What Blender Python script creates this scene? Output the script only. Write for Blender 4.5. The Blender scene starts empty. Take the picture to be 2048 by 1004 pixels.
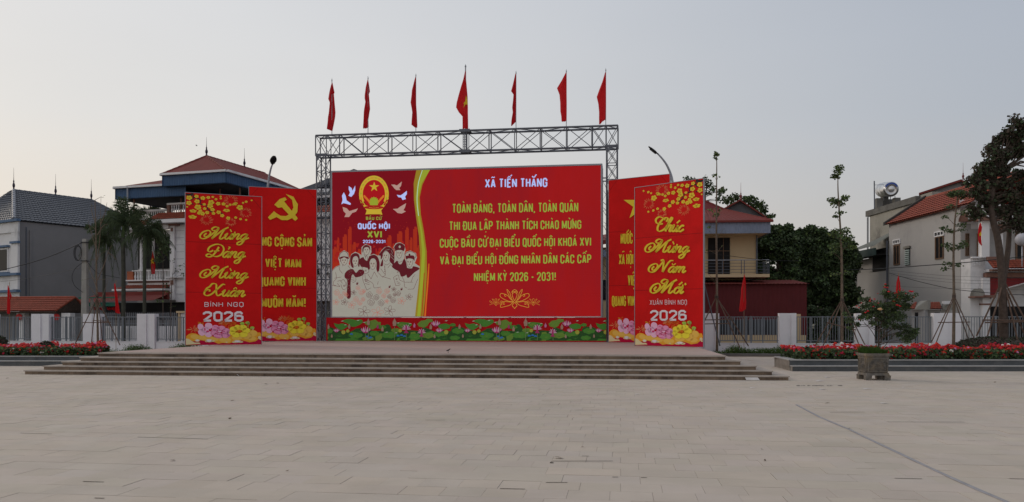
import bpy, math, random, unicodedata
from mathutils import Vector, Matrix
R = math.radians
random.seed(7)
sc = bpy.context.scene
COL = sc.collection

# ---------------------------------------------------------------- camera, sky, sun, exposure
FPX, HOR, CH = 1650.0, 640.0, 1.65          # focal length and horizon row in photograph pixels, eye height in metres
cam_d = bpy.data.cameras.new('camera'); cam = bpy.data.objects.new('camera', cam_d); COL.objects.link(cam)
cam.location = (0, 0, CH); cam.rotation_euler = (R(90), 0, 0)
cam_d.sensor_width = 36; cam_d.lens = FPX / 2048 * 36
cam_d.shift_y = (HOR - 502) / 2048
cam_d.clip_start = .1; cam_d.clip_end = 3000
sc.camera = cam

SUN_EL, SUN_AZ = R(24), R(-58)              # low hazy sun beyond the houses on the left
w = bpy.data.worlds.new('World'); sc.world = w; w.use_nodes = True
nt = w.node_tree; nt.nodes.clear()
def N(tree, t, **k):
    n = tree.nodes.new(t)
    for a, b in k.items(): setattr(n, a, b)
    return n
out = N(nt, 'ShaderNodeOutputWorld'); bg = N(nt, 'ShaderNodeBackground')
tc = N(nt, 'ShaderNodeTexCoord'); sep = N(nt, 'ShaderNodeSeparateXYZ')
nt.links.new(tc.outputs['Generated'], sep.inputs[0])
rz = N(nt, 'ShaderNodeValToRGB')
el = rz.color_ramp.elements
el[0].position = 0.0; el[0].color = (.72, .66, .60, 1)
el[1].position = .40; el[1].color = (.58, .632, .715, 1)
e = el.new(.10); e.color = (.69, .675, .65, 1)
e = el.new(.22); e.color = (.625, .662, .71, 1)
e = el.new(1.0); e.color = (.56, .61, .69, 1)
nt.links.new(sep.outputs['Z'], rz.inputs[0])
rx = N(nt, 'ShaderNodeMapRange'); rx.interpolation_type = 'SMOOTHSTEP'
nt.links.new(sep.outputs['X'], rx.inputs[0])
rx.inputs[1].default_value = -.38; rx.inputs[2].default_value = .80
mixc = N(nt, 'ShaderNodeMix', data_type='RGBA', blend_type='MULTIPLY')
mixc.inputs[0].default_value = 1
tint = N(nt, 'ShaderNodeMix', data_type='RGBA')
tint.inputs[6].default_value = (1.095, 1.03, .955, 1); tint.inputs[7].default_value = (.595, .62, .665, 1)
nt.links.new(rx.outputs[0], tint.inputs[0])
nt.links.new(rz.outputs[0], mixc.inputs[6]); nt.links.new(tint.outputs[2], mixc.inputs[7])
sky = N(nt, 'ShaderNodeTexSky', sky_type='NISHITA'); sky.sun_disc = False
sky.sun_elevation = SUN_EL; sky.sun_rotation = SUN_AZ; sky.air_density = 1.5; sky.dust_density = 6
add = N(nt, 'ShaderNodeMix', data_type='RGBA', blend_type='ADD'); add.inputs[0].default_value = .006
nt.links.new(mixc.outputs[2], add.inputs[6]); nt.links.new(sky.outputs[0], add.inputs[7])
cn = N(nt, 'ShaderNodeTexNoise'); cn.inputs['Scale'].default_value = 1.6; cn.inputs['Detail'].default_value = 3
mpc = N(nt, 'ShaderNodeMapping'); mpc.inputs['Scale'].default_value = (1, 1, 3.5)
nt.links.new(tc.outputs['Generated'], mpc.inputs[0]); nt.links.new(mpc.outputs[0], cn.inputs['Vector'])
mrc = N(nt, 'ShaderNodeMapRange'); mrc.inputs[1].default_value = .3; mrc.inputs[2].default_value = .7
mrc.inputs[3].default_value = .975; mrc.inputs[4].default_value = 1.02
nt.links.new(cn.outputs[0], mrc.inputs[0]); nt.links.new(mrc.outputs[0], bg.inputs['Strength'])
nt.links.new(add.outputs[2], bg.inputs[0]); nt.links.new(bg.outputs[0], out.inputs[0])

sd = bpy.data.lights.new('sun', 'SUN'); sun = bpy.data.objects.new('sun', sd); COL.objects.link(sun)
sd.energy = .62; sd.angle = R(14); sd.color = (1, .87, .72)
sdir = Vector((math.sin(SUN_AZ) * math.cos(SUN_EL), math.cos(SUN_AZ) * math.cos(SUN_EL), math.sin(SUN_EL)))
sun.rotation_euler = sdir.to_track_quat('Z', 'Y').to_euler(); sun.location = (0, 0, 60)
vs = sc.view_settings; vs.view_transform = 'Standard'; vs.look = 'None'; vs.exposure = 0; vs.gamma = 1
vs.use_curve_mapping = False

# ---------------------------------------------------------------- materials
MATS = {}
def mat(name, c, rough=.8, var=.12, scale=3.0, bump=0.0, bscale=40.0, metal=0.0, emit=0.0, dirt=None, dscale=.6,
        tintattr=False, stretch=None, spec=.3, trans=0.0, dthr=(.5, .75)):
    if name in MATS: return MATS[name]
    m = bpy.data.materials.new(name); m.use_nodes = True; t = m.node_tree
    b = t.nodes['Principled BSDF']
    b.inputs['Roughness'].default_value = rough; b.inputs['Metallic'].default_value = metal
    b.inputs['Specular IOR Level'].default_value = spec
    co = N(t, 'ShaderNodeNewGeometry'); src = co.outputs['Position']
    if stretch:
        mp = N(t, 'ShaderNodeMapping'); mp.inputs['Scale'].default_value = stretch
        t.links.new(src, mp.inputs[0]); src = mp.outputs[0]
    n = N(t, 'ShaderNodeTexNoise'); n.inputs['Scale'].default_value = scale; n.inputs['Detail'].default_value = 5
    n.inputs['Roughness'].default_value = .62
    t.links.new(src, n.inputs['Vector'])
    mr = N(t, 'ShaderNodeMapRange'); mr.inputs[1].default_value = .3; mr.inputs[2].default_value = .7
    mr.inputs[3].default_value = 1 - var; mr.inputs[4].default_value = 1 + var
    t.links.new(n.outputs[0], mr.inputs[0])
    mx = N(t, 'ShaderNodeMix', data_type='RGBA', blend_type='MULTIPLY'); mx.inputs[0].default_value = 1
    mx.inputs[6].default_value = (*c, 1); t.links.new(mr.outputs[0], mx.inputs[7])
    col = mx.outputs[2]
    if dirt:
        n2 = N(t, 'ShaderNodeTexNoise'); n2.inputs['Scale'].default_value = dscale; n2.inputs['Detail'].default_value = 7
        n2.inputs['Roughness'].default_value = .7
        t.links.new(src, n2.inputs['Vector'])
        m2 = N(t, 'ShaderNodeMapRange'); m2.inputs[1].default_value = dthr[0]; m2.inputs[2].default_value = dthr[1]
        t.links.new(n2.outputs[0], m2.inputs[0])
        mx2 = N(t, 'ShaderNodeMix', data_type='RGBA'); t.links.new(m2.outputs[0], mx2.inputs[0])
        t.links.new(col, mx2.inputs[6]); mx2.inputs[7].default_value = (*dirt, 1); col = mx2.outputs[2]
    if tintattr:
        at = N(t, 'ShaderNodeAttribute', attribute_name='tint')
        mx3 = N(t, 'ShaderNodeMix', data_type='RGBA', blend_type='MULTIPLY'); mx3.inputs[0].default_value = 1
        t.links.new(col, mx3.inputs[6]); t.links.new(at.outputs['Color'], mx3.inputs[7]); col = mx3.outputs[2]
    if emit:
        b.inputs['Base Color'].default_value = (.004, .004, .004, 1); b.inputs['Specular IOR Level'].default_value = .03
        t.links.new(col, b.inputs['Emission Color']); b.inputs['Emission Strength'].default_value = emit
    else:
        t.links.new(col, b.inputs['Base Color'])
    if bump:
        n3 = N(t, 'ShaderNodeTexNoise'); n3.inputs['Scale'].default_value = bscale; n3.inputs['Detail'].default_value = 4
        t.links.new(src, n3.inputs['Vector'])
        bp = N(t, 'ShaderNodeBump'); bp.inputs['Strength'].default_value = bump; bp.inputs['Distance'].default_value = .02
        t.links.new(n3.outputs[0], bp.inputs['Height']); t.links.new(bp.outputs[0], b.inputs['Normal'])
    if trans:
        b.inputs['Subsurface Weight'].default_value = 0
        tr = N(t, 'ShaderNodeBsdfTranslucent'); t.links.new(col, tr.inputs[0])
        ms = N(t, 'ShaderNodeMixShader'); ms.inputs[0].default_value = trans
        t.links.new(b.outputs[0], ms.inputs[1]); t.links.new(tr.outputs[0], ms.inputs[2])
        t.links.new(ms.outputs[0], t.nodes['Material Output'].inputs[0])
    MATS[name] = m; return m

def s2l(r, g, b):
    f = lambda v: (v / 255 / 12.92) if v <= 10 else ((v / 255 + .055) / 1.055) ** 2.4
    return (f(r), f(g), f(b))

# ---------------------------------------------------------------- mesh builder
class MB:
    def __init__(s): s.v = []; s.f = []; s.m = []; s.t = []
    def add(s, vs_, fs_, mi=0, tint=1.0):
        o = len(s.v); s.v += [tuple(p) for p in vs_]
        for f in fs_: s.f.append([i + o for i in f]); s.m.append(mi); s.t.append(tint)
        return s
    def quad(s, a, b, c, d, mi=0, tint=1.0): return s.add([a, b, c, d], [(0, 1, 2, 3)], mi, tint)
    def poly(s, pts, mi=0, tint=1.0): return s.add(pts, [tuple(range(len(pts)))], mi, tint)
    def hexa(s, p, mi=0, tint=1.0):      # 4 bottom (ccw from above), 4 top
        return s.add(p, [(3, 2, 1, 0), (4, 5, 6, 7), (0, 1, 5, 4), (1, 2, 6, 5), (2, 3, 7, 6), (3, 0, 4, 7)], mi, tint)
    def box(s, x0, x1, y0, y1, z0, z1, fr=None, mi=0, tint=1.0):
        g = fr.p if fr else (lambda a, b, c: (a, b, c))
        return s.hexa([g(x0, y0, z0), g(x1, y0, z0), g(x1, y1, z0), g(x0, y1, z0),
                       g(x0, y0, z1), g(x1, y0, z1), g(x1, y1, z1), g(x0, y1, z1)], mi, tint)
    def tube(s, pts, r, n=6, mi=0, cap=True):
        pts = [Vector(p) for p in pts]; k = len(pts)
        rr = r if isinstance(r, (list, tuple)) else [r] * k
        vv = []
        for i, p in enumerate(pts):
            d = (pts[min(i + 1, k - 1)] - pts[max(i - 1, 0)])
            if d.length < 1e-9: d = Vector((0, 0, 1))
            d.normalize()
            a = d.cross(Vector((0, 1, 0))) if abs(d.y) < .9 else d.cross(Vector((1, 0, 0)))
            a.normalize(); b = d.cross(a)
            for j in range(n):
                q = 2 * math.pi * j / n
                vv.append(p + (a * math.cos(q) + b * math.sin(q)) * rr[i])
        ff = [(i * n + j, i * n + (j + 1) % n, (i + 1) * n + (j + 1) % n, (i + 1) * n + j) for i in range(k - 1) for j in range(n)]
        if cap: ff += [tuple(range(n - 1, -1, -1)), tuple((k - 1) * n + j for j in range(n))]
        return s.add(vv, ff, mi)
    def lathe(s, c, prof, n=12, mi=0, rot=None):
        vv = []; c = Vector(c)
        for (r, z) in prof:
            for j in range(n):
                q = 2 * math.pi * j / n; p = Vector((r * math.cos(q), r * math.sin(q), z))
                if rot: p = rot @ p
                vv.append(c + p)
        k = len(prof)
        ff = [(i * n + j, i * n + (j + 1) % n, (i + 1) * n + (j + 1) % n, (i + 1) * n + j) for i in range(k - 1) for j in range(n)]
        ff += [tuple(range(n - 1, -1, -1)), tuple((k - 1) * n + j for j in range(n))]
        return s.add(vv, ff, mi)
    def blob(s, c, r, n=8, k=5, jit=.12, mi=0):
        prof = []
        vv = []; c = Vector(c)
        for i in range(k + 1):
            th = math.pi * i / k
            for j in range(n):
                q = 2 * math.pi * j / n
                w_ = 1 + random.uniform(-jit, jit)
                vv.append(c + Vector((r[0] * math.sin(th) * math.cos(q) * w_, r[1] * math.sin(th) * math.sin(q) * w_, -r[2] * math.cos(th) * w_)))
        ff = [(i * n + j, i * n + (j + 1) % n, (i + 1) * n + (j + 1) % n, (i + 1) * n + j) for i in range(k) for j in range(n)]
        return s.add(vv, ff, mi)

BASE = {}
def props(o, label=None, cat=None, group=None, kind=None):
    if label: o['label'] = label
    if cat: o['category'] = cat
    if group: o['group'] = group
    if kind: o['kind'] = kind
    return o
def thing(name, loc, label, cat, group=None):
    o = bpy.data.objects.new(name, None); COL.objects.link(o); o.location = loc; o.empty_display_size = .2
    BASE[o.name] = Vector(loc); return props(o, label, cat, group)
def build(name, mb, mats, parent=None, label=None, cat=None, group=None, kind=None, smooth=False, tint=False):
    me = bpy.data.meshes.new(name)
    if parent is not None: o0 = BASE[parent.name]
    else:
        xs = [v[0] for v in mb.v]; ys = [v[1] for v in mb.v]; zs = [v[2] for v in mb.v]
        o0 = Vector(((min(xs) + max(xs)) / 2, (min(ys) + max(ys)) / 2, min(zs)))
    me.from_pydata([(v[0] - o0.x, v[1] - o0.y, v[2] - o0.z) for v in mb.v], [], mb.f)
    if not isinstance(mats, (list, tuple)): mats = [mats]
    for m in mats: me.materials.append(m)
    if len(mats) > 1: me.polygons.foreach_set('material_index', mb.m)
    if smooth: me.polygons.foreach_set('use_smooth', [True] * len(mb.f))
    if tint:
        at = me.attributes.new('tint', 'FLOAT_COLOR', 'FACE')
        fl = []
        for q in mb.t: fl += ([q, q, q, 1] if not isinstance(q, tuple) else [*q, 1])
        at.data.foreach_set('color', fl)
    me.update()
    o = bpy.data.objects.new(name, me); COL.objects.link(o)
    if parent is not None: o.parent = parent; BASE[o.name] = o0.copy()
    else: o.location = o0; BASE[o.name] = o0.copy()
    return props(o, label, cat, group, kind)
def inst(name, src, parent, off, rotz=0.0):
    """another object sharing src's mesh; off is relative to the parent's base"""
    o = bpy.data.objects.new(name, src.data); COL.objects.link(o); o.parent = parent
    o.location = off; o.rotation_euler = (0, 0, rotz); BASE[o.name] = BASE[parent.name]; return o
def dup_tree(root, delta, label=None, rotz=None):
    r = root.copy(); COL.objects.link(r); r.location = root.location + Vector(delta)
    if rotz is not None: r.rotation_euler = (0, 0, rotz)
    if label: r['label'] = label
    BASE[r.name] = Vector(r.location)
    for ch in list(root.children):
        c = ch.copy(); COL.objects.link(c); c.parent = r
        for g in list(ch.children):
            d = g.copy(); COL.objects.link(d); d.parent = c
    return r

class F:      # local frame: u along a wall, v into depth, z up
    def __init__(s, o, d):
        s.o = Vector((o[0], o[1], o[2] if len(o) > 2 else 0)); d = Vector((d[0], d[1], 0)).normalized()
        s.u = d; s.n = Vector((-d.y, d.x, 0))
    def p(s, u, v, z): return s.o + s.u * u + s.n * v + Vector((0, 0, z))
def P(px, py, Y): return Vector(((px - 1024) / FPX * Y, Y, CH + (HOR - py) / FPX * Y))
def G(px, py, z=0.0):
    Y = (CH - z) * FPX / (py - HOR); return Vector(((px - 1024) / FPX * Y, Y, z))
def XatY(px, Y): return (px - 1024) / FPX * Y
def catmull(pts, k=5):
    pts = [Vector(p) for p in pts]
    if len(pts) < 3: return pts
    q = [pts[0] * 2 - pts[1]] + pts + [pts[-1] * 2 - pts[-2]]; o = []
    for i in range(1, len(q) - 2):
        a, b, c, d = q[i - 1:i + 3]
        for j in range(k):
            t = j / k
            o.append(.5 * ((2 * b) + (c - a) * t + (2 * a - 5 * b + 4 * c - d) * t * t + (3 * b - a - 3 * c + d) * t ** 3))
    o.append(pts[-1]); return o

# ---------------------------------------------------------------- flat print on a vertical panel
class Panel:
    """vertical panel through ground points A (left) and B (right); art is laid out in its own plane"""
    def __init__(s, A, B, z0, z1):
        s.A = Vector((A[0], A[1], 0)); s.B = Vector((B[0], B[1], 0)); s.z0 = z0; s.z1 = z1
        s.W = (s.B - s.A).length; s.u = (s.B - s.A) / s.W; s.n = Vector((s.u.y, -s.u.x, 0))   # n towards the viewer
        s.fr = F(s.A, s.u)
    def uz(s, px, py):
        dx = (px - 1024) / FPX
        t = (s.A.x - s.A.y * dx) / (s.u.y * dx - s.u.x); pt = s.A + s.u * t
        return t, CH + (HOR - py) / FPX * pt.y
    def at(s, u, z, lift): return s.A + s.u * u + s.n * lift + Vector((0, 0, z))
class Art:
    """collects flat coloured shapes, each colour its own mesh a few millimetres proud"""
    def __init__(s, panel, conv, lift0=.006):
        s.pn = panel; s.c = conv; s.k = 0; s.lift = lift0; s.by = {}; s.order = []
    def layer(s): s.lift += .0025
    sub = None; n_ = 0
    def new(s, word): Art.n_ += 1; s.sub = (word, Art.n_)
    def _mb(s, name):
        if s.sub: name = (name,) + s.sub
        if name not in s.by: s.by[name] = MB(); s.order.append(name)
        return s.by[name]
    def pt(s, p): u, z = s.c(p[0], p[1]); return s.pn.at(u, z, s.lift)
    def poly(s, name, pts, up=True):
        from mathutils.geometry import tessellate_polygon
        P3 = [s.pt(p) for p in pts]; 
        fl = [Vector((*s.c(p[0], p[1]), 0)) for p in pts]
        mb = s._mb(name); tr = tessellate_polygon([fl]); ff = []
        for a, b, c in tr:
            cr = (fl[b] - fl[a]).cross(fl[c] - fl[a]).z
            ff.append((a, b, c) if cr > 0 else (a, c, b))
        mb.add(P3, ff)
    def ell(s, name, x, y, rx_, ry_=None, n=14, rot=0, jit=0):
        ry_ = ry_ or rx_; pts = []
        for i in range(n):
            q = 2 * math.pi * i / n; k = 1 + (random.uniform(-jit, jit) if jit else 0)
            a, b = rx_ * math.cos(q) * k, ry_ * math.sin(q) * k
            pts.append((x + a * math.cos(rot) - b * math.sin(rot), y + a * math.sin(rot) + b * math.cos(rot)))
        s.poly(name, pts)
    def star(s, name, x, y, r, ri=.382, n=5, rot=0):
        pts = []
        for i in range(2 * n):
            q = -math.pi / 2 + math.pi * i / n + rot; rr = r if i % 2 == 0 else r * ri
            pts.append((x + rr * math.cos(q), y + rr * math.sin(q)))
        s.poly(name, pts)
    def stroke(s, name, pts, w_, closed=False, smooth=False, calli=None, round_=False):
        if smooth: pts = [(p.x, p.y) for p in catmull([Vector((a, b)) for a, b in pts], 5)]
        elif len(pts) > 2:          # sharp turns end one stroke and start the next
            for i in range(1, len(pts) - 1):
                d1 = (pts[i][0] - pts[i - 1][0], pts[i][1] - pts[i - 1][1]); d2 = (pts[i + 1][0] - pts[i][0], pts[i + 1][1] - pts[i][1])
                l_ = math.hypot(*d1) * math.hypot(*d2) or 1e-9
                if (d1[0] * d2[0] + d1[1] * d2[1]) / l_ < .15:
                    c_ = (d1[0] * d2[0] + d1[1] * d2[1]) / l_; A_, B_ = list(pts[:i + 1]), list(pts[i:])
                    if c_ > -.3:      # square corner: run both strokes on by half a width
                        l1_, l2_ = math.hypot(*d1), math.hypot(*d2)
                        A_[-1] = (A_[-1][0] + d1[0] / l1_ * w_ / 2, A_[-1][1] + d1[1] / l1_ * w_ / 2); B_[0] = (B_[0][0] - d2[0] / l2_ * w_ / 2, B_[0][1] - d2[1] / l2_ * w_ / 2)
                    s.stroke(name, A_, w_, calli=calli); s.stroke(name, B_, w_, calli=calli); return
        k = len(pts); L = []; Rr = []
        for i in range(k):
            a = pts[(i - 1) % k] if (closed or i > 0) else pts[i]; b = pts[(i + 1) % k] if (closed or i < k - 1) else pts[i]
            c = pts[i]
            d1 = (c[0] - a[0], c[1] - a[1]); d2 = (b[0] - c[0], b[1] - c[1])
            l1 = math.hypot(*d1) or 1e-9; l2 = math.hypot(*d2) or 1e-9
            if a is c or l1 < 1e-6: d1 = d2; l1 = l2
            if b is c or l2 < 1e-6: d2 = d1; l2 = l1
            n1 = (-d1[1] / l1, d1[0] / l1); n2 = (-d2[1] / l2, d2[0] / l2)
            m = (n1[0] + n2[0], n1[1] + n2[1]); ml = math.hypot(*m)
            if ml < .3: m = n1; sc_ = 1
            else: m = (m[0] / ml, m[1] / ml); sc_ = min(1 / max(m[0] * n1[0] + m[1] * n1[1], .5), 1.6)
            ww = w_
            if calli:
                dx, dy = -m[1], m[0]          # stroke direction in photo pixels (y down)
                ww = w_ * (calli[0] + (1 - calli[0]) * abs(dx * calli[1] + dy * calli[2]))
            h = ww / 2 * sc_
            L.append((c[0] + m[0] * h, c[1] + m[1] * h)); Rr.append((c[0] - m[0] * h, c[1] - m[1] * h))
        mb = s._mb(name); rng = range(k if closed else k - 1)
        for i in rng:
            j = (i + 1) % k
            q = [L[i], L[j], Rr[j], Rr[i]]; p3 = [s.pt(p) for p in q]
            mb.add(p3, [(0, 1, 2, 3)])
    def finish(s, parent, mats, names=None):
        for nm in s.order:
            if isinstance(nm, tuple): build(nm[1], s.by[nm], mats[nm[0]], parent)
            else:
                o = build((names or {}).get(nm, nm), s.by[nm], mats[nm], parent)
                o['kind'] = 'stuff'

# condensed block capitals as centre-line strokes in a unit square
_C = [(1, .68), (1, .86), (.72, 1), (.28, 1), (0, .86), (0, .14), (.28, 0), (.72, 0), (1, .14), (1, .32)]
_O = [(0, .14), (0, .86), (.28, 1), (.72, 1), (1, .86), (1, .14), (.72, 0), (.28, 0), (0, .14)]
GL = {
 'A': (1.05, [[(0, 0), (.5, 1), (1, 0)], [(.2, .26), (.8, .26)]]),
 'B': (1, [[(0, 0), (0, 1), (.7, 1), (.97, .87), (.97, .66), (.7, .53), (0, .53)], [(.7, .53), (1, .4), (1, .14), (.7, 0), (0, 0)]]),
 'C': (1, [_C]), 'G': (1, [_C + [(1, .46), (.6, .46)]]), 'O': (1, [_O]), '0': (1, [_O]),
 'Q': (1, [_O, [(.6, .2), (1.1, -.14)]]),
 'D': (1, [[(0, 0), (0, 1), (.66, 1), (1, .84), (1, .16), (.66, 0), (0, 0)]]),
 'E': (.85, [[(1, 0), (0, 0), (0, 1), (1, 1)], [(0, .52), (.85, .52)]]),
 'H': (1, [[(0, 0), (0, 1)], [(1, 0), (1, 1)], [(0, .52), (1, .52)]]),
 'I': (.1, [[(.5, 0), (.5, 1)]]), 'K': (1.02, [[(0, 0), (0, 1)], [(1, 1), (.05, .42)], [(.3, .6), (1, 0)]]),
 'L': (.8, [[(0, 1), (0, 0), (1, 0)]]),
 'M': (1.35, [[(0, 0), (0, 1), (.5, .1), (1, 1), (1, 0)]]), 'N': (1.05, [[(0, 0), (0, 1), (1, 0), (1, 1)]]),
 'P': (1, [[(0, 0), (0, 1), (.7, 1), (1, .87), (1, .6), (.7, .45), (0, .45)]]),
 'S': (1, [[(1, .74), (1, .87), (.72, 1), (.28, 1), (0, .87), (0, .68), (.3, .54), (.7, .46), (1, .32), (1, .13), (.72, 0), (.28, 0), (0, .13), (0, .26)]]),
 'T': (1, [[(0, 1), (1, 1)], [(.5, 1), (.5, 0)]]),
 'U': (1, [[(0, 1), (0, .14), (.28, 0), (.72, 0), (1, .14), (1, 1)]]),
 'V': (1.05, [[(0, 1), (.5, 0), (1, 1)]]), 'X': (1.05, [[(0, 0), (1, 1)], [(0, 1), (1, 0)]]),
 'Y': (1.05, [[(0, 1), (.5, .45), (1, 1)], [(.5, .45), (.5, 0)]]),
 '1': (.5, [[(0, .8), (.8, 1), (.8, 0)]]),
 '2': (1, [[(0, .74), (0, .86), (.28, 1), (.72, 1), (1, .86), (1, .64), (0, 0), (1, 0)]]),
 '3': (1, [[(0, .8), (.28, 1), (.72, 1), (1, .86), (1, .66), (.75, .54), (.4, .54)], [(.75, .54), (1, .4), (1, .14), (.72, 0), (.28, 0), (0, .18)]]),
 '6': (1, [[(1, .8), (.72, 1), (.28, 1), (0, .86), (0, .14), (.28, 0), (.72, 0), (1, .14), (1, .45), (.72, .58), (.28, .58), (0, .44)]]),
 '!': (.1, [[(.5, 1), (.5, .33)], [(.5, .13), (.5, 0)]]), '-': (.6, [[(0, .42), (1, .42)]]), ',': (.15, [[(.6, .06), (.2, -.16)]]),
 ' ': (.45, []),
}
def marks(base, mk, w0, w1, t):
    """diacritics in glyph units; returns strokes, thinner than the letter"""
    c = (w0 + w1) / 2; o = []; top = 1.0
    two = len([m for m in mk if m in '\u0301\u0300\u0309\u0303']) and any(m in '\u0302\u0306' for m in mk)
    hw = .17
    for m in mk:
        if m == '\u0302': o.append([(c - hw, 1.08), (c, 1.22), (c + hw, 1.08)])
        elif m == '\u0306': o.append([(c - hw, 1.22), (c - .09, 1.11), (c + .09, 1.11), (c + hw, 1.22)])
        elif m == '\u031b': o.append([(w1 - .02, .95), (w1 + .14, 1.0), (w1 + .16, 1.15)])
        elif m == '\u0323': o.append([(c, -.14), (c, -.25)])
        else:
            x = c + (.2 if two else 0); y = 1.24 if two else 1.1
            if m == '\u0301': o.append([(x - .05, y), (x + .1, y + .15)])
            if m == '\u0300': o.append([(x - .1, y + .15), (x + .05, y)])
            if m == '\u0309': o.append([(x - .08, y + .16), (x + .06, y + .14), (x, y)])
            if m == '\u0303': o.append([(x - .18, y), (x - .08, y + .09), (x + .06, y + .02), (x + .17, y + .1)])
    return o
def block_text(art, name, txt, x0, x1, yl, yr, hl, hr=None, t=.15, gw=.30, gap=.1, shear=0):
    """capitals filling x0..x1; baseline yl..yr, cap height hl..hr (art units, y down)"""
    hr = hr or hl; items = []; x = 0
    for ch in txt:
        if ch == 'Đ': b, mk = 'D', ['bar']
        else:
            d = unicodedata.normalize('NFD', ch); b, mk = d[0], list(d[1:])
        gwid, st = GL[b]
        if b == ' ': x += gw * .75 + gap * .2; continue
        wd = gwid * gw; inner = [[(x + t / 2 + px * wd, t / 2 + py * (1 - t)) for px, py in s_] for s_ in st]
        full = wd + t
        if 'bar' in mk: inner.append([(x - .07, .5), (x + t / 2 + wd * .45, .5)]); mk = []
        items.append((inner, marks(b, mk, x, x + full, t))); x += full + gap
    tot = x - gap; S = (x1 - x0) / tot
    def mp(p):
        f = p[0] / tot; h = hl + (hr - hl) * f
        return (x0 + p[0] * S + shear * p[1] * h, yl + (yr - yl) * f - p[1] * h)
    h0 = (hl + hr) / 2
    def draw(stk, tx, ty):
        for s_ in stk:
            q = [mp(p) for p in s_]
            horiz = all(abs(a[1] - b[1]) < abs(a[0] - b[0]) for a, b in zip(q, q[1:]))
            art.stroke(name, q, (ty * h0 if horiz else tx * S), closed=False)
    for inner, mks in items:
        if name != 'shade': art.new('letter' if name != 'edge' else 'letter_edge')
        draw(inner, t, t * .95)
        if mks: draw(mks, t * .72, t * .62)
    art.sub = None

# brush script: x-height 1, capitals about 2
SG = {
 'u': (.95, [[(-.15, .6), (.1, 1), (.03, .35), (.2, 0), (.45, .15), (.66, .6), (.72, 1)], [(.72, 1), (.64, .3), (.78, 0), (1.1, .4)]]),
 'n': (1.0, [[(-.1, .7), (.12, 1), (.12, .5), (.06, 0)], [(.1, .3), (.38, .88), (.62, 1), (.72, .8), (.64, .25), (.78, 0), (1.1, .4)]]),
 'm': (1.5, [[(-.1, .7), (.12, 1), (.12, .5), (.06, 0)], [(.1, .3), (.36, .9), (.56, 1), (.64, .8), (.56, 0)], [(.6, .3), (.86, .9), (1.08, 1), (1.16, .8), (1.1, .25), (1.24, 0), (1.55, .35)]]),
 'g': (1.0, [[(.74, .85), (.5, 1), (.14, .7), (.08, .25), (.32, 0), (.62, .35), (.78, 1)], [(.78, 1), (.68, .1), (.52, -.75), (.15, -.95), (-.05, -.65), (.35, -.25), (1.15, .35)]]),
 'a': (1.0, [[(.74, .85), (.5, 1), (.14, .7), (.08, .25), (.32, 0), (.62, .35), (.78, 1)], [(.78, 1), (.68, .3), (.82, 0), (1.12, .4)]]),
 'c': (.8, [[(.68, .8), (.5, 1), (.14, .65), (.12, .2), (.38, 0), (.85, .4)]]),
 'h': (1.0, [[(-.1, .5), (.35, 1.5), (.5, 2.0), (.34, 2.15), (.2, 1.7), (.06, 0)], [(.1, .3), (.38, .88), (.62, 1), (.72, .8), (.64, .25), (.78, 0), (1.1, .4)]]),
 'o': (.9, [[(.5, 1), (.14, .7), (.1, .2), (.4, 0), (.74, .35), (.7, .85), (.48, 1), (.62, .75), (1.05, .75)]]),
 'i': (.5, [[(-.1, .5), (.16, 1), (.08, .3), (.22, 0), (.5, .35)]]),
 'M': (2.35, [[(-.25, .95), (-.42, .6), (-.2, .3), (.15, .5), (.25, 1.05), (-.15, 1.45), (-.75, 1.15), (-.95, .5), (-.6, 0), (-.05, .1), (.55, .85), (1.05, 1.95)],
   [(.95, 1.55), (.5, 1.45), (.2, 1.75), (.5, 2.1), (1.05, 2.0)],
   [(1.05, 1.95), (.95, 1.1), (.72, .0)], [(.72, 0), (1.3, 1.0), (1.75, 1.7), (2.25, 2.1)], [(1.85, 1.8), (1.72, .9), (1.72, .15), (1.95, 0), (2.3, .4)]]),
 'N': (2.0, [[(-.25, .95), (-.42, .6), (-.2, .3), (.15, .5), (.25, 1.05), (-.15, 1.4), (-.75, 1.1), (-.9, .45), (-.5, 0), (.05, .1), (.45, .85), (.85, 1.9)],
   [(.85, 1.9), (1.05, 1.0), (1.25, .05)], [(1.25, .05), (1.45, 1.1), (1.75, 1.9), (2.2, 2.0)], [(.4, 1.9), (.65, 2.1), (.85, 1.9)]]),
 'D': (1.7, [[(.75, 1.7), (.6, .9), (.3, .15), (-.2, -.02), (-.5, .25), (-.2, .5), (.4, .2), (1.0, .1), (1.5, .5), (1.55, 1.3), (1.1, 1.95), (.3, 2.15), (-.45, 1.7), (-.55, 1.1), (-.2, .85), (.15, 1.1)],
   [(.3, .95), (1.0, 1.1)]]),
 'X': (1.8, [[(-.3, 1.5), (-.1, 2.0), (.4, 1.95), (.65, 1.3), (.9, .5), (1.25, .05), (1.7, .4)],
   [(1.65, 1.9), (1.3, 1.95), (.85, 1.2), (.35, .3), (-.2, .0), (-.65, .3), (-.6, .9), (-.2, 1.0), (-.05, .7)],
   [(-.3, 1.5), (-.6, 1.2), (-.7, .6)]]),
 'C': (1.6, [[(1.35, 1.5), (1.45, 1.95), (1.1, 2.1), (.6, 1.7), (.3, .9), (.4, .2), (.85, 0), (1.35, .3), (1.65, .7)],
   [(.9, 1.2), (.5, 1.1), (-.1, 1.3), (-.35, 1.8), (.0, 2.2), (.6, 2.05), (1.1, 1.75)]]),
}
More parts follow.
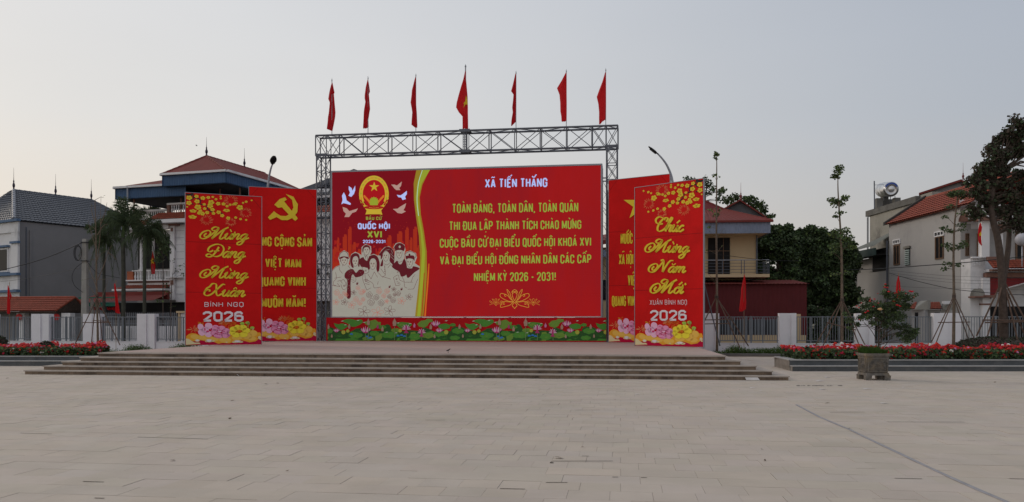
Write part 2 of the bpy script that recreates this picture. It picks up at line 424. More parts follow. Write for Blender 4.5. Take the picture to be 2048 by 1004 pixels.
def script_text(art, name, txt, x0, x1, ybase, xh, wt=.26, slope=0, left=.95):
    x = left; out_ = []
    for ch in txt:
        if ch == 'Đ': b, mk = 'D', []
        else: d = unicodedata.normalize('NFD', ch); b, mk = d[0], list(d[1:])
        adv, st = SG[b]
        out_.append(None)
        for s_ in st: out_.append(([(x + a, c) for a, c in s_], 1))
        c = x + .42
        for m in mk:
            if m == '\u0302': out_.append(([(c - .2, 1.2), (c + .03, 1.5), (c + .25, 1.2)], .6))
            if m == '\u0306': out_.append(([(c - .25, 1.5), (c, 1.25), (c + .28, 1.5)], .6))
            if m == '\u031b': out_.append(([(x + .7, .95), (x + .98, 1.05), (x + .98, 1.35)], .7))
            if m == '\u0301': out_.append(([(c, 1.3), (c + .35, 1.75)], .8))
            if m == '\u0300': out_.append(([(c - .2, 1.75), (c + .12, 1.3)], .8))
            if m == '\u0309': out_.append(([(c - .1, 1.75), (c + .15, 1.7), (c + .02, 1.35)], .7))
        if b == 'i': out_.append(([(c - .1, 1.35), (c + .02, 1.55)], 1))
        x += adv
    tot = x + .15
    S = (x1 - x0) / (tot + .4)
    for it in out_:
        if it is None: art.new('script_letter' if name != 'edge' else 'script_letter_edge'); continue
        pts, k = it
        q = [(x0 + (a + .32 * c) * S, ybase + slope * (a / tot) - c * xh) for a, c in pts]
        art.stroke(name, q, wt * xh * k, smooth=len(q) > 2, calli=(.42, -.3, .95))
    art.sub = None
# ================================================================ materials used all over
stone = mat('granite_paving', (.502, .432, .368), .85, .06, 1.1, .15, 90, tintattr=True, dirt=(.44, .385, .32), dscale=.5, dthr=(.47, .72), spec=.2)
joint = mat('paving_joint', (.30, .25, .21), .95, .3, 6)
stage_m = mat('stage_paving', (.43, .335, .295), .82, .10, 1.5, .1, 60, dirt=(.42, .25, .215), dscale=1.2, dthr=(.5, .72), stretch=(.35, 1.6, 1))
ramp_m = mat('ramp_paving', (.44, .35, .30), .85, .12, 2, .1, 60, dirt=(.33, .26, .215), dscale=1.0)
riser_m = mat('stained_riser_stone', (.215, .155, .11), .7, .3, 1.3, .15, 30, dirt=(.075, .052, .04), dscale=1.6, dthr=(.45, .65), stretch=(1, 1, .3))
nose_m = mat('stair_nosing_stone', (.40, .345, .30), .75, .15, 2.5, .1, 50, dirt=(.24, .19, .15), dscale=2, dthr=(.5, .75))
steel = mat('grey_painted_steel', (.115, .125, .15), .5, .12, 3, metal=.2)
steel_l = mat('light_grey_aluminium', (.30, .315, .35), .5, .08, 3, metal=.2)
steel_d = mat('dark_steel', (.03, .03, .035), .5, .1)
fence_m = mat('fence_grey_paint', (.17, .19, .215), .5, .1, 4)
white_w = mat('white_wall_paint', (.80, .79, .82), .85, .05, 1.5, .05, 60, dirt=(.62, .60, .60), dscale=.9, dthr=(.58, .85))
soil = mat('soil', (.09, .06, .04), .95, .3, 5, .4, 25)

def mfab(n, c, **k): return mat(n, tuple(min(.9, q * 1.12) for q in c), .62, .035, .7, spec=.08, **k)
RED = (.66, .0095, .0095)
pr_red = mat('banner_red_vinyl', RED, .6, .06, .5, .5, 1.1, spec=.10, dirt=(.57, .0085, .0085), dscale=.8, dthr=(.42, .62))
pr = {
 'yellow': mfab('print_yellow', (.72, .56, .045)), 'edge': mfab('print_gold', (.62, .36, .03)), 'white': mfab('print_white', (.72, .66, .69)),
 'darkline': mfab('seam_dark_red', (.33, .008, .010)), 'orange': mfab('print_orange', (.72, .34, .035)), 'orange2': mfab('print_light_orange', (.75, .46, .09)),
 'cream': mfab('print_cream', (.68, .58, .33)), 'pink': mfab('print_pink', (.74, .29, .47)), 'pink2': mfab('print_light_pink', (.78, .45, .62)),
 'magenta': mfab('print_magenta', (.58, .05, .17)), 'mag2': mfab('print_crimson', (.45, .006, .045)), 'lemon': mfab('print_lemon', (.80, .68, .05)),
 'green': mfab('print_leaf_green', (.33, .50, .07)), 'fire': mfab('print_firework_orange', (.70, .14, .02)), 'fire2': mfab('print_firework_pale', (.72, .27, .11)),
 'black': mfab('print_black', (.05, .03, .03)),
}

# ================================================================ ground
YAW = Vector((.9914, -.1305, 0))
mb = MB(); S_ = 900
mb.quad((-S_, -60, -.03), (S_, -60, -.03), (S_, 1800, -.03), (-S_, 1800, -.03))
earth = mat('bare_earth_and_grass', (.11, .10, .065), .95, .3, .3, dirt=(.06, .07, .03), dscale=.1)
ground = build('ground', mb, earth, kind='structure')
mb = MB(); fg = F((0, 0, 0), YAW)
mb.quad(fg.p(-34, -5, -.012), fg.p(34, -5, -.012), fg.p(34, 43.4, -.012), fg.p(-34, 43.4, -.012))
plaza = build('plaza_pavement', mb, joint, kind='structure')
far = MB(); T = .4; rt = random.Random(3)
for r in range(-4, 96):
    v = r * T; off = (r % 2) * T * .5 + (.1 if (r // 5) % 2 else 0)
    big = rt.random() < .28
    tw = T * 2 if big else T
    i0 = int(-30 / tw)
    for i in range(i0, -i0):
        u = i * tw + off; c = fg.p(u + tw / 2, v + T / 2, 0)
        if c.y < .5: continue
        if abs(c.x) > 1.02 * c.y + 6: continue
        px = 1024 + c.x / c.y * FPX; py = HOR + CH / c.y * FPX
        g = .0012 + (.004 * rt.random() if rt.random() < .12 else 0)
        dz = rt.uniform(-.0022, .0012); tl = rt.uniform(-.0012, .0012)
        k = rt.gauss(1, .016); tn = (k * rt.uniform(.985, 1.015), k, k * rt.uniform(.97, 1.02))
        tn = tuple(min(1.25, max(.8, q)) for q in tn)
        m2 = MB(); a, b, d, e2 = u + g, u + tw - g, v + g, v + T - g
        pp = [fg.p(a, d, -.012), fg.p(b, d, -.012), fg.p(b, e2, -.012), fg.p(a, e2, -.012),
              fg.p(a, d, dz - tl), fg.p(b, d, dz + tl), fg.p(b, e2, dz + tl), fg.p(a, e2, dz - tl)]
        near = -60 < px < 2108 and c.y < 10.2 and py < 1030 and c.y > 7.2
        if near: m2.hexa(pp, tint=tn); build('paving_tile', m2, stone, plaza, tint=True)
        else: far.add(pp, [(4, 5, 6, 7), (0, 1, 5, 4), (1, 2, 6, 5), (3, 0, 4, 7)], tint=tn)
build('paving_tiles', far, stone, plaza, kind='stuff', tint=True)

# ================================================================ stage with five steps
HS = .1235; SH = HS * 5
A0 = G(50, 748.6); B0 = G(1577, 761)
fs = F(A0, B0 - A0); WS = (B0 - A0).length; SD = 21.0
stage = thing('stage_platform', A0, None, None); stage['kind'] = 'structure'
for k in range(5):
    u0, u1, v0 = .40 * k, WS - .38 * k, .30 * k
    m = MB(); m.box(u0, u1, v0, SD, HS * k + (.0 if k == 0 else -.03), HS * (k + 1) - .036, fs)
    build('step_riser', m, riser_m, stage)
    m = MB(); x = u0 - .03; rr = random.Random(k)
    while x < u1 + .03:
        x2 = min(x + rr.uniform(1.15, 1.25), u1 + .03)
        d = rr.uniform(-.002, .002)
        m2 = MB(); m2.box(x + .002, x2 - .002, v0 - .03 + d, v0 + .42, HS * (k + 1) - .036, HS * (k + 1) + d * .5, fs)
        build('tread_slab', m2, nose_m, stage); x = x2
u4, v4 = 1.6, 1.2
m = MB(); m.quad(fs.p(u4, v4 + .38, SH + .004), fs.p(WS - 1.52, v4 + .38, SH + .004), fs.p(WS - 1.52, SD, SH + .004), fs.p(u4, SD, SH + .004))
build('stage_floor', m, stage_m, stage)
for k in range(5):              # the steps wrap round both ends of the stage
    u0, u1, v0 = .40 * k, WS - .38 * k, .30 * k
    for a, b in ((u0 - .03, u0 + .45), (u1 - .45, u1 + .03)):
        v = v0 + .424
        while v < SD:
            m = MB(); m.box(a, b, v + .002, min(v + 1.2, SD) - .002, HS * (k + 1) - .036, HS * (k + 1) - .0015, fs); build('tread_slab', m, nose_m, stage); v += 1.2

# ================================================================ LED screen
pxA, pxB = 664, 1203
SA = Vector((XatY(pxA, 40.5), 40.5, 0)); SB = Vector((XatY(pxB, 38.6), 38.6, 0))
scr = Panel(SA, SB, 1.78, 8.92)
screen = thing('led_screen', (SA.x, SA.y, SH), 'wide red LED screen with Vietnamese slogan, drawn figures and state emblem at the stage back', 'screen')
f = scr.fr
scr_red = mat('screen_red', s2l(150, 20, 22), .4, .06, 2.2, emit=1.0, dirt=s2l(135, 21, 28), dscale=.55, dthr=(.4, .65), stretch=(1, 1, .35))
m = MB(); m.box(0, scr.W, 0, .04, 1.80, 8.90, f)
# module panels: 10 x 6 cabinets, each lifted out a touch differently
cabinets = build('backing_board', m, steel_d, screen)
nx, nz = 14, 7; cw, chh = scr.W / nx, 7.06 / nz
rc = random.Random(11)
for i in range(nx):
    for j in range(nz):
        m = MB(); d = rc.uniform(-.0015, .0015)
        m.box(i * cw + .0012, (i + 1) * cw - .0012, -.03 + d, 0, 1.82 + j * chh + .0012, 1.82 + (j + 1) * chh - .0012, f)
        build('screen_module', m, scr_red, screen)
m = MB()
m.box(-.04, scr.W + .04, -.07, .3, 8.885, 8.96, f); build('top_frame', m, steel_l, screen)
for a, b in ((-.05, .03), (scr.W - .03, scr.W + .05)):
    m = MB(); m.box(a, b, -.068, .3, 1.70, 8.884, f); build('side_frame', m, steel_l, screen)
m = MB(); m.box(.031, scr.W - .031, -.066, .3, 1.775, 1.822, f); build('bottom_frame', m, mat('pale_aluminium', (.5, .5, .52), .5), screen)
for u in [scr.W * q / 6 for q in range(7)]:
    m = MB(); m.box(u - .06, u + .06, .31, .43, SH, 8.8, f); build('rear_post', m, steel, screen)

def em(n, r, g, b, e=1.0): return mat('screen_' + n, s2l(r, g, b), .4, .03, 3, emit=e)
SM = {'dred': em('dark_red', 114, 12, 24), 'city': em('city_orange', 152, 42, 24), 'city2': em('city_red', 150, 30, 26), 'lime': em('lime', 142, 152, 44),
      'lime2': em('olive', 140, 118, 34), 'orange': em('orange', 190, 96, 30), 'cyan': em('cyan', 170, 205, 190), 'off': em('offwhite', 150, 146, 136),
      'maroon': em('maroon', 84, 24, 32), 'line2': em('terracotta', 172, 96, 82), 'green': em('letter_green', 142, 156, 56), 'blue': em('letter_blue', 172, 186, 238),
      'dove': em('dove_grey', 172, 138, 128), 'gold': em('gold', 188, 140, 52), 'emb': em('emblem_gold', 186, 160, 48), 'embred': em('emblem_red', 158, 18, 26),
      'shade': em('letter_shadow', 66, 40, 50), 'ribbon': em('ribbon_red', 150, 30, 26), 'orn': em('emblem_orange', 196, 108, 40), 'skin': em('skin', 156, 149, 137)}
art = Art(scr, scr.uz, .034)
c7 = lambda x, y: (660 + x / 3.24, 330 + y / 3.24)
def T7(pts): return [c7(*p) for p in pts]
left_edge = [(18, 42), (560, 32), (548, 120), (550, 230), (565, 350), (582, 460), (590, 600), (584, 750), (572, 860), (562, 985), (18, 985)]
art.poly('dred', T7(left_edge)); art.layer()
# skyline of blocks behind the figures
for (x0, x1, y0) in ((20, 45, 530), (45, 62, 470), (62, 80, 540), (84, 112, 450), (118, 142, 400), (146, 170, 500), (174, 205, 545), (300, 330, 560), (372, 400, 455),
                     (402, 420, 510), (436, 470, 430), (474, 486, 520), (488, 512, 405), (516, 536, 470), (540, 566, 400), (566, 578, 520)):
    w3 = (x1 - x0) * .3; art.poly('city', T7([(x0, y0 + 16), (x0 + w3, y0 + 16), (x0 + w3, y0), (x1 - w3 * .4, y0), (x1 - w3 * .4, y0 + 8), (x1, y0 + 8), (x1, 690), (x0, 690)]))
    
for (x0, x1, y0, y1) in ((18, 200, 600, 690), (380, 584, 560, 690), (200, 384, 630, 690)):
    art.poly('city', T7([(x0, y0), (x1, y0), (x1, y1), (x0, y1)]))
art.layer()
rr = random.Random(5)
for _ in range(70):
    x, y = rr.uniform(25, 570), rr.uniform(480, 660)
    art.poly('city2', T7([(x, y), (x + rr.uniform(5, 22), y), (x + rr.uniform(5, 22), y + rr.uniform(8, 40)), (x, y + rr.uniform(8, 40))]))
for _ in range(26):
    x, y = rr.uniform(40, 560), rr.uniform(360, 440); art.ell('city', *c7(x, y), .7, n=6)
art.layer()
# off-white silhouette of the group
c8 = lambda x, y: (660 + x / 6.274, 480 + y / 6.274)
def T8(pts): return [c8(*p) for p in pts]
def S8(pts, k=4):            # closed smooth outline
    q = [Vector(c8(*p)) for p in pts]; n = len(q); o = []
    for i in range(n):
        a, b, c, d = q[i - 1], q[i], q[(i + 1) % n], q[(i + 2) % n]
        for j in range(k):
            t = j / k; v = .5 * ((2 * b) + (c - a) * t + (2 * a - 5 * b + 4 * c - d) * t * t + (3 * b - a - 3 * c + d) * t ** 3); o.append((v.x, v.y))
    return o
art.poly('off', T8([(28, 385), (70, 338), (128, 312), (118, 262), (106, 235), (128, 165), (180, 128), (232, 160), (250, 240), (238, 300), (258, 330), (250, 232), (272, 178), (320, 148), (372, 172),
    (398, 190), (400, 90), (450, 50), (518, 80), (524, 150), (508, 190), (552, 174), (604, 198), (612, 192), (650, 128), (690, 90), (742, 78), (798, 120), (812, 200), (816, 130), (798, 90), (828, 42),
    (880, 28), (938, 60), (950, 125), (936, 180), (935, 240), (948, 260), (936, 190), (958, 150), (1010, 133), (1082, 165), (1094, 222), (1066, 290), (1128, 332), (1128, 560), (1110, 780), (1086, 968), (30, 968)]))
art.layer()
def face(x, y, k=1.0):
    m_ = 'maroon'
    art.ell('skin', *c8(x, y), 5.6 * k, 7.4 * k, n=14)
def features(x, y, k=1.0):
    for sx in (-17, 15): art.stroke('maroon', T8([(x + (sx - 9) * k, y - 8 * k), (x + (sx + 8) * k, y - 10 * k)]), 1.0 * k)
    for sx in (-17, 15): art.stroke('maroon', T8([(x + (sx - 6) * k, y + 1 * k), (x + (sx + 6) * k, y + 1 * k)]), 1.3 * k)
    art.stroke('maroon', T8([(x + 2, y + 4 * k), (x + 4, y + 18 * k)]), .45 * k)
    art.stroke('maroon', T8([(x - 9 * k, y + 29 * k), (x + 10 * k, y + 28 * k)]), 1.1 * k)
def jaw(x, y, w_, h): art.stroke('maroon', T8([(x - w_, y - h * .6), (x - w_ * .9, y + h * .2), (x - w_ * .45, y + h * .85), (x, y + h), (x + w_ * .5, y + h * .8), (x + w_ * .92, y + h * .15), (x + w_, y - h * .6)]), .55, smooth=True)
# dark hair, caps and tunics
art.poly('maroon', S8([(262, 305), (256, 235), (276, 185), (322, 164), (364, 182), (378, 240), (372, 335), (356, 320), (362, 250), (340, 205), (300, 215), (286, 255), (290, 300), (302, 345), (280, 345)]))
art.poly('maroon', S8([(192, 420), (232, 378), (290, 366), (330, 412), (372, 372), (430, 385), (418, 440), (330, 470), (285, 430), (262, 540), (264, 715), (214, 718), (222, 520), (188, 470)]))
art.poly('maroon', S8([(412, 160), (412, 100), (450, 62), (500, 80), (510, 130), (500, 120), (480, 92), (440, 96), (424, 120)]))
art.poly('maroon', S8([(372, 250), (420, 215), (436, 240), (470, 260), (498, 200), (480, 330), (470, 350), (430, 340), (388, 330)]))
art.poly('maroon', S8([(480, 250), (500, 205), (552, 186), (600, 212), (626, 290), (620, 380), (600, 400), (585, 360), (588, 280), (560, 235), (520, 240), (498, 290), (505, 360), (482, 370), (472, 310)]))
art.poly('maroon', S8([(616, 186), (690, 98), (744, 88), (796, 130), (812, 230), (800, 320), (780, 300), (750, 260), (756, 190), (712, 140), (672, 170), (656, 230), (640, 240), (638, 200)]))
art.poly('maroon', S8([(808, 92), (836, 52), (880, 38), (930, 62), (942, 96), (928, 140), (900, 128), (850, 128), (826, 140), (816, 120)]))
art.poly('maroon', S8([(780, 330), (830, 270), (850, 262), (868, 300), (900, 300), (930, 240), (958, 280), (970, 420), (900, 460), (870, 400), (820, 370)]))
art.poly('maroon', S8([(952, 220), (960, 200), (1050, 196), (1064, 240), (1060, 262), (1040, 240), (990, 232), (962, 244)]))
art.poly('maroon', S8([(950, 330), (976, 352), (1030, 356), (1050, 330), (1128, 358), (1060, 410), (980, 478), (955, 400)]))
art.poly('maroon', S8([(122, 238), (136, 214), (180, 206), (232, 216), (236, 238), (180, 228)]))
art.poly('maroon', S8([(136, 236), (142, 260), (134, 275)])); art.poly('maroon', S8([(664, 240), (640, 300), (636, 330), (668, 320)]))
art.layer()
for (x, y, k) in ((182, 262, .95), (322, 272, .98), (462, 136, .95), (544, 302, 1.02), (700, 204, .95), (872, 174, .92), (1004, 282, .98)): face(x, y, k)
for (x0, y0) in ((690, 330), (690, 352), (690, 374), (690, 396)): art.ell('maroon', *c8(x0, y0), .9, n=6)
for _ in range(40):
    x, y = rr.uniform(226, 420), rr.uniform(385, 470)
    if abs(x - 322) > 30 or y > 430: art.ell('off', *c8(x, y), .28, n=5)
for _ in range(20): art.ell('off', *c8(rr.uniform(218, 258), rr.uniform(480, 640)), .3, n=5)
for p in ((1000, 187),): art.ell('maroon', *c8(*p), 2, 2.6, n=8)
for x in (878,): art.ell('off', *c8(x, 86), 2.2, 2.8, n=8)
for q in ([(660, 180), (700, 130), (750, 118)], [(668, 200), (712, 150)], [(770, 130), (790, 170)], [(764, 170), (800, 210)], [(770, 210), (804, 250)]): art.stroke('off', T8(q), .5)
art.layer()
for (x, y, k) in ((182, 258, .95), (322, 268, .95), (462, 126, .9), (540, 300, 1), (702, 198, .9), (872, 166, .9), (1000, 278, .95)): features(x, y, k)
for a in ((182, 262, 42, 56), (322, 272, 40, 60), (462, 136, 40, 56), (540, 305, 42, 66), (704, 206, 38, 62), (872, 176, 36, 56), (1004, 284, 38, 60)): jaw(*a)
art.stroke('maroon', T8([(120, 236), (130, 178), (180, 142), (226, 172), (236, 236)]), .9, smooth=True)
art.stroke('maroon', T8([(955, 205), (945, 185), (970, 158), (1012, 146), (1068, 166), (1082, 205), (1060, 232)]), .9, smooth=True)
for q in ([(172, 300), (160, 330)], [(455, 196), (450, 240)], [(470, 200), (478, 250)], [(430, 180), (450, 220), (470, 180)],
          [(34, 388), (74, 345), (132, 316)], [(75, 405), (84, 480), (52, 520), (50, 560), (80, 575)], [(228, 320), (268, 372)], [(118, 330), (126, 380), (160, 420)], [(60, 480), (145, 465)],
          [(140, 515), (180, 500), (216, 592), (170, 622), (140, 560)], [(100, 520), (130, 505), (160, 545)], [(96, 545), (130, 585)], [(240, 420), (300, 402), (330, 505), (285, 540)], [(222, 440), (262, 545)],
          [(265, 470), (310, 465)], [(262, 495), (312, 490)], [(268, 518), (312, 510)], [(190, 590), (228, 500)], [(400, 350), (460, 330), (492, 395), (440, 420), (405, 355)],
          [(440, 420), (450, 500)], [(418, 505), (470, 490), (480, 520)], [(415, 505), (465, 628), (520, 600)], [(440, 515), (500, 540)], [(445, 545), (500, 562)], [(470, 500), (540, 545), (560, 600), (640, 590)],
          [(480, 430), (520, 490), (560, 400)], [(560, 400), (600, 470)], [(600, 400), (650, 455), (770, 492)], [(610, 520), (600, 560)], [(420, 430), (412, 500)],
          [(640, 360), (700, 440), (660, 470)], [(680, 300), (720, 315), (760, 285)], [(690, 320), (700, 430)], [(760, 310), (820, 350), (830, 380)], [(730, 350), (760, 310)],
          [(800, 470), (860, 440), (876, 500), (930, 530), (940, 590)], [(800, 470), (830, 575), (880, 568)], [(840, 520), (880, 540)], [(850, 545), (890, 556)], [(900, 440), (940, 530), (1040, 530)],
          [(1072, 430), (1040, 470), (1020, 530)], [(1105, 490), (1052, 615), (980, 618)], [(940, 590), (970, 605)], [(30, 570), (130, 585)], [(850, 270), (880, 280), (912, 262)]):
    art.stroke('maroon', T8(q), .62, smooth=len(q) > 3)
for (x, y) in ((284, 432), (450, 385), (455, 510), (838, 490), (180, 575), (852, 405)):
    for d in (-6, 2, 10): art.stroke('maroon', T8([(x - 10, y + d), (x + 12, y + d - 4)]), .55)
# flowers drawn in outline
def rose(x, y, r, n_):
    art.stroke(n_, [c8(x + r * math.cos(q * .7) * (1 + .16 * math.sin(q * 3.1)), y + r * .95 * math.sin(q * .7) * (1 + .16 * math.cos(q * 2.7))) for q in range(10)], .5, smooth=True)
    art.stroke(n_, [c8(x + r * (.75 - q * .06) * math.cos(q * 1.1), y + r * (.75 - q * .06) * math.sin(q * 1.1)) for q in range(12)], .55, smooth=True)
def lily(x, y, r, n_):
    for k in range(5):
        q = k * 1.257 - 1.4; a, b = math.cos(q), math.sin(q)
        pts = [(0, 0), (.5, .26), (.92, .16), (1, 0), (.88, -.18), (.5, -.24), (0, 0)]
        art.stroke(n_, [c8(x + r * (u * a - v * b), y + r * .9 * (u * b + v * a)) for u, v in pts], .52, smooth=True)
for a in ((90, 660, 36), (140, 712, 30), (190, 665, 28), (355, 600, 28), (400, 655, 34), (430, 640, 22), (330, 745, 34), (380, 790, 30), (420, 745, 24), (620, 640, 36), (720, 640, 32), (680, 700, 28), (210, 690, 24)): rose(*a, 'line2')
for a in ((500, 690, 38), (585, 720, 34), (520, 780, 44), (645, 790, 38), (750, 710, 26), (795, 755, 34), (860, 670, 32), (815, 685, 22)): rose(*a, 'maroon')
for a in ((80, 780, 42), (275, 815, 52), (900, 765, 52), (715, 770, 30), (600, 910, 80)): lily(*a, 'line2')
for a in ((430, 900, 80), (750, 890, 74), (995, 715, 46), (185, 780, 46), (300, 660, 34), (805, 620, 32)): lily(*a, 'maroon')
for (x, y) in ((345, 540), (750, 580), (900, 610)): art.poly('maroon', T8([(x - 12, y + 20), (x - 8, y - 10), (x, y + 4), (x + 10, y - 20), (x + 14, y + 10), (x + 2, y + 24)]))
art.layer()
# swoosh
art.poly('lime2', T7([(562, 32), (648, 32), (600, 130), (583, 210), (590, 320), (610, 430), (628, 560), (630, 700), (620, 850), (605, 987), (552, 987), (566, 860), (578, 750), (586, 600), (578, 460), (561, 350), (546, 230), (544, 120)])); art.layer()
art.poly('lime', T7([(600, 32), (650, 32), (596, 120), (574, 210), (580, 320), (600, 430), (618, 560), (612, 700), (596, 850), (586, 987), (566, 987), (578, 850), (590, 700), (598, 560), (588, 430), (566, 320), (556, 210), (570, 110)]))
art.poly('orange', T7([(622, 870), (632, 740), (640, 640), (646, 640), (640, 760), (628, 900), (622, 987), (612, 987)])); art.layer()
art.stroke('cyan', T7([(600, 34), (575, 120), (566, 230), (576, 330)]), 1.1, smooth=True)
art.stroke('ribbon', T7([(612, 700), (606, 850), (596, 987)]), 1.4)
# doves
for col, pts in (('blue', [(124, 138), (142, 150), (148, 168), (166, 134), (166, 165), (158, 188), (140, 208), (122, 200), (132, 180), (124, 160)]),
                 ('blue', [(92, 178), (104, 200), (110, 230), (138, 250), (134, 260), (108, 252), (90, 248), (76, 256), (84, 228), (80, 200)]),
                 ('dove', [(84, 272), (112, 282), (128, 300), (184, 282), (170, 304), (146, 312), (126, 338), (96, 338), (106, 316), (90, 300)]),
                 ('dove', [(398, 128), (420, 128), (436, 134), (468, 108), (462, 138), (450, 150), (458, 164), (432, 164), (418, 152), (408, 138)]),
                 ('blue', [(434, 194), (460, 198), (472, 190), (500, 168), (500, 190), (488, 206), (494, 222), (472, 228), (464, 212), (446, 210)]),
                 ('dove', [(408, 286), (440, 284), (458, 270), (496, 248), (488, 276), (478, 294), (494, 302), (466, 316), (440, 312), (426, 298)])): (art.new('dove'), art.poly(col, T7(pts)))
art.sub = None
# state emblem
def ring(n_, x, y, rx0, ry0, rx1, ry1, q0=0, q1=360, st=36):
    for i in range(st):
        a, b = R(q0 + (q1 - q0) * i / st), R(q0 + (q1 - q0) * (i + 1) / st)
        art.poly(n_, [c7(x + rx0 * math.cos(a), y + ry0 * math.sin(a)), c7(x + rx1 * math.cos(a), y + ry1 * math.sin(a)), c7(x + rx1 * math.cos(b), y + ry1 * math.sin(b)), c7(x + rx0 * math.cos(b), y + ry0 * math.sin(b))])
art.layer(); art.ell('embred', *c7(287, 190), 22.5, 29, n=30); art.layer()
ring('emb', 287, 190, 72, 92, 96, 120, 150, 390)
art.poly('emb', T7([(192, 215), (215, 262), (240, 296), (232, 322), (250, 320), (322, 320), (342, 324), (334, 296), (360, 262), (384, 215), (366, 228), (340, 262), (287, 280), (234, 262), (210, 228)]))
art.layer()
ring('gold', 287, 190, 82, 103, 86, 109, 152, 388)
for i in range(16):
    q = R(150 + 240 * i / 15); art.ell('orn' if i % 2 else 'lime', *c7(287 + 84 * math.cos(q), 190 + 106 * math.sin(q)), 1.5, 2.6, n=6, rot=q)
art.ell('ribbon', *c7(287, 276), 20, 3.6, n=18); art.stroke('ribbon', T7([(200, 226), (222, 262)]), 3); art.stroke('ribbon', T7([(374, 226), (352, 262)]), 3)
art.star('emb', *c7(289, 143), 10.5); art.star('lime', *c7(287, 240), 10.5, ri=.8, n=14)
for sx in (-1, 1):
    for k in range(4): art.ell('orn', *c7(287 + sx * (32 + 9 * k), 236 - 10 * k), 2.2, 3.6, n=8, rot=sx * .6)
art.layer(); art.stroke('gold', T7([(256, 277), (287, 281), (318, 277)]), .7); art.poly('ribbon', T7([(262, 262), (312, 262), (304, 270), (270, 270)]))
# words on the left half
for nm, dx in (('shade', .45), ('x', 0)):
    g = lambda c: nm if nm == 'shade' else c
    def bt(c, t_, x0, x1, y0, y1, **k): a, b = c7(x0, y1); a2, b2 = c7(x1, y1); block_text(art, g(c), t_, a + dx, a2 + dx, b + dx * .8, b2 + dx * .8, (y1 - y0) / 3.24, **k)
    art.layer()
    bt('green', 'BẦU CỬ', 236, 336, 336, 357, t=.19, gw=.5, gap=.16)
    bt('blue', 'QUỐC HỘI', 183, 392, 378, 416, t=.2, gw=.42, gap=.1)
    bt('green', 'XVI', 244, 340, 426, 474, t=.2, gw=.5, gap=.08)
    bt('blue', '2026-2031', 216, 362, 486, 507, t=.2, gw=.5, gap=.14)
# slogan on the right half
c6 = lambda x, y: (840 + x / 2.51, 320 + y / 2.51)
for nm, dx in (('shade', -.55), ('x', 0)):
    art.layer()
    for c, t_, x0, x1, yl0, yl1, yr0, yr1 in (('blue', 'XÃ TIẾN THẮNG', 328, 640, 96, 141, 91, 137), ('green', 'TOÀN ĐẢNG, TOÀN DÂN, TOÀN QUÂN', 163, 795, 221, 268, 213, 262),
        ('green', 'THI ĐUA LẬP THÀNH TÍCH CHÀO MỪNG', 148, 810, 309, 355, 302, 347), ('green', 'CUỘC BẦU CỬ ĐẠI BIỂU QUỐC HỘI KHOÁ XVI', 101, 860, 396, 441, 388, 433),
        ('green', 'VÀ ĐẠI BIỂU HỘI ĐỒNG NHÂN DÂN CÁC CẤP', 102, 860, 482, 527, 474, 519), ('green', 'NHIỆM KỲ 2026 - 2031!', 272, 683, 566, 610, 562, 607)):
        a, b = c6(x0, yl1); a2, b2 = c6(x1, yr1)
        block_text(art, c if nm == 'x' else nm, t_, a + dx, a2 + dx, b - dx * .4, b2 - dx * .4, (yl1 - yl0) / 2.51, (yr1 - yr0) / 2.51, t=.155, gw=.36, gap=.085)
# lotus ornament
o7 = lambda x, y: (900 + x / 6.206, 570 + y / 6.206)
art.layer()
for sg in (-1, 1):
    for q in ([(0, -8), (25, -60), (28, -95), (0, -115), (-2, -118)], [(28, -15), (50, -70), (60, -110), (95, -150), (82, -100), (60, -55), (40, -15)], [(12, 0), (60, -40), (90, -75), (165, -100), (178, -62), (120, -22), (60, 0), (10, 2)],
              [(100, -80), (118, -90), (125, -70), (105, -62)], [(10, 8), (70, 5), (140, 0), (168, 35), (172, 72), (110, 60), (60, 45), (20, 12)], [(120, 20), (140, 15), (142, 32), (122, 36)],
              [(0, 10), (22, 35), (28, 55), (12, 72), (0, 90)], [(0, -120), (26, -128), (30, -105)], [(0, -148), (18, -138), (34, -118), (24, -100)]):
        art.stroke('gold', [o7(805 + sg * a, 205 + b) for a, b in q], .95, smooth=True)
    for q in ([(0, 0), (12, -30), (0, -50), (-12, -30), (0, 0)], [(0, 5), (30, -20), (45, -45), (20, -30)], [(0, 8), (45, -5), (68, -22), (80, -15), (50, 8)], [(0, 5), (-30, -20), (-45, -45), (-20, -30)], [(0, 8), (-45, -5), (-68, -22), (-78, -12), (-50, 8)],
              [(0, 20), (40, 15), (80, 30)], [(0, 20), (-40, 15), (-80, 30)], [(-14, 22), (0, 38), (14, 22)]):
        art.stroke('gold', [o7(805 + sg * 232 + a, 218 + b) for a, b in q], .5, smooth=True)
NAMES = {k: 'printed_' + k for k in SM}
NAMES.update({'green': 'slogan_lettering', 'blue': 'pale_blue_lettering', 'dove': 'grey_doves', 'emb': 'emblem_wreath', 'embred': 'emblem_disc', 'lime': 'lime_swoosh', 'lime2': 'olive_swoosh', 'dred': 'dark_red_field',
              'city': 'city_skyline', 'city2': 'skyline_windows', 'off': 'group_silhouette', 'maroon': 'figure_drawing', 'line2': 'flower_drawing', 'gold': 'lotus_ornament', 'orn': 'rice_sheaf', 'skin': 'drawn_faces',
              'shade': 'lettering_shadow', 'ribbon': 'emblem_ribbon', 'cyan': 'pale_stripe', 'orange': 'orange_stripe'})
art.finish(screen, SM, NAMES)

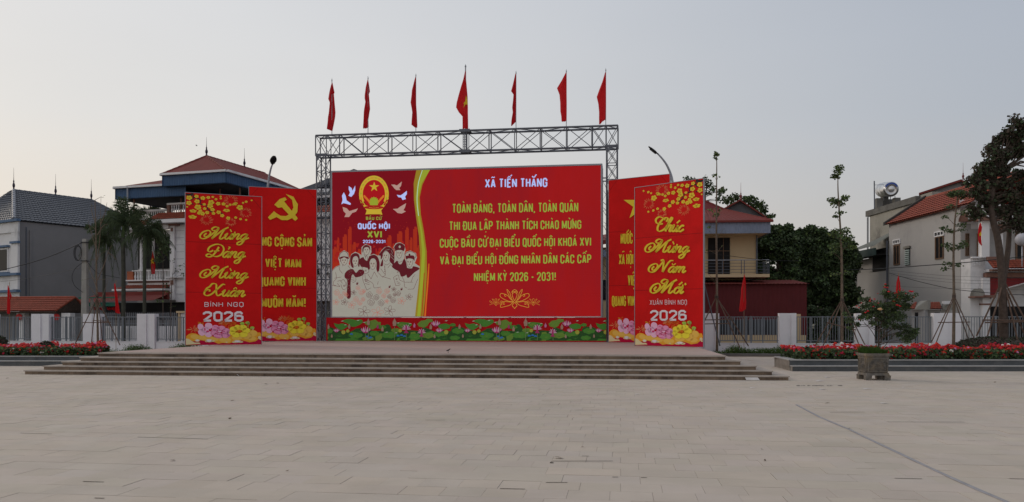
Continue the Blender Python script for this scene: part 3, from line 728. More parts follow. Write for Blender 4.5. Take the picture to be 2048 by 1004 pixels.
# ================================================================ lotus base panel under the screen
def hit(px, pn):
    t, _ = pn.uz(px, 640); return pn.A + pn.u * t
off = scr.n * .16
LA = hit(655, scr) + off; LB = hit(1213, scr) + off
lot = Panel(LA, LB, SH, 1.76)
lotus = thing('lotus_panel', (LA.x, LA.y, SH), 'long low panel printed with lotus flowers and green lotus leaves, below the LED screen', 'panel')
m = MB(); m.box(0, lot.W, 0, .08, SH, 1.765, lot.fr); build('panel_board', m, mfab('lotus_red', (.42, .008, .012)), lotus)
LM = {'g1': mfab('leaf_green', (.085, .27, .045)), 'g2': mfab('leaf_dark', (.035, .11, .03)), 'g3': mfab('leaf_light', (.17, .30, .05)), 'p1': mfab('petal_pink', (.62, .22, .42)), 'p2': mfab('petal_magenta', (.45, .05, .17)),
      'p3': mfab('petal_pale', (.70, .48, .55)), 'b': mfab('bud_tan', (.42, .27, .20)), 'bl': mfab('water_blue', (.05, .22, .60)), 'y': mfab('pod_yellow', (.42, .45, .07)), 'w': mfab('leaf_rim', (.55, .66, .50)), 'st': mfab('stem', (.2, .3, .12))}
la = Art(lot, lot.uz, .004)
def L6(x, y, per): return (640 + x / 7.877 + per * 262, 620 + y / 7.877)
def lot_shapes(per, lo=652, hi=1214):
    def ok(x): return lo + 1 < x < hi - 1
    def cl(pts): return [(min(max(x, 655.6), 1212.4), min(max(y, 636), 682)) for x, y in pts]
    def pg(n_, pts):
        q = [L6(x, y, per) for x, y in pts]
        for lim, sg in ((655.6, 1), (1212.4, -1)):
            o = []
            for (a, b), (c, d) in zip(q, q[1:] + q[:1]):
                ia, ic = (a - lim) * sg >= 0, (c - lim) * sg >= 0
                if ia: o.append((a, b))
                if ia != ic: t_ = (lim - a) / (c - a); o.append((lim, b + (d - b) * t_))
            q = o
            if len(q) < 3: return
        q = [(x, min(max(y, 636.3), 681.6)) for x, y in q]
        if max(p[0] for p in q) - min(p[0] for p in q) > .6: la.poly(n_, q)
    def leaf(n_, pts): pg(n_, pts)
    yield ('g2', lambda: pg('g2', [(0, 490), (0, 290), (60, 260), (170, 270), (240, 300), (330, 330), (400, 330), (470, 345), (560, 300), (640, 290), (700, 330), (800, 320), (900, 330), (980, 320), (1000, 250), (1060, 222), (1100, 240), (1130, 300), (1200, 320), (1300, 330),
                                   (1450, 320), (1560, 330), (1640, 270), (1700, 290), (1800, 340), (1900, 330), (2063, 330), (2063, 490)]))
    yield ('g2', lambda: pg('g2', [(535, 330), (560, 290), (650, 285), (690, 330), (700, 420), (620, 470), (540, 420)]))
    yield ('g1', lambda: pg('g1', [(345, 165), (400, 150), (430, 140), (520, 145), (560, 160), (640, 145), (672, 165), (672, 200), (620, 235), (560, 262), (510, 265), (470, 250), (430, 210), (370, 190)]))
    yield ('g1', lambda: pg('g1', [(218, 205), (290, 225), (350, 210), (430, 235), (440, 260), (380, 300), (340, 322), (290, 300), (240, 260)]))
    yield ('g3', lambda: pg('g3', [(700, 200), (720, 180), (790, 170), (870, 150), (920, 190), (960, 190), (955, 240), (880, 280), (830, 310), (790, 300), (760, 250), (710, 220)]))
    yield ('g1', lambda: pg('g1', [(1195, 200), (1290, 190), (1400, 200), (1455, 230), (1420, 260), (1330, 300), (1250, 280), (1210, 240)]))
    yield ('g3', lambda: pg('g3', [(1535, 220), (1590, 170), (1660, 160), (1690, 135), (1770, 145), (1780, 180), (1720, 200), (1690, 250), (1640, 280), (1560, 260)]))
    yield ('g1', lambda: pg('g1', [(1830, 210), (1900, 225), (1980, 210), (2060, 240), (2040, 290), (1950, 310), (1880, 290)]))
    yield ('g1', lambda: pg('g1', [(1000, 340), (1080, 350), (1180, 335), (1240, 380), (1160, 440), (1060, 420)]))
    yield ('g3', lambda: pg('g3', [(870, 420), (930, 370), (985, 370), (980, 440), (940, 490), (880, 490)]))
    yield ('g3', lambda: pg('g3', [(1430, 350), (1500, 340), (1520, 400), (1500, 490), (1420, 490), (1424, 400)]))
    yield ('g1', lambda: pg('g1', [(230, 490), (260, 450), (380, 455), (520, 440), (640, 480), (700, 470), (720, 490)]))
    yield ('g1', lambda: pg('g1', [(1230, 440), (1300, 425), (1420, 430), (1430, 490), (1200, 490)]))
    yield ('g1', lambda: pg('g1', [(1680, 350), (1760, 330), (1800, 350), (1740, 380), (1690, 375)]))
    yield ('g1', lambda: pg('g1', [(1810, 480), (1880, 450), (2000, 455), (2030, 485)]))
    for (x, y, rx_, ry_, n_, vn) in ((110, 330, 95, 45, 'g1', 'g3'), (300, 400, 120, 40, 'g2', 'g1'), (560, 395, 110, 55, 'g1', 'g3'), (640, 330, 90, 35, 'g2', 'g1'), (860, 370, 80, 40, 'g1', 'g3'), (1090, 395, 120, 50, 'g1', 'g3'), (1200, 320, 80, 32, 'g3', 'g1'), (1500, 420, 95, 50, 'g1', 'g3'),
                                   (1700, 400, 110, 45, 'g3', 'g1'), (1900, 380, 110, 50, 'g1', 'g3'), (1960, 440, 90, 36, 'g2', 'g1'), (60, 440, 80, 36, 'g1', 'g3'), (760, 450, 90, 34, 'g3', 'g1'), (1340, 460, 90, 30, 'g2', 'g1'), (980, 270, 70, 30, 'g1', 'g3'), (1290, 235, 60, 26, 'g3', 'g1'), (30, 235, 45, 26, 'g1', 'g3')):
        yield (n_, lambda x=x, y=y, rx_=rx_, ry_=ry_, n_=n_: pg(n_, [(x + rx_ * (1 + .10 * math.sin(q * 2.9 + x)) * math.cos(q * .314), y + ry_ * (1 + .16 * math.sin(q * 2.1 + y)) * math.sin(q * .314)) for q in range(20)]))
        yield (vn, lambda x=x, y=y, rx_=rx_, ry_=ry_, vn=vn: [pg(vn, [(x - 3, y + ry_ * .5), (x + rx_ * .86 * math.cos(R(a_)), y + ry_ * .8 * math.sin(R(a_))), (x + 4, y + ry_ * .5)]) for a_ in (200, 235, 270, 305, 340, 15, 165)])
    for (x, y) in ((355, 175), (600, 165), (700, 195), (1230, 205), (1420, 215), (1050, 350), (1200, 360), (1850, 225), (400, 235), (1990, 170)):
        yield ('w', lambda x=x, y=y: pg('w', [(x - 25, y + 4), (x, y - 8), (x + 26, y - 3), (x + 6, y + 5)]))
    for (x, y) in ((495, 378), (770, 440), (800, 432), (1230, 405), (1285, 395), (1330, 410), (745, 415)):
        yield ('bl', lambda x=x, y=y: pg('bl', [(x - 24, y + 10), (x - 10, y - 14), (x + 22, y - 8), (x + 26, y + 12)]))
    for (x, y, r) in ((372, 350, 34), (440, 330, 28), (1265, 325, 30), (1990, 350, 36)):
        yield ('y', lambda x=x, y=y, r=r: pg('y', [(x + r * math.cos(q * .785), y + r * math.sin(q * .785)) for q in range(8)]))
    for (x, y, s_) in ((262, 315, .7), (722, 305, 1.15), (1825, 205, 1.05), (1880, 312, .8)):
        for k in (-2, 2, -1, 1, 0):
            yield (('p1' if abs(k) != 1 else 'p3'), lambda x=x, y=y, s_=s_, k=k: pg('p1' if abs(k) != 1 else 'p3', [(x - 8 * s_ + k * 10 * s_, y + 45 * s_), (x + k * 28 * s_ - 12 * s_, y + 5 * s_), (x + k * 26 * s_, y - (50 - abs(k) * 14) * s_), (x + k * 28 * s_ + 13 * s_, y + 5 * s_), (x + 8 * s_ + k * 8 * s_, y + 45 * s_)]))
        yield ('p2', lambda x=x, y=y, s_=s_: pg('p2', [(x - 30 * s_, y + 42 * s_), (x, y + 26 * s_), (x + 32 * s_, y + 42 * s_), (x, y + 58 * s_)]))
    for (x, y, s_) in ((1362, 290, 1.0), (1605, 350, .9)):
        for k in range(7):
            q = R(-190 + k * 33)
            yield ('p1', lambda x=x, y=y, s_=s_, q=q, k=k: pg('p1' if k % 2 else 'p3', [(x - 10 * s_, y + 20 * s_), (x + 50 * s_ * math.cos(q - .2), y + 45 * s_ * math.sin(q - .2)), (x + 78 * s_ * math.cos(q), y + 70 * s_ * math.sin(q)), (x + 50 * s_ * math.cos(q + .2), y + 45 * s_ * math.sin(q + .2)), (x + 10 * s_, y + 20 * s_)]))
        yield ('p2', lambda x=x, y=y, s_=s_: pg('p2', [(x - 16, y - 40 * s_), (x + 14, y - 40 * s_), (x + 12, y + 40), (x + 40, y + 75 * s_), (x - 40, y + 75 * s_), (x - 14, y + 30)]))
    for (x, y, s_, n_) in ((765, 190, 1.3, 'b'), (1178, 195, 1.6, 'b'), (137, 262, 1, 'b'), (465, 258, 1, 'b'), (190, 408, .75, 'b'), (988, 298, 1.05, 'b'), (912, 262, .9, 'p2'), (1490, 242, .9, 'p1'), (1748, 265, 1.1, 'b'), (1808, 415, .8, 'b')):
        yield (n_, lambda x=x, y=y, s_=s_, n_=n_: pg(n_, [(x, y - 45 * s_), (x + 20 * s_, y), (x + 15 * s_, y + 35 * s_), (x - 15 * s_, y + 35 * s_), (x - 20 * s_, y)]))
    for (x, y) in ((722, 365), (1178, 260), (1362, 370), (1608, 420), (765, 240)):
        yield ('st', lambda x=x, y=y: pg('st', [(x - 4, y), (x + 4, y), (x + 4, 480), (x - 4, 480)]))
rows = [list(lot_shapes(per)) for per in (-1, 0, 1, 2)]
for i in range(len(rows[0])):
    for rw in rows: rw[i][1]()
    la.lift += .0003
la.finish(lotus, LM, {'g1': 'lotus_leaves', 'g2': 'dark_leaves', 'g3': 'pale_leaves', 'p1': 'lotus_petals', 'p2': 'lotus_hearts', 'p3': 'pale_petals', 'b': 'lotus_buds', 'bl': 'blue_water', 'y': 'seed_pods', 'w': 'leaf_rims', 'st': 'lotus_stems'})

# ================================================================ tall banners
def blossoms_top(a, fx):
    """plum branch and yellow blossoms; fx maps crop coordinates to art coordinates"""
    for q in ([(128, 125), (200, 135), (285, 110), (290, 215), (235, 245)], [(285, 190), (380, 200), (460, 250), (440, 320), (520, 345), (600, 370), (610, 430), (700, 490), (760, 520)], [(235, 320), (300, 345)], [(860, 480), (950, 520)]):
        a.stroke('black', [fx(*p) for p in q], 2.2, smooth=True)
    a.poly('black', [fx(*p) for p in [(132, 115), (285, 118), (270, 165), (200, 168), (135, 150)]])
    rr = random.Random(4)
    for (x, y, r) in ((590, 670, 165), (1130, 700, 130), (1470, 470, 165), (1130, 215, 180)):
        for k in range(26):
            q = k * .2417 + rr.uniform(-.08, .08); r0 = r * rr.uniform(.35, .6); r1 = r * rr.uniform(.75, 1)
            a.stroke('fire2', [fx(x + r0 * math.cos(q), y + r0 * .75 * math.sin(q)), fx(x + r1 * math.cos(q), y + r1 * .75 * math.sin(q))], .55)
    a.layer()
    BL = [(205, 205, 75), (365, 165, 55), (505, 195, 62), (625, 175, 50), (725, 157, 35), (797, 205, 38), (900, 135, 28), (903, 180, 32), (375, 275, 68), (200, 320, 70), (535, 332, 42), (690, 280, 78), (845, 300, 60), (965, 300, 52),
          (1045, 345, 42), (1115, 310, 36), (1230, 285, 50), (1335, 360, 85), (1480, 222, 38), (1408, 252, 30), (1605, 185, 28), (665, 360, 75), (395, 400, 85), (545, 425, 45), (720, 440, 58), (1032, 440, 90), (290, 490, 90), (450, 480, 50),
          (600, 510, 55), (740, 520, 48), (855, 490, 60), (935, 560, 55), (1070, 610, 55), (1240, 590, 40), (1350, 618, 38), (1480, 632, 32), (280, 620, 105), (1180, 300, 30), (160, 405, 25), (500, 540, 60), (420, 530, 50), (1260, 270, 30)]
    for (x, y, r) in BL:
        r *= .92; ry = .78 if r < 80 else .45
        for k in range(5):
            q = k * 1.2566 + x; cx, cy = x + .56 * r * math.cos(q), y + .56 * r * ry * math.sin(q)
            a.poly('yellow', [fx(cx + .44 * r * math.cos(t * .9), cy + .44 * r * ry * math.sin(t * .9)) for t in range(7)])
    a.layer()
    for (x, y, r) in BL:
        a.poly('edge', [fx(x + .22 * r * math.cos(t * 1.05), y + .18 * r * math.sin(t * 1.05)) for t in range(6)])
        if r > 60:
            for k in range(5):
                q = k * 1.2566 + x + .63; a.stroke('edge', [fx(x, y), fx(x + .6 * r * math.cos(q), y + .45 * r * math.sin(q))], .45)
def flowers_bottom(a, fx):
    def pl(n_, pts): a.poly(n_, [fx(*p) for p in pts])
    def el(n_, x, y, rx_, ry_, rot=0, jit=0): a.poly(n_, [fx(x + rx_ * (1 + (math.sin(i * 7.3 + x) * jit)) * math.cos(i * .4488) * math.cos(rot) - ry_ * math.sin(i * .4488) * math.sin(rot), y + rx_ * math.cos(i * .4488) * math.sin(rot) + ry_ * (1 + (math.sin(i * 7.3 + x) * jit)) * math.sin(i * .4488) * math.cos(rot)) for i in range(14)])
    rr = random.Random(9)
    for (x, y, r, n_, c) in ((690, 370, 130, 44, 'fire'), (620, 350, 90, 22, 'fire2'), (180, 440, 105, 22, 'fire2'), (300, 345, 60, 10, 'edge'), (760, 350, 70, 16, 'fire')):
        for k in range(n_):
            q = rr.uniform(0, 6.28); r0 = r * rr.uniform(.1, .4); r1 = r * rr.uniform(.6, 1)
            a.stroke(c, [fx(x + r0 * math.cos(q), y + r0 * .6 * math.sin(q)), fx(x + r1 * math.cos(q), y + r1 * .6 * math.sin(q))], .7)
    pl('mag2', [(76, 560), (1176, 560), (1176, 664), (76, 664)]); a.layer()
    pl('orange', [(80, 560), (82, 535), (120, 505), (165, 492), (215, 500), (260, 520), (330, 512), (400, 520), (480, 545), (600, 560), (700, 510), (780, 490), (900, 500), (1000, 455), (1045, 445), (1100, 470), (1120, 490), (1160, 490), (1174, 520), (1172, 545), (1110, 560), (1140, 585), (1090, 620),
                  (1000, 636), (930, 615), (860, 600), (780, 622), (700, 648), (600, 640), (540, 652), (480, 625), (380, 612), (280, 596), (180, 612), (90, 580)])
    a.layer()
    for (x, y, rx_, ry_) in ((330, 555, 85, 38), (470, 585, 80, 32), (640, 600, 90, 40), (820, 560, 90, 38), (960, 540, 80, 50), (1060, 500, 60, 45), (200, 545, 60, 35), (1040, 580, 60, 30)): el('orange2', x, y, rx_, ry_, jit=.08)
    pl('cream', [(76, 570), (120, 580), (155, 605), (200, 630), (265, 632), (285, 650), (76, 662)])
    a.layer()
    for (x, y, rx_, ry_) in ((405, 605, 52, 24), (450, 610, 42, 12), (380, 612, 34, 14), (820, 620, 60, 20), (790, 630, 52, 14), (860, 628, 46, 14), (238, 600, 36, 20), (1150, 565, 24, 22), (1162, 590, 14, 10), (660, 630, 16, 9)): el('cream', x, y, rx_, ry_); 
    a.layer()
    for (x, y, rx_, ry_) in ((405, 605, 36, 17), (820, 620, 44, 14), (238, 600, 22, 12)): el('white', x, y, rx_, ry_)
    for (x, y, rx_, ry_, t) in ((285, 405, 42, 50, -.6), (400, 390, 55, 46, .2), (300, 485, 55, 45, .5), (400, 510, 55, 45, 0), (350, 450, 55, 45, 0)): el('pink2', x, y, rx_, ry_, t)
    a.layer()
    for (x, y, rx_, ry_) in ((500, 420, 60, 42), (580, 430, 62, 42), (650, 470, 60, 45), (640, 530, 62, 38), (540, 530, 68, 42), (480, 480, 52, 42), (690, 500, 30, 45)): el('pink', x, y, rx_, ry_, 0, .06)
    a.layer()
    for (x, y, rx_, ry_) in ((385, 470, 22, 14), (345, 440, 10, 22), (430, 440, 12, 12)): el('magenta', x, y, rx_, ry_)
    for k in range(20):
        q = k * .62; r0 = 26 + 4 * (k % 5); a.stroke('magenta', [fx(562 + r0 * math.cos(q), 485 + r0 * .7 * math.sin(q)), fx(562 + (r0 + 34) * math.cos(q + .5), 485 + (r0 + 30) * .62 * math.sin(q + .5))], .9)
    for q in ([(455, 460), (430, 500), (470, 545), (560, 560)], [(700, 470), (712, 520), (660, 555)], [(480, 400), (520, 410), (560, 440)]): a.stroke('magenta', [fx(*p) for p in q], .8, smooth=True)
    el('pink2', 560, 470, 26, 16)
    for (x, y, rx_, ry_) in ((760, 440, 58, 40), (820, 415, 52, 42), (900, 415, 60, 42), (950, 460, 62, 40), (910, 520, 66, 40), (800, 525, 62, 38), (740, 490, 46, 36)): el('lemon', x, y, rx_, ry_)
    a.layer()
    for k in range(14): q = k * .449; a.stroke('edge', [fx(850 + 20 * math.cos(q), 462 + 12 * math.sin(q)), fx(850 + 70 * math.cos(q), 462 + 46 * math.sin(q))], .6)
    el('fire', 850, 462, 22, 14); 
    for (x, y, x2, y2) in ((890, 355, 915, 410), (970, 345, 960, 410), (985, 350, 978, 420), (1040, 420, 1000, 460)):
        a.stroke('green', [fx(x, y), fx(x2, y2)], .8); el('green', x, y, 34 if x != 985 else 20, 22)
    el('cream', 985, 350, 16, 20); el('cream', 1050, 435, 14, 14)
def seam(a, pts): a.stroke('darkline', pts, .42)
def banner(name, label, TL, TR, Yl, Yr, ztop, inner, cl, cr, mirror=False, top=True):
    A = Vector((XatY(TL, Yl), Yl, 0)); B = Vector((XatY(TR, Yr), Yr, 0))
    pn = Panel(A, B, SH, ztop); t = thing('banner_panel', (A.x, A.y, SH), label, 'banner', 'tall red festive banners either side of the screen')
    f_ = pn.fr
    # tensioned canvas, very slightly billowed, wrapped round a steel frame
    nu, nv = 12, 24; m_ = MB(); vv = []; rr = random.Random(name)
    def bul(i, j): return 0.0
    for j in range(nv + 1):
        for i in range(nu + 1): vv.append(f_.p(pn.W * i / nu, bul(i, j), SH + .02 + (ztop - SH - .02) * j / nv))
    m_.add(vv, [(j * (nu + 1) + i, j * (nu + 1) + i + 1, (j + 1) * (nu + 1) + i + 1, (j + 1) * (nu + 1) + i) for j in range(nv) for i in range(nu)])
    m_.box(0, .012, .002, .09, SH + .02, ztop, f_); m_.box(pn.W - .012, pn.W, .002, .09, SH + .02, ztop, f_)
    build('canvas', m_, pr_red, t)
    for (u0, u1, z0, z1) in ((-.022, -.002, SH, ztop + .02), (pn.W + .002, pn.W + .022, SH, ztop + .02)):
        m_ = MB(); m_.box(u0, u1, -.012, .08, z0, z1, f_); build('frame_post', m_, steel_l, t)
    for z in (SH + .05, SH + (ztop - SH) * .35, SH + (ztop - SH) * .68, ztop - .04):
        m_ = MB(); m_.box(.013, pn.W - .013, .02, .06, z - .02, z + .02, f_); build('cross_rail', m_, steel, t)
    m_ = MB(); m_.box(-.002, pn.W + .002, -.01, .05, ztop + .001, ztop + .02, f_); build('top_rail', m_, steel_l, t)
    for u in (.3, pn.W - .3):
        m_ = MB(); m_.tube([f_.p(u, .07, SH + 3.4), f_.p(u, 1.7, SH + .02)], .025, 6); build('rear_strut', m_, steel, t)
    a = Art(pn, pn.uz, .004)
    Wd, Hh = pn.W, ztop - SH
    def cu(x, y):      # bottom art: crop coordinates to photo pixels on this panel via u, z
        u = (x - 70) / 1110 * Wd; z = SH + (674 - y) / 2209 * Hh
        return u, z
    def tu(x, y):
        xx = (x - 125) / 1710
        if mirror: xx = 1 - xx
        return xx * Wd, ztop - (y - 95) / 11.15 / 300 * Hh
    a.c = lambda u, z: (u, z)
    kpx = Wd / 152
    _st = a.stroke
    def sst(n_, pts, w_, **k): return _st(n_, pts, w_ * kpx, **k)
    a.stroke = sst
    flowers_bottom(a, cu)
    if top: a.lift = .004; blossoms_top(a, tu)
    a.stroke = _st; a.c = pn.uz; a.lift = .02
    inner(a)
    # frame bars showing through and tape seams at the corners
    a.c = lambda u, z: (u, z); a.lift = .0015
    for z in (SH + Hh * .35, SH + Hh * .68): a.stroke('darkline', [(0.0, z), (Wd, z - .01)], .022)
    a.stroke('darkline', [(Wd * (.86), ztop - .02), (Wd - .02, ztop - .5)], .02)
    if not top: a.stroke('darkline', [(Wd * .14, ztop - .02), (.02, ztop - .5)], .02)
    else: a.stroke('darkline', [(Wd * .505, SH + Hh * .35), (Wd * .505, SH + Hh * .68)], .012)
    a.finish(t, pr, {'yellow': 'yellow_lettering', 'edge': 'blossom_hearts', 'white': 'white_lettering', 'darkline': 'seams', 'orange': 'orange_clouds', 'orange2': 'light_clouds', 'cream': 'cream_clouds', 'pink': 'peony', 'pink2': 'pale_peony',
                     'magenta': 'peony_lines', 'mag2': 'crimson_border', 'lemon': 'yellow_flower', 'green': 'green_buds', 'fire': 'firework_print', 'fire2': 'pale_firework_print', 'black': 'branch_print'})
    return t
def conv(ox, oy, s): return lambda x, y: (ox + x / s, oy + y / s)
k5 = conv(360, 370, 3.043); k6 = conv(1200, 340, 2.787)
def sc_line(a, kk, t_, x0, x1, yb, xh, slope=0):
    (a0, b0), (a1, _) = kk(x0, yb), kk(x1, yb); s = (a1 - a0) / (x1 - x0)
    a.lift += .0; script_text(a, 'edge', t_, a0 - .35, a1 + .35, b0 + .2, xh * s, .35, slope * s); a.lift += .003
    script_text(a, 'yellow', t_, a0, a1, b0, xh * s, .255, slope * s)
def in_lf(a):
    for t_, x0, x1, yb, xh in (('Mừng', 115, 432, 325, 34), ('Đảng', 137, 412, 436, 36), ('Mừng', 115, 430, 562, 34), ('Xuân', 130, 412, 672, 36)): sc_line(a, k5, t_, x0, x1, yb, xh, 8)
    for t_, x0, x1, y0, y1, kw in (('BÍNH NGỌ', 148, 386, 713, 741, dict(t=.11, gw=.66, gap=.26)), ('2026', 139, 386, 768, 832, dict(t=.215, gw=.72, gap=.13))):
        (p0, q0), (p1, q1) = k5(x0, y1), k5(x1, y1); block_text(a, 'white', t_, p0, p1, q0, q1, (y1 - y0) / 3.043, **kw)
def in_rf(a):
    for t_, x0, x1, yb, xh in (('Chúc', 272, 482, 340, 36), ('Mừng', 248, 514, 456, 34), ('Năm', 266, 496, 568, 33), ('Mới', 278, 486, 684, 36)): sc_line(a, k6, t_, x0, x1, yb, xh, 4)
    for t_, x0, x1, y0, y1, kw in (('XUÂN BÍNH NGỌ', 280, 487, 724, 752, dict(t=.10, gw=.5, gap=.2)), ('2026', 282, 485, 780, 842, dict(t=.215, gw=.70, gap=.13))):
        (p0, q0), (p1, q1) = k6(x0, y1), k6(x1, y1); block_text(a, 'white', t_, p0, p1, q0, q1 - .4, (y1 - y0) / 2.787, **kw)
def blk(a, kk, s, rows_):
    for t_, x0, x1, y0, y1, dr in rows_:
        for nm, d in (('edge', .35), ('yellow', 0)):
            (p0, q0), (p1, q1) = kk(x0, y1), kk(x1, y1 + dr); block_text(a, nm, t_, p0 + d, p1 + d, q0 + d, q1 + d, (y1 - y0) / s, t=.19, gw=.35, gap=.07); a.lift += .0025
def in_lb(a):
    blk(a, k5, 3.043, (('ĐẢNG CỘNG SẢN', 437, 803, 312, 372, 6), ('VIỆT NAM', 519, 737, 444, 502, 4), ('QUANG VINH', 478, 765, 556, 616, 1), ('MUÔN NĂM!', 493, 765, 686, 746, -1)))
    a.poly('yellow', [k5(*p) for p in [(574, 120), (607, 86), (640, 75), (650, 90), (634, 100), (652, 124), (712, 196), (716, 205), (703, 218), (694, 214), (620, 136), (598, 140)]]); a.lift += .003
    a.poly('yellow', [k5(*p) for p in [(642, 55), (690, 72), (717, 118), (714, 165), (690, 198), (655, 215), (618, 214), (588, 196), (548, 213), (535, 197), (572, 160), (586, 172), (612, 188), (645, 190), (674, 172), (690, 138), (682, 92)]])
def in_rb(a):
    blk(a, k6, 2.787, (('NƯỚC CỘNG HOÀ', 116, 318, 350, 415, -6), ('XÃ HỘI CHỦ NGHĨA', 107, 326, 465, 530, -4), ('VIỆT NAM', 157, 275, 582, 648, -2), ('QUANG VINH MUÔN NĂM!', 68, 350, 698, 762, -2)))
    x, y = k6(220, 195); a.star('yellow', x, y, 32.5)
banner('a', 'tall red banner with script words ending Xuân and 2026, front left', 371, 523, 33.2, 34.4, 6.78, in_lf, 0, 0)
banner('b', 'tall red banner with yellow hammer and sickle, half behind the front left banner', 498, 632.8, 39.3, 40.2, 8.0, in_lb, 0, 0, top=False)
banner('c', 'tall red banner with yellow star, mostly behind the front right banner', 1217.5, 1339.5, 37.95, 36.3, 8.07, in_rb, 0, 0, top=False)
banner('d', 'tall red banner with script words Chúc Mừng Năm Mới, front right', 1270, 1406.5, 33.1, 30.9, 6.95, in_rf, 0, 0, mirror=True)

# ================================================================ truss gantry
gl = Panel(SA, SB, SH, 10.7)
def ug(px): return gl.uz(px, 640)[0]
gf = gl.fr
gantry = thing('truss_gantry', gf.p(ug(633), 0, SH), 'grey steel lattice gantry with a boxed truss beam spanning over the LED screen', 'gantry')
def rod(name, a, b, r, parent, n=5):
    m_ = MB(); m_.tube([a, b], r, n); return build(name, m_, steel, parent)
Zb, Zt = 9.72, 10.70; D = .62; FV = -.12
def tower(u0, u1):
    m_ = MB()
    for v in (FV, FV + D): 
        for u in (u0, u1): m_.box(u - .12, u + .12, v - .12, v + .12, SH, SH + .02, gf)
    tw = build('tower', m_, steel, gantry)
    for v in (FV, FV + D):
        for u in (u0, u1): rod('chord', gf.p(u, v, SH), gf.p(u, v, Zb), .038, tw)
    nb = 12; h = (Zb - SH) / nb
    for k in range(nb):
        z0, z1 = SH + k * h, SH + (k + 1) * h
        for v in (FV, FV + D):
            rod('cross_bar', gf.p(u0, v, z1), gf.p(u1, v, z1), .02, tw)
            rod('brace', gf.p(u0, v, z0), gf.p(u1, v, z1), .016, tw); rod('brace', gf.p(u1, v - .0, z0), gf.p(u0, v, z1), .016, tw)
        for u in (u0, u1):
            rod('cross_bar', gf.p(u, FV, z1), gf.p(u, FV + D, z1), .02, tw)
            rod('brace', gf.p(u, FV, z0), gf.p(u, FV + D, z1), .016, tw) if k % 2 else rod('brace', gf.p(u, FV + D, z0), gf.p(u, FV, z1), .016, tw)
    m_ = MB(); m_.box(u0 - .04, u1 + .05, FV - .042, FV - .02, Zb - .05, Zb + .09, gf)
    m_.add([gf.p(u0 + .03, FV - .03, Zb - .06), gf.p(u0 + .22, FV - .03, Zb - .06), gf.p(u0 + .03, FV - .03, Zb - .3)], [(0, 2, 1)]); build('gusset_plate', m_, steel, tw)
tower(ug(635), ug(653.5)); tower(ug(1213.5), ug(1234.5))
bm = MB(); uc = ug(930.5)
[bm.box(uc + a_, uc + a_ + .03, v_, v_ + .03, Zb + .05, Zt - .05, gf) for a_ in (-.09, .06) for v_ in (FV - .04, FV + D)]; 
beam = build('beam', bm, steel, gantry)
for v in (FV, FV + D):
    for z in (Zb, Zt): rod('chord', gf.p(ug(633), v, z), gf.p(ug(1236), v, z), .05, beam)
for z in (Zb, Zt):
    m_ = MB(); m_.box(uc - .26, uc + .26, FV - .07, FV - .052, z - .07, z + .07, gf); m_.box(uc - .26, uc + .26, FV - .052, FV + D + .052, z - .012, z + .012, gf); build('splice_plate', m_, steel, beam)
for i in range(6):
    m_ = MB(); m_.box(uc - .05, uc + .05, FV - .056, FV - .051, Zb + .18 + i * .115, Zb + .22 + i * .115, gf); build('bolt_strip', m_, steel_l, beam)
nodes = [ug(x) for x in (633, 654.5, 681, 728, 778, 827, 877, 930, 979, 1030, 1081, 1133, 1184, 1212, 1236)]
for i, u in enumerate(nodes):
    for v in (FV, FV + D): rod('upright', gf.p(u, v, Zb), gf.p(u, v, Zt), .024 if i % 2 else .03, beam)
    for z in (Zb, Zt): rod('cross_bar', gf.p(u, FV, z), gf.p(u, FV + D, z), .022, beam)
    if i + 1 < len(nodes):
        u2 = nodes[i + 1]
        for v in (FV, FV + D):
            if v == FV or i % 2 == 0: rod('brace', gf.p(u, v, Zt), gf.p(u2, v, Zb), .018, beam)
            if v == FV or i % 2 == 1: rod('brace', gf.p(u, v, Zb), gf.p(u2, v, Zt), .018, beam)
        for z in (Zb, Zt): rod('brace', gf.p(u, FV if i % 2 else FV + D, z), gf.p(u2, FV + D if i % 2 else FV, z), .018, beam)
for z in (8.15, 8.3): rod('screen_tie', gf.p(scr.W + .06, .06, z), gf.p(ug(1213.5), .06, z), .03, gantry)

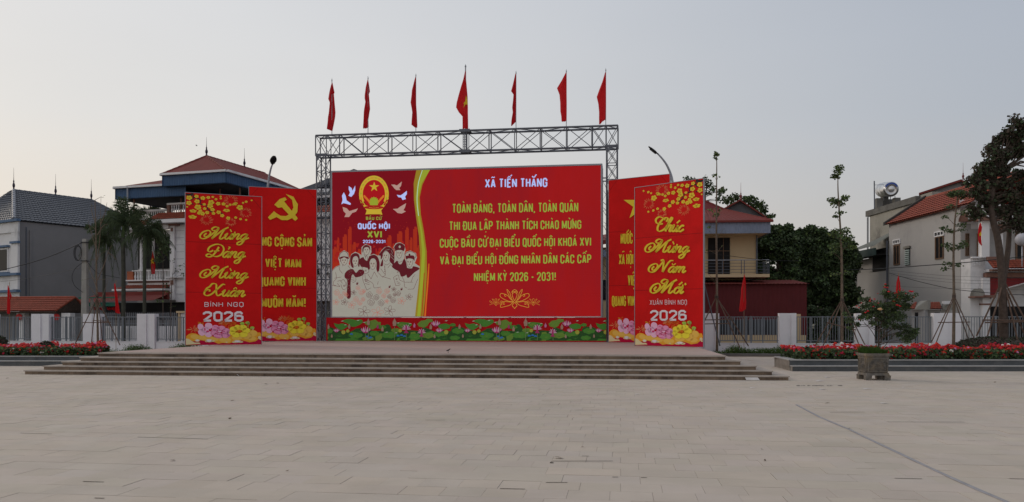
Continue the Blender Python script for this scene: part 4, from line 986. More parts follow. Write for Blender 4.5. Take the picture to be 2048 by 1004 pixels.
# ================================================================ flags
flag_m = mat('red_flag_cloth', (.60, .014, .018), .8, .05, 2, trans=.22)
flag_d = mat('deep_red_flag_cloth', (.48, .008, .014), .8, .06, 2, trans=.2)
star_m = mat('flag_star_yellow', (.72, .52, .03), .8, .03, trans=.2)
def flag(px, Y, top, base, rows_, label, group, fm=flag_m, zfront=0, r=.018, pole_m=None, star=None, fold=.05):
    """rows_: (photo y, left px, right px) outline of the hanging cloth; base: photo y of the pole's foot"""
    x0 = XatY(px, Y); zt = P(px, top, Y).z; zb = base if isinstance(base, float) and base < 20 else P(px, base, Y).z
    t = thing('flag', (x0, Y, zb), label, 'flag', group)
    m_ = MB(); m_.tube([(x0, Y, zb), (x0, Y, zt)], r, 6); m_.lathe((x0, Y, zt), [(r * 1.6, 0), (r * 1.3, .05), (.003, .14)], 6)
    build('pole', m_, pole_m or steel_l, t)
    m_ = MB(); n = 7; vv = []; rr = random.Random(px); ph = rr.uniform(0, 3)
    dense = []
    for i in range(len(rows_) - 1):
        (y0, a0, b0), (y1, a1, b1) = rows_[i], rows_[i + 1]
        for j in range(4): q = j / 4; dense.append((y0 + (y1 - y0) * q, a0 + (a1 - a0) * q, b0 + (b1 - b0) * q))
    dense.append(rows_[-1])
    for k, (yy, a, b) in enumerate(dense):
        for i in range(n + 1):
            q = i / n; fo = math.sin(q * 9.4 + ph + k * .12) * fold * min(1, (b - a) / 8) * min(1, k / 4)
            p_ = P(a + (b - a) * q, yy, Y); vv.append((p_.x, Y - .03 + fo, p_.z))
    m_.add(vv, [(k * (n + 1) + i, (k + 1) * (n + 1) + i, (k + 1) * (n + 1) + i + 1, k * (n + 1) + i + 1) for k in range(len(dense) - 1) for i in range(n)])
    build('cloth', m_, fm, t, smooth=True)
    if star:
        m_ = MB(); m_.poly([(P(a, b, Y).x, Y - .03 - fold - .02, P(a, b, Y).z) for a, b in star]); build('star', m_, star_m, t)
    return t
GR = 'red flags on the truss beam'
Zq = lambda x, y: (x / 4.1825 + 620, y / 4.1825 + 120)
Zr = lambda x, y: (x / 4.1825 + 900, y / 4.1825 + 120)
def rowsq(fn, L): return [(fn(0, y)[1], fn(a, 0)[0], fn(b, 0)[0]) for y, a, b in L]
gy = lambda px: gf.p(ug(px), FV + .05, 0).y
flag(663.8, gy(664), 162, 10.72, rowsq(Zq, [(190, 184, 189), (240, 168, 200), (275, 160, 208), (290, 157, 203), (325, 152, 206), (355, 165, 208), (440, 158, 215), (480, 152, 211), (520, 150, 203), (580, 143, 190), (594, 180, 188)]), 'plain red flag on the far left end of the truss beam, cloth swinging left below', GR, flag_d)
flag(736, gy(736), 157.5, 10.72, rowsq(Zq, [(165, 483, 487), (230, 465, 499), (268, 460, 504), (290, 457, 495), (320, 457, 497), (350, 464, 499), (410, 455, 503), (440, 452, 497), (500, 450, 488), (560, 446, 490), (574, 446, 470)]), 'second red flag from the left on the truss beam, narrow and crumpled', GR, flag_d)
flag(831.7, gy(832), 152.5, 10.72, rowsq(Zq, [(145, 881, 886), (200, 866, 887), (250, 852, 887), (300, 848, 888), (355, 841, 889), (400, 850, 891), (440, 856, 894), (500, 852, 896), (545, 850, 898), (568, 880, 897)]), 'third red flag from the left on the truss beam, left edge notched near its top', GR, flag_d)
flag(931, gy(931) , 134, 10.72, rowsq(Zq, [(95, 1297, 1302), (160, 1283, 1306), (230, 1262, 1312), (300, 1243, 1318), (360, 1228, 1320), (400, 1223, 1321), (440, 1245, 1321), (475, 1276, 1322), (520, 1276, 1323), (576, 1276, 1324)]),
     'large middle flag above the truss beam, red with a yellow star partly folded in', GR, flag_m, star=[Zq(*p) for p in [(1306, 300), (1319, 345), (1321, 382), (1304, 374), (1286, 402), (1292, 372), (1284, 368), (1300, 350)]], fold=.06, r=.03)
flag(1032, gy(1032), 147, 10.72, rowsq(Zr, [(115, 547, 552), (200, 527, 552), (260, 511, 552), (290, 531, 552), (340, 527, 552), (400, 520, 552), (440, 525, 552), (480, 518, 552), (515, 513, 552), (553, 511, 517)]), 'narrow red flag just right of the starred one on the truss beam', GR, flag_d)
flag(1132.6, gy(1133), 144, 10.72, rowsq(Zr, [(105, 969, 974), (170, 935, 975), (235, 895, 975), (290, 916, 975), (360, 922, 976), (430, 923, 976), (470, 930, 976), (505, 932, 976), (517, 932, 960)]), 'widest plain red flag on the truss beam, second from its right end', GR, flag_m)
flag(1211.5, gy(1212), 142, 10.72, rowsq(Zr, [(105, 1297, 1302), (180, 1275, 1303), (250, 1248, 1304), (310, 1227, 1304), (370, 1240, 1305), (440, 1246, 1305), (495, 1245, 1306), (515, 1246, 1275), (540, 1246, 1256)]), 'red flag on the far right end of the truss beam', GR, flag_m)
# ================================================================ boundary fence
def bx(pn, m_, x0, y0, x1, y1, v0, v1, mi=0):
    """box on a facade: photograph corners projected onto the facade's plane, v0..v1 metres behind it"""
    u0, z1 = pn.uz(x0, y0); u1, _ = pn.uz(x1, y1); _, z0 = pn.uz(x0, y1)
    m_.box(u0, u1, v0, v1, max(z0, -.01), z1, pn.fr, mi); return m_
def part(pn, name, x0, y0, x1, y1, v0, v1, mt, parent, **k):
    return build(name, bx(pn, MB(), x0, y0, x1, y1, v0, v1), mt, parent, **k)
def facade(A, B): return Panel(A, B, 0, 1)
def V2(px, Y): return Vector((XatY(px, Y), Y, 0))

def fence(name, label, pn, x_from, x_to, posts, group='white walled railings behind the plaza'):
    fr = pn.fr; U = lambda x: pn.uz(x, 640)[0]
    t = thing(name, fr.p(U(x_from), 0, 0), label, 'fence', group); b0 = BASE[t.name]
    m_ = MB(); m_.box(U(x_from), U(x_to), 0, .22, -.05, .50, fr); build('low_wall', m_, white_w, t)
    m_ = MB(); m_.box(U(x_from), U(x_to), -.02, .24, .501, .525, fr); build('wall_coping', m_, white_w, t)
    bar0 = None; edges = [U(x_from)]
    for a, b in posts:
        ua, ub = U(a), U(b); w_ = ub - ua
        m_ = MB(); m_.box(ua, ua + w_ * .52, -.10, .32, -.04, 1.98, fr); m_.box(ua + w_ * .52, ua + w_ * .70, -.02, .26, -.04, 1.975, fr); m_.box(ua + w_ * .70, ub, -.10, .32, -.04, 1.98, fr)
        build('pier', m_, white_w, t); edges += [ua, ub]
    edges.append(U(x_to))
    for i in range(0, len(edges), 2):
        a, b = edges[i] + .06, edges[i + 1] - .06
        if b - a < .3: continue
        for z in (.64, 1.80):
            m_ = MB(); m_.box(a - .05, b + .05, .09, .13, z - .02, z + .02, fr); build('rail', m_, fence_m, t)
        n = int((b - a) / .117); 
        for k in range(n + 1):
            u = a + (b - a) * k / n
            if bar0 is None:
                m_ = MB(); m_.box(-.011, .011, -.011, .011, .661, 1.779, F((b0.x, b0.y, 0), fr.u)); bar0 = build('bar', m_, fence_m, t)
                bar0.location = fr.p(u, .11, 0) - b0
            else: inst('bar', bar0, t, fr.p(u, .11, 0) - b0)
        for q in [a, (a + b) / 2 - .12, (a + b) / 2 + .12, b] + [a + (b - a) * .25, a + (b - a) * .75]:
            thick = abs(q - (a + b) / 2) < .2
            m_ = MB(); m_.box(q - (.035 if thick else .022), q + (.035 if thick else .022), .08, .14, .526, 1.84 if thick else 1.82, fr); build('support', m_, fence_m, t)
    return t
FL = facade(V2(0, 44.6), V2(370, 43.2)); FR = facade(V2(1410, 40.6), V2(2048, 38.6))
fence('railing_fence', 'white walled grey railing with square piers, left of the banners', FL, -60, 680, [(-42, -8), (65, 100), (168, 202), (276, 311), (384, 419), (492, 527), (600, 634)])
fence('railing_fence', 'white walled grey railing with square piers, right of the banners', FR, 1236, 2120, [(1252, 1288), (1408, 1438), (1558, 1592), (1711, 1748), (1866, 1921), (2078, 2112)])

# strip of bare kerb and planting before the fence
m = MB()
m.quad((2, 37.9, .004), (26, 35.6, .004), (26, 39.2, .004), (2, 41.3, .004)); m.quad((-30, 34, .006), (-8, 38, .006), (-8, 44, .006), (-30, 46, .006))
build('planting_strip', m, soil, kind='structure')
kerb_m = mat('grey_kerb_stone', (.19, .18, .17), .8, .2, 2)
kt = thing('strip_kerb', (8.8, 38.2, 0), 'long low grey kerb edging the weedy strip before the right hand fence', 'kerb')
kf = F((8.8, 38.2, 0), (15, -1.25))
for i in range(14):
    m = MB(); m.box(i * 1.0 + .004, i * 1.0 + .996, 0, .14, -.02, .10 + .003 * (i % 3), kf); build('kerb_stone', m, kerb_m, kt)

# ================================================================ planter beds with stepped stone kerbs
curb_side = mat('planter_dark_stone', (.085, .09, .095), .6, .25, 2.5, .1, 30, dirt=(.14, .135, .13), dscale=1.5, stretch=(1, 1, 2))
curb_top = mat('planter_pale_coping', (.36, .35, .34), .7, .12, 3)
curb_l = mat('planter_end_stone', (.24, .215, .19), .8, .2, 3)
def planter(label, X0, X1, Y0, depth, zlo, zhi, left_end):
    t = thing('flower_bed', (X0, Y0, 0), label, 'flower bed', 'raised stone flower beds either side of the steps')
    n = int((X1 - X0) / 1.2)
    def run(name, y0, y1, z0, z1, mt):
        for i in range(n):
            a, b = X0 + (X1 - X0) * i / n, X0 + (X1 - X0) * (i + 1) / n
            m_ = MB(); m_.box(a + .002, b - .002, y0, y1, z0, z1); build(name, m_, mt, t)
    run('lower_kerb', Y0, Y0 + .3, -.02, zlo - .032, curb_side); run('lower_coping', Y0 - .02, Y0 + .3, zlo - .032, zlo, curb_top)
    run('upper_kerb', Y0 + .3, Y0 + .5, zlo - .05, zhi - .032, curb_side); run('upper_coping', Y0 + .28, Y0 + .62, zhi - .032, zhi, curb_top)
    if left_end:
        m_ = MB(); m_.hexa([(X0 - .02, Y0 + .02, -.02), (X0 + .2, Y0 + .02, -.02), (X0 + .5, Y0 + depth, -.02), (X0 + .28, Y0 + depth, -.02), (X0 - .02, Y0 + .02, zlo - .05), (X0 + .2, Y0 + .02, zlo - .05), (X0 + .5, Y0 + depth, zlo - .05), (X0 + .28, Y0 + depth, zlo - .05)])
        build('end_kerb', m_, curb_l, t)
        m_ = MB(); m_.hexa([(X0 - .02, Y0 + .31, zlo - .05), (X0 + .2, Y0 + .31, zlo - .05), (X0 + .5, Y0 + depth, zlo - .05), (X0 + .28, Y0 + depth, zlo - .05), (X0 - .02, Y0 + .31, zhi - .034), (X0 + .2, Y0 + .31, zhi - .034), (X0 + .5, Y0 + depth, zhi - .034), (X0 + .28, Y0 + depth, zhi - .034)])
        build('end_kerb', m_, curb_l, t)
        m_ = MB(); m_.hexa([(X0 - .04, Y0 + .29, zhi - .033), (X0 + .3, Y0 + .63, zhi - .033), (X0 + .6, Y0 + depth, zhi - .033), (X0 + .26, Y0 + depth, zhi - .033), (X0 - .04, Y0 + .29, zhi + .001), (X0 + .3, Y0 + .63, zhi + .001), (X0 + .6, Y0 + depth, zhi + .001), (X0 + .26, Y0 + depth, zhi + .001)])
        build('end_coping', m_, curb_top, t)
    m_ = MB(); m_.quad((X0 + .2, Y0 + .5, zhi - .06), (X1, Y0 + .5, zhi - .06), (X1, Y0 + depth, zhi - .06), (X0 + .2, Y0 + depth, zhi - .06)); build('soil', m_, soil, t)
    return t
planter('raised flower bed with stepped dark stone kerb on the right, behind the stone pot', 9.04, 19.4, 26.55, 2.75, .18, .36, True)
planter('raised flower bed with stepped dark stone kerb on the left, beside the steps', -21.5, -14.45, 29.65, 3.9, .19, .345, False)

# leaf makers -------------------------------------------------------
def leafmat(n, c, **k): return mat(n, c, .75, .25, 4, tintattr=True, trans=.18, **k)
lf_d = leafmat('leaf_dark_green', (.056, .080, .042)); lf_m = leafmat('leaf_mid_green', (.08, .125, .045)); lf_l = leafmat('leaf_fresh_green', (.12, .17, .05))
lf_b = leafmat('leaf_dead_brown', (.064, .050, .039)); lf_p = leafmat('leaf_palm_green', (.05, .072, .036)); lf_g = leafmat('grass_green', (.075, .13, .03))
bark = mat('bark_grey_brown', (.15, .115, .085), .9, .3, 8, .5, 20); bark_d = mat('bark_dark', (.075, .055, .045), .9, .3, 8, .5, 20); pole_w = mat('stake_wood', (.13, .085, .065), .85, .3, 6, .3, 20)
def leaf_at(m_, p, s, rnd, tint, droop=0, mi=0, asp=.45):
    q = rnd.uniform(0, 6.283); e = rnd.uniform(-.9, .5) - droop
    d = Vector((math.cos(q) * math.cos(e), math.sin(q) * math.cos(e), math.sin(e)))
    n_ = Vector((rnd.gauss(0, 1), rnd.gauss(0, 1), rnd.gauss(0, 1))); w_ = d.cross(n_)
    if w_.length < 1e-3: w_ = Vector((1, 0, 0))
    w_ = w_.normalized() * s * asp
    m_.add([p, p + d * s * .5 + w_, p + d * s, p + d * s * .5 - w_], [(0, 1, 2, 3)], mi, tint)
def clump(m_, c, r, n, s, rnd, droop=0, mi=0, nm=1, asp=.45, sq=1.0):
    tb = rnd.uniform(.75, 1.25)
    for _ in range(n):
        v = Vector((rnd.gauss(0, 1), rnd.gauss(0, 1), rnd.gauss(0, 1))).normalized() * (rnd.random() ** .45)
        p = Vector((c[0] + v.x * r[0], c[1] + v.y * r[1], c[2] + v.z * r[2] * sq))
        k = tb * rnd.uniform(.7, 1.35)
        leaf_at(m_, p, s * rnd.uniform(.6, 1.3), rnd, (k * rnd.uniform(.9, 1.1), k, k * .95), droop, mi if nm == 1 else rnd.randrange(nm), asp)
def crown_tree(name, label, cat, Y, trunk, tr, clumps, leaf, mats, seed, group=None, n_per=60, limbs=True, dy=.7, droop=0, barkm=None, origin=None, asp=.45, spread=1.0):
    """trunk: photograph points bottom to top; clumps: (px, py, rx px, ry px, density)"""
    rnd = random.Random(seed); k = FPX / Y
    tp = [P(x, y, Y) for x, y in trunk]; t = thing(name, (tp[0].x, Y, max(0, tp[0].z - .05)), label, cat, group)
    m_ = MB(); sm = catmull(tp, 4); rr = [tr[0] + (tr[1] - tr[0]) * i / (len(sm) - 1) for i in range(len(sm))]
    m_.tube(sm, rr, 8); bk = MB(); 
    m2 = MB(); cs = []
    for cl in clumps:
        x, y, rx_, ry_ = cl[:4]; dn = cl[4] if len(cl) > 4 else 1
        rx_ *= spread; ry_ *= spread
        c = P(x, y, Y + rnd.uniform(-dy, dy) * rx_ / k * 1.2); cs.append(c)
        R_ = (rx_ / k, rx_ / k * 1.0, ry_ / k)
        clump(m2, c, R_, int(n_per * dn), leaf, rnd, droop, nm=len(mats), asp=asp)
    build('trunk', m_, barkm or bark, t, smooth=True)
    if limbs:
        m3 = MB()
        for c in cs:
            b = min(sm, key=lambda p: (p - c).length + max(0, p.z - c.z + .1) * 1.5)
            mid = (b + c) * .5 + Vector((rnd.uniform(-.1, .1), 0, rnd.uniform(-.05, .2))) * (c - b).length
            m3.tube([b, mid, c], [tr[1] * .45 + .005, tr[1] * .28 + .004, .005], 4)
        o = build('limbs', m3, barkm or bark, t); o['kind'] = 'stuff'
    o = build('crown', m2, mats, t, tint=True); o['kind'] = 'stuff'
    return t

# ================================================================ zinnia beds
bl_mats = [mat('petal_red', (.50, .014, .016), .7, .15, 8), mat('petal_scarlet', (.58, .032, .014), .7, .15, 8), mat('petal_crimson', (.42, .012, .045), .7, .15, 8), mat('petal_pink', (.72, .27, .30), .7, .15, 8), mat('petal_white', (.72, .66, .60), .7, .1, 8), mat('petal_dark_red', (.34, .010, .015), .7, .15, 8)]
def zinnias(label, x0, x1, yfun, n, seed, weights, ztop, zb, xr=None):
    rnd = random.Random(seed); g = MB(); fl = MB()
    for _ in range(int(n * 6.5)):
        x = rnd.uniform(x0, x1); y0, y1 = yfun(x); y = rnd.uniform(y0 - .05, y1)
        z = zb + (ztop - zb) * rnd.random() ** .8 * .92
        k = rnd.uniform(.6, 1.4); leaf_at(g, Vector((x, y, z)), rnd.uniform(.06, .13), rnd, (k, k, k), 0, rnd.randrange(2))
    for _ in range(n):
        x = rnd.uniform(x0, x1); y0, y1 = yfun(x); y = y0 + (y1 - y0) * rnd.random() ** .8
        hill = .05 * math.sin(x * 2.3) + .04 * math.sin(x * 5.1 + y)
        z = ztop + hill + rnd.gauss(0, .045) - (.22 * rnd.random() if y < y0 + .35 else 0) - .06
        r = rnd.uniform(.032, .068); mi = rnd.choices(range(6), weights)[0]
        if mi == 4 and rnd.random() < .5 and math.sin(x * 1.7) < 0: mi = 0
        tl = Vector((rnd.uniform(-.5, .5), -rnd.uniform(.2, 1.1), 1)).normalized(); a = tl.cross(Vector((0, 1, .3))).normalized(); b = tl.cross(a)
        c = Vector((x, y, z)); vv = []; nn = 7
        for (rr_, hh) in ((r, -.25 * r), (r * .85, .15 * r), (r * .45, .45 * r)):
            for j in range(nn):
                q = 6.283 * j / nn + hh * 30; w_ = rr_ * (1 + .18 * ((j % 2) * 2 - 1))
                vv.append(c + a * w_ * math.cos(q) + b * w_ * math.sin(q) + tl * hh)
        ff = [(i * nn + j, i * nn + (j + 1) % nn, (i + 1) * nn + (j + 1) % nn, (i + 1) * nn + j) for i in range(2) for j in range(nn)] + [tuple(2 * nn + j for j in range(nn))]
        fl.add(vv, ff, mi)
        g.tube([c - Vector((0, 0, r * .2)), Vector((x + rnd.uniform(-.03, .03), y, max(zb, z - .25)))], .004, 3, 0, cap=False)
    g.t = g.t
    t = thing('zinnias', ((x0 + x1) / 2, yfun(x0)[0], zb), label, 'flowers', 'red zinnias in the raised beds')
    o = build('leaves', g, [lf_m, lf_d], t, tint=True); o['kind'] = 'stuff'
    o = build('blossoms', fl, bl_mats, t); o['kind'] = 'stuff'
zinnias('dense red, pink and white zinnias in the right hand raised bed', 9.5, 19.2, lambda x: (27.1, 29.2), 2700, 21, (42, 26, 18, 6, 5, 9), .72, .30)
zinnias('dense red and orange zinnias in the left hand raised bed beside the steps', -21.3, -15.2, lambda x: (30.2, 33.3 if x < -17 else 33.3 - (x + 17) * 1.2), 2300, 22, (36, 34, 16, 5, 4, 6), .68, .28)

# weeds along both fence walls
def weeds(label, pts, n, seed, h, white=.12, mats_=None):
    rnd = random.Random(seed); g = MB(); 
    for _ in range(n):
        a, b, w_ = pts; q = rnd.random(); x = a[0] + (b[0] - a[0]) * q; y = a[1] + (b[1] - a[1]) * q + rnd.uniform(0, w_)
        hh = h * (.35 + .65 * rnd.random()) * (.55 + .45 * math.sin(x * 1.9) ** 2 + .2 * math.sin(x * 5))
        d = Vector((rnd.gauss(0, .22), rnd.gauss(0, .22), 1)) * hh; s = Vector((.008, 0, 0)); p = Vector((x, y, 0)); k = rnd.uniform(.6, 1.4)
        g.add([p - s, p + s, p + d], [(0, 1, 2)], 0, (k, k, k))
        for _ in range(3):
            c = p + d * rnd.uniform(.3, 1); leaf_at(g, c, rnd.uniform(.025, .06), rnd, (k, k, k), 0, 0)
        if rnd.random() < white * 1.6: leaf_at(g, p + d, .035, rnd, (1, 1, 1), 0, 1, .6)
    t = build('weeds', g, [lf_g if not mats_ else mats_, mat('tiny_white_flower', (.55, .55, .55), .8, tintattr=True)], None, label, 'weeds', 'weeds along the fence wall', 'stuff', tint=True)
weeds('green weeds with tiny white flowers below the left hand fence wall', ((-17.4, 37.0), (-14.0, 42.6), 1.2), 7000, 5, .5)
weeds('green weeds with tiny white flowers below the right hand fence wall', ((9.6, 38.5), (17.0, 38.0), .7), 5500, 6, .5)
weeds('sparse grass behind the zinnias on the far left', ((-22, 35.5), (-16, 36.0), 3.5), 2200, 8, .35, .05)

# clipped dark bushes
def bush(label, px, py, rxp, ryp, Y, n, s, mats, seed, z0=.25):
    c = P(px, py, Y); k = FPX / Y; rnd = random.Random(seed); m_ = MB(); b = MB()
    b.blob(c, (rxp / k * .9, rxp / k * .8, ryp / k * .9), 10, 6, .06)
    for _ in range(n):
        v = Vector((rnd.gauss(0, 1), rnd.gauss(0, 1), rnd.gauss(0, 1))).normalized() * rnd.uniform(.85, 1.04); kk = rnd.uniform(.5, 1.3)
        leaf_at(m_, c + Vector((v.x * rxp / k, v.y * rxp / k * .85, v.z * ryp / k)), s, rnd, (kk, kk, kk), 0, rnd.randrange(len(mats)))
    t = thing('clipped_bush', (c.x, Y, z0), label, 'bush', 'clipped bushes in the flower beds')
    build('bush_core', b, bark_d, t); o = build('foliage', m_, mats, t, tint=True); o['kind'] = 'stuff'
bush('small round dark clipped bush among the left hand red zinnias', 93, 695, 14, 13, 31.6, 900, .07, [lf_d, lf_b], 1)
bush('dark clipped bush cut by the left edge of the photo', -3, 690, 17, 19, 33.0, 1100, .07, [lf_d, lf_b], 2)
bush('long low dark hedge behind zinnias at the foot of the big tree', 2000, 692, 82, 19, 31.0, 6000, .07, [lf_b, lf_d], 3)

# ================================================================ saplings with pole supports
def support(label, Y, apex, feet, ring_y, ring_x, r=.022, z0=None):
    a = P(*apex, Y); t = thing('tree_support', (a.x, Y, 0), label, 'tree support', 'wooden pole supports round the trees')
    for i, (fx, fy) in enumerate(feet):
        b = P(fx, fy, Y + (-.35 if i % 2 else .3)); e = b + (b - a) * .0
        tip = a + (a - b).normalized() * .12 + Vector((0, (.04 if i % 2 == 0 else -.04), 0))
        m_ = MB(); mid = (b + tip) / 2 + Vector((random.uniform(-.02, .02), 0, 0)); m_.tube([b, mid, tip], [r, r, r * .85], 6); build('pole', m_, pole_w, t)
    for (x0, y0, x1, y1) in ring_x:
        m_ = MB(); m_.tube([P(x0, y0, Y - .25), P(x1, y1, Y - .25)], r * .8, 6); build('cross_pole', m_, pole_w, t)
    m_ = MB(); m_.tube([a + Vector((0, 0, -.05)), a + Vector((0, 0, .05))], r * 3.2, 8); build('rope_tie', m_, bark_d, t)
GSup = 'young trees in the beds and strip'
# left sapling: bare, only twigs
Y = 36.0
t1 = crown_tree('bare_sapling', 'bare pale sapling with thin twigs in front of the concrete pole on the left', 'tree', Y, [(196, 702), (195, 640), (193, 560), (192, 480), (190, 400)], (.055, .014), [(186, 470, 6, 5, .1), (204, 440, 6, 5, .1), (178, 520, 6, 4, .1), (222, 556, 5, 4, .08), (168, 560, 5, 4, .08), (199, 425, 5, 6, .1), (214, 500, 5, 5, .1), (176, 450, 5, 5, .1), (208, 395, 4, 5, .1), (184, 410, 4, 5, .1), (224, 600, 5, 4, .08)], .05, [lf_m], 41, n_per=25)
m = MB()
for L in ([(195, 520), (200, 470), (202, 392)], [(193, 500), (184, 470), (176, 440)], [(195, 560), (208, 530), (216, 505), (224, 490)], [(195, 580), (180, 540), (168, 515)], [(201, 450), (210, 425), (214, 405)], [(194, 620), (206, 590), (216, 560)], [(195, 470), (206, 452), (216, 448)], [(192, 450), (184, 425), (182, 405)], [(195, 600), (184, 580), (174, 570)], [(216, 505), (226, 512), (234, 520)]):
    q = catmull([P(x, y, 36 + random.uniform(-.15, .15)) for x, y in L], 4); m.tube(q, [.02 - .014 * k_ / (len(q) - 1) for k_ in range(len(q))], 5)
build('branches', m, bark, t1)
support('crossed pole support round the bare sapling on the left', 36.0, (194, 594), [(150, 688), (182, 694), (206, 696), (240, 690)], 0, [(165, 645, 222, 645), (186, 641, 218, 643)])
t2 = crown_tree('slender_sapling', 'very thin tall sapling with tufted tip, right beside the front right banner', 'tree', 37.6, [(1434, 702), (1434, 600), (1433, 480), (1433, 400), (1433.5, 330), (1433, 308)], (.062, .012), [(1433, 308, 4, 5, 1.2), (1432, 316, 3, 3, .6), (1429, 351, 3, 4, .4), (1438, 350, 2, 3, .05), (1424, 421, 6, 4, .35), (1442, 420, 7, 4, .25), (1432, 428, 7, 5, .5), (1419, 454, 3, 3, .3), (1446, 375, 3, 6, .03), (1427, 370, 3, 4, .02), (1445, 460, 4, 5, .05), (1421, 465, 4, 5, .05), (1447, 490, 4, 5, .04), (1418, 500, 5, 5, .04), (1448, 372, 3, 3, .03), (1415, 545, 5, 5, .03)], .11, [lf_l, lf_m], 42, n_per=34)
support('pole support round the very thin tall sapling beside the banner', 37.6, (1433, 594), [(1400, 660), (1480, 695), (1497, 692)], 0, [(1396, 640, 1462, 639), (1396, 648, 1460, 647)], .028)
t3 = crown_tree('young_tree', 'slim young tree with tiered leaf tufts, before the dark trees right of the red wall', 'tree', 31.2, [(1684, 700), (1684, 600), (1683, 500), (1679, 430), (1676, 380), (1676, 345)], (.062, .014),
    [(1677, 340, 9, 9, 1), (1671, 352, 9, 5, .8), (1678, 335, 6, 5, .5), (1665, 400, 9, 5, .8), (1676, 406, 12, 8, 1.4), (1690, 396, 7, 6, .8), (1680, 425, 8, 3, .4), (1672, 432, 6, 3, .3), (1672, 462, 10, 5, .6), (1690, 462, 10, 7, 1.0), (1665, 470, 8, 4, .4), (1694, 476, 13, 8, 1.2), (1678, 492, 16, 9, 1.3), (1700, 492, 10, 6, .5), (1665, 505, 8, 4, .3), (1674, 548, 14, 4, .35), (1698, 545, 10, 4, .25), (1690, 590, 6, 4, .1)], .085, [lf_m, lf_l, lf_d], 43, n_per=130, spread=1.15)
support('pole support round the slim young tree before the dark trees', 31.2, (1684, 600), [(1630, 692), (1645, 694), (1718, 690), (1730, 690)], 0, [(1654, 645, 1712, 660)])
t4 = crown_tree('young_tree', 'slim young tree with a dark round top tuft, before the grey house wall', 'tree', 31.2, [(1907, 700), (1908, 600), (1907, 520), (1909, 450), (1914, 405), (1915, 392)], (.062, .014),
    [(1914, 386, 17, 6, 2.2), (1904, 388, 8, 6, 1), (1925, 392, 9, 6, 1), (1898, 413, 10, 4, .5), (1928, 424, 9, 5, .6), (1889, 434, 6, 3, .3), (1887, 456, 8, 4, .5), (1898, 462, 10, 4, .6), (1922, 450, 10, 4, .5), (1893, 490, 10, 5, .7), (1903, 497, 12, 5, .8), (1922, 492, 12, 6, .8), (1930, 486, 7, 5, .4), (1897, 527, 10, 4, .5), (1915, 530, 10, 4, .4), (1889, 537, 6, 3, .3), (1924, 460, 8, 3, .3)], .075, [lf_m, lf_d], 44, n_per=120, spread=1.25)
support('pole support round the slim young tree before the grey house wall', 31.2, (1908, 593), [(1860, 690), (1870, 692), (1936, 676), (1948, 676)], 0, [(1876, 645, 1940, 644)])
# big tree with dead leaves
bc = []
for (x, y, n_) in ((540, 60, .6), (520, 30, .3), (470, 130, 1), (400, 190, 1), (345, 250, .7), (300, 285, .3), (500, 210, 1.3), (560, 160, 1.2), (590, 90, .9), (375, 320, 1), (300, 390, .9), (240, 420, .5), (400, 360, 1.2), (450, 300, 1.3), (540, 300, 1.2), (590, 250, 1.2), (250, 480, .9), (330, 450, 1.1), (430, 440, 1.3), (200, 500, .5), (150, 530, .3), (260, 560, 1.1), (350, 550, 1.3), (450, 540, 1.4), (550, 470, 1.2), (590, 560, 1.3),
    (200, 620, .8), (190, 740, .7), (260, 660, 1.2), (330, 690, 1.3), (420, 650, 1.4), (500, 640, 1.4), (570, 680, 1.3), (240, 780, .7), (180, 800, .3), (330, 740, 1), (510, 860, .5), (560, 800, .9), (590, 760, 1.1), (430, 790, .4), (560, 900, .5), (440, 880, .25), (420, 750, .9), (500, 740, 1)):
    bc.append((1900 + x / 4.014, 230 + y / 4.014, 13, 12, n_))
for i in range(16): bc.append((2060 + random.uniform(0, 70), 250 + i * 13, 15, 14, 1.1))
big = crown_tree('broadleaf_tree', 'large tree full of dry dark brown leaves, held by leaning poles at the right edge', 'tree', 30.6, [(2008, 700), (2007, 640), (2005, 585), (2003, 540), (1996, 480), (1986, 440), (1983, 400), (1990, 350)], (.165, .09), bc, .115, [lf_b, lf_b, lf_d], 45, n_per=270, barkm=bark_d, dy=.9, droop=.5)
m = MB(); m.tube(catmull([P(2006, 560, 30.6), P(2016, 500, 30.8), P(2020, 430, 30.9), P(2024, 360, 30.9)], 4), [.12 - .006 * i for i in range(13)], 8); build('second_stem', m, bark_d, big, smooth=True)
support('leaning pole support round the large brown leaved tree', 30.6, (2006, 560), [(1953, 672), (1975, 672), (1995, 672), (2036, 684), (2050, 672), (2072, 680)], 0, [(1966, 640, 2048, 641), (1970, 645, 2070, 643)], .034)

# ================================================================ flags on bamboo behind the fence
bamboo = mat('bamboo_pole', (.28, .2, .13), .8)
GF = 'small red flags on thin poles along the fence'
flag(1488, 39.2, 548, 700, [(549, 1488, 1489), (565, 1485, 1491), (578, 1482.5, 1491), (590, 1482, 1491), (605, 1480, 1492), (618, 1478, 1491.5), (623, 1478, 1485)], 'bright red flag on a thin pole before the dark red wall', GF, flag_m, r=.012, pole_m=bamboo, fold=.05)
flag(232, 42.9, 565, 700, [(567, 229, 231), (580, 228.5, 234), (588, 229, 236), (600, 230, 237), (615, 231, 239), (624, 231, 240), (627, 236, 241)], 'bright red flag on a thin pole below the palm trees', GF, flag_m, r=.012, pole_m=bamboo, fold=.05)
flag(19, 44.0, 568, 700, [(571, 16, 17.5), (583, 15.5, 21), (592, 15.3, 24.5), (600, 15.3, 21), (615, 15.3, 21), (625, 15.3, 20.5), (628, 16.5, 19)], 'bright red flag on a thin pole before the tiled gate roof, far left', GF, flag_m, r=.012, pole_m=bamboo, fold=.05)
flag(1797, 41.5, 549, 700, [(552, 1795.5, 1797), (565, 1793, 1799), (580, 1792, 1800), (590, 1792, 1800), (602, 1793, 1799)], 'bright red flag rising behind the potted rose bush', GF, flag_m, r=.012, pole_m=bamboo, fold=.05)
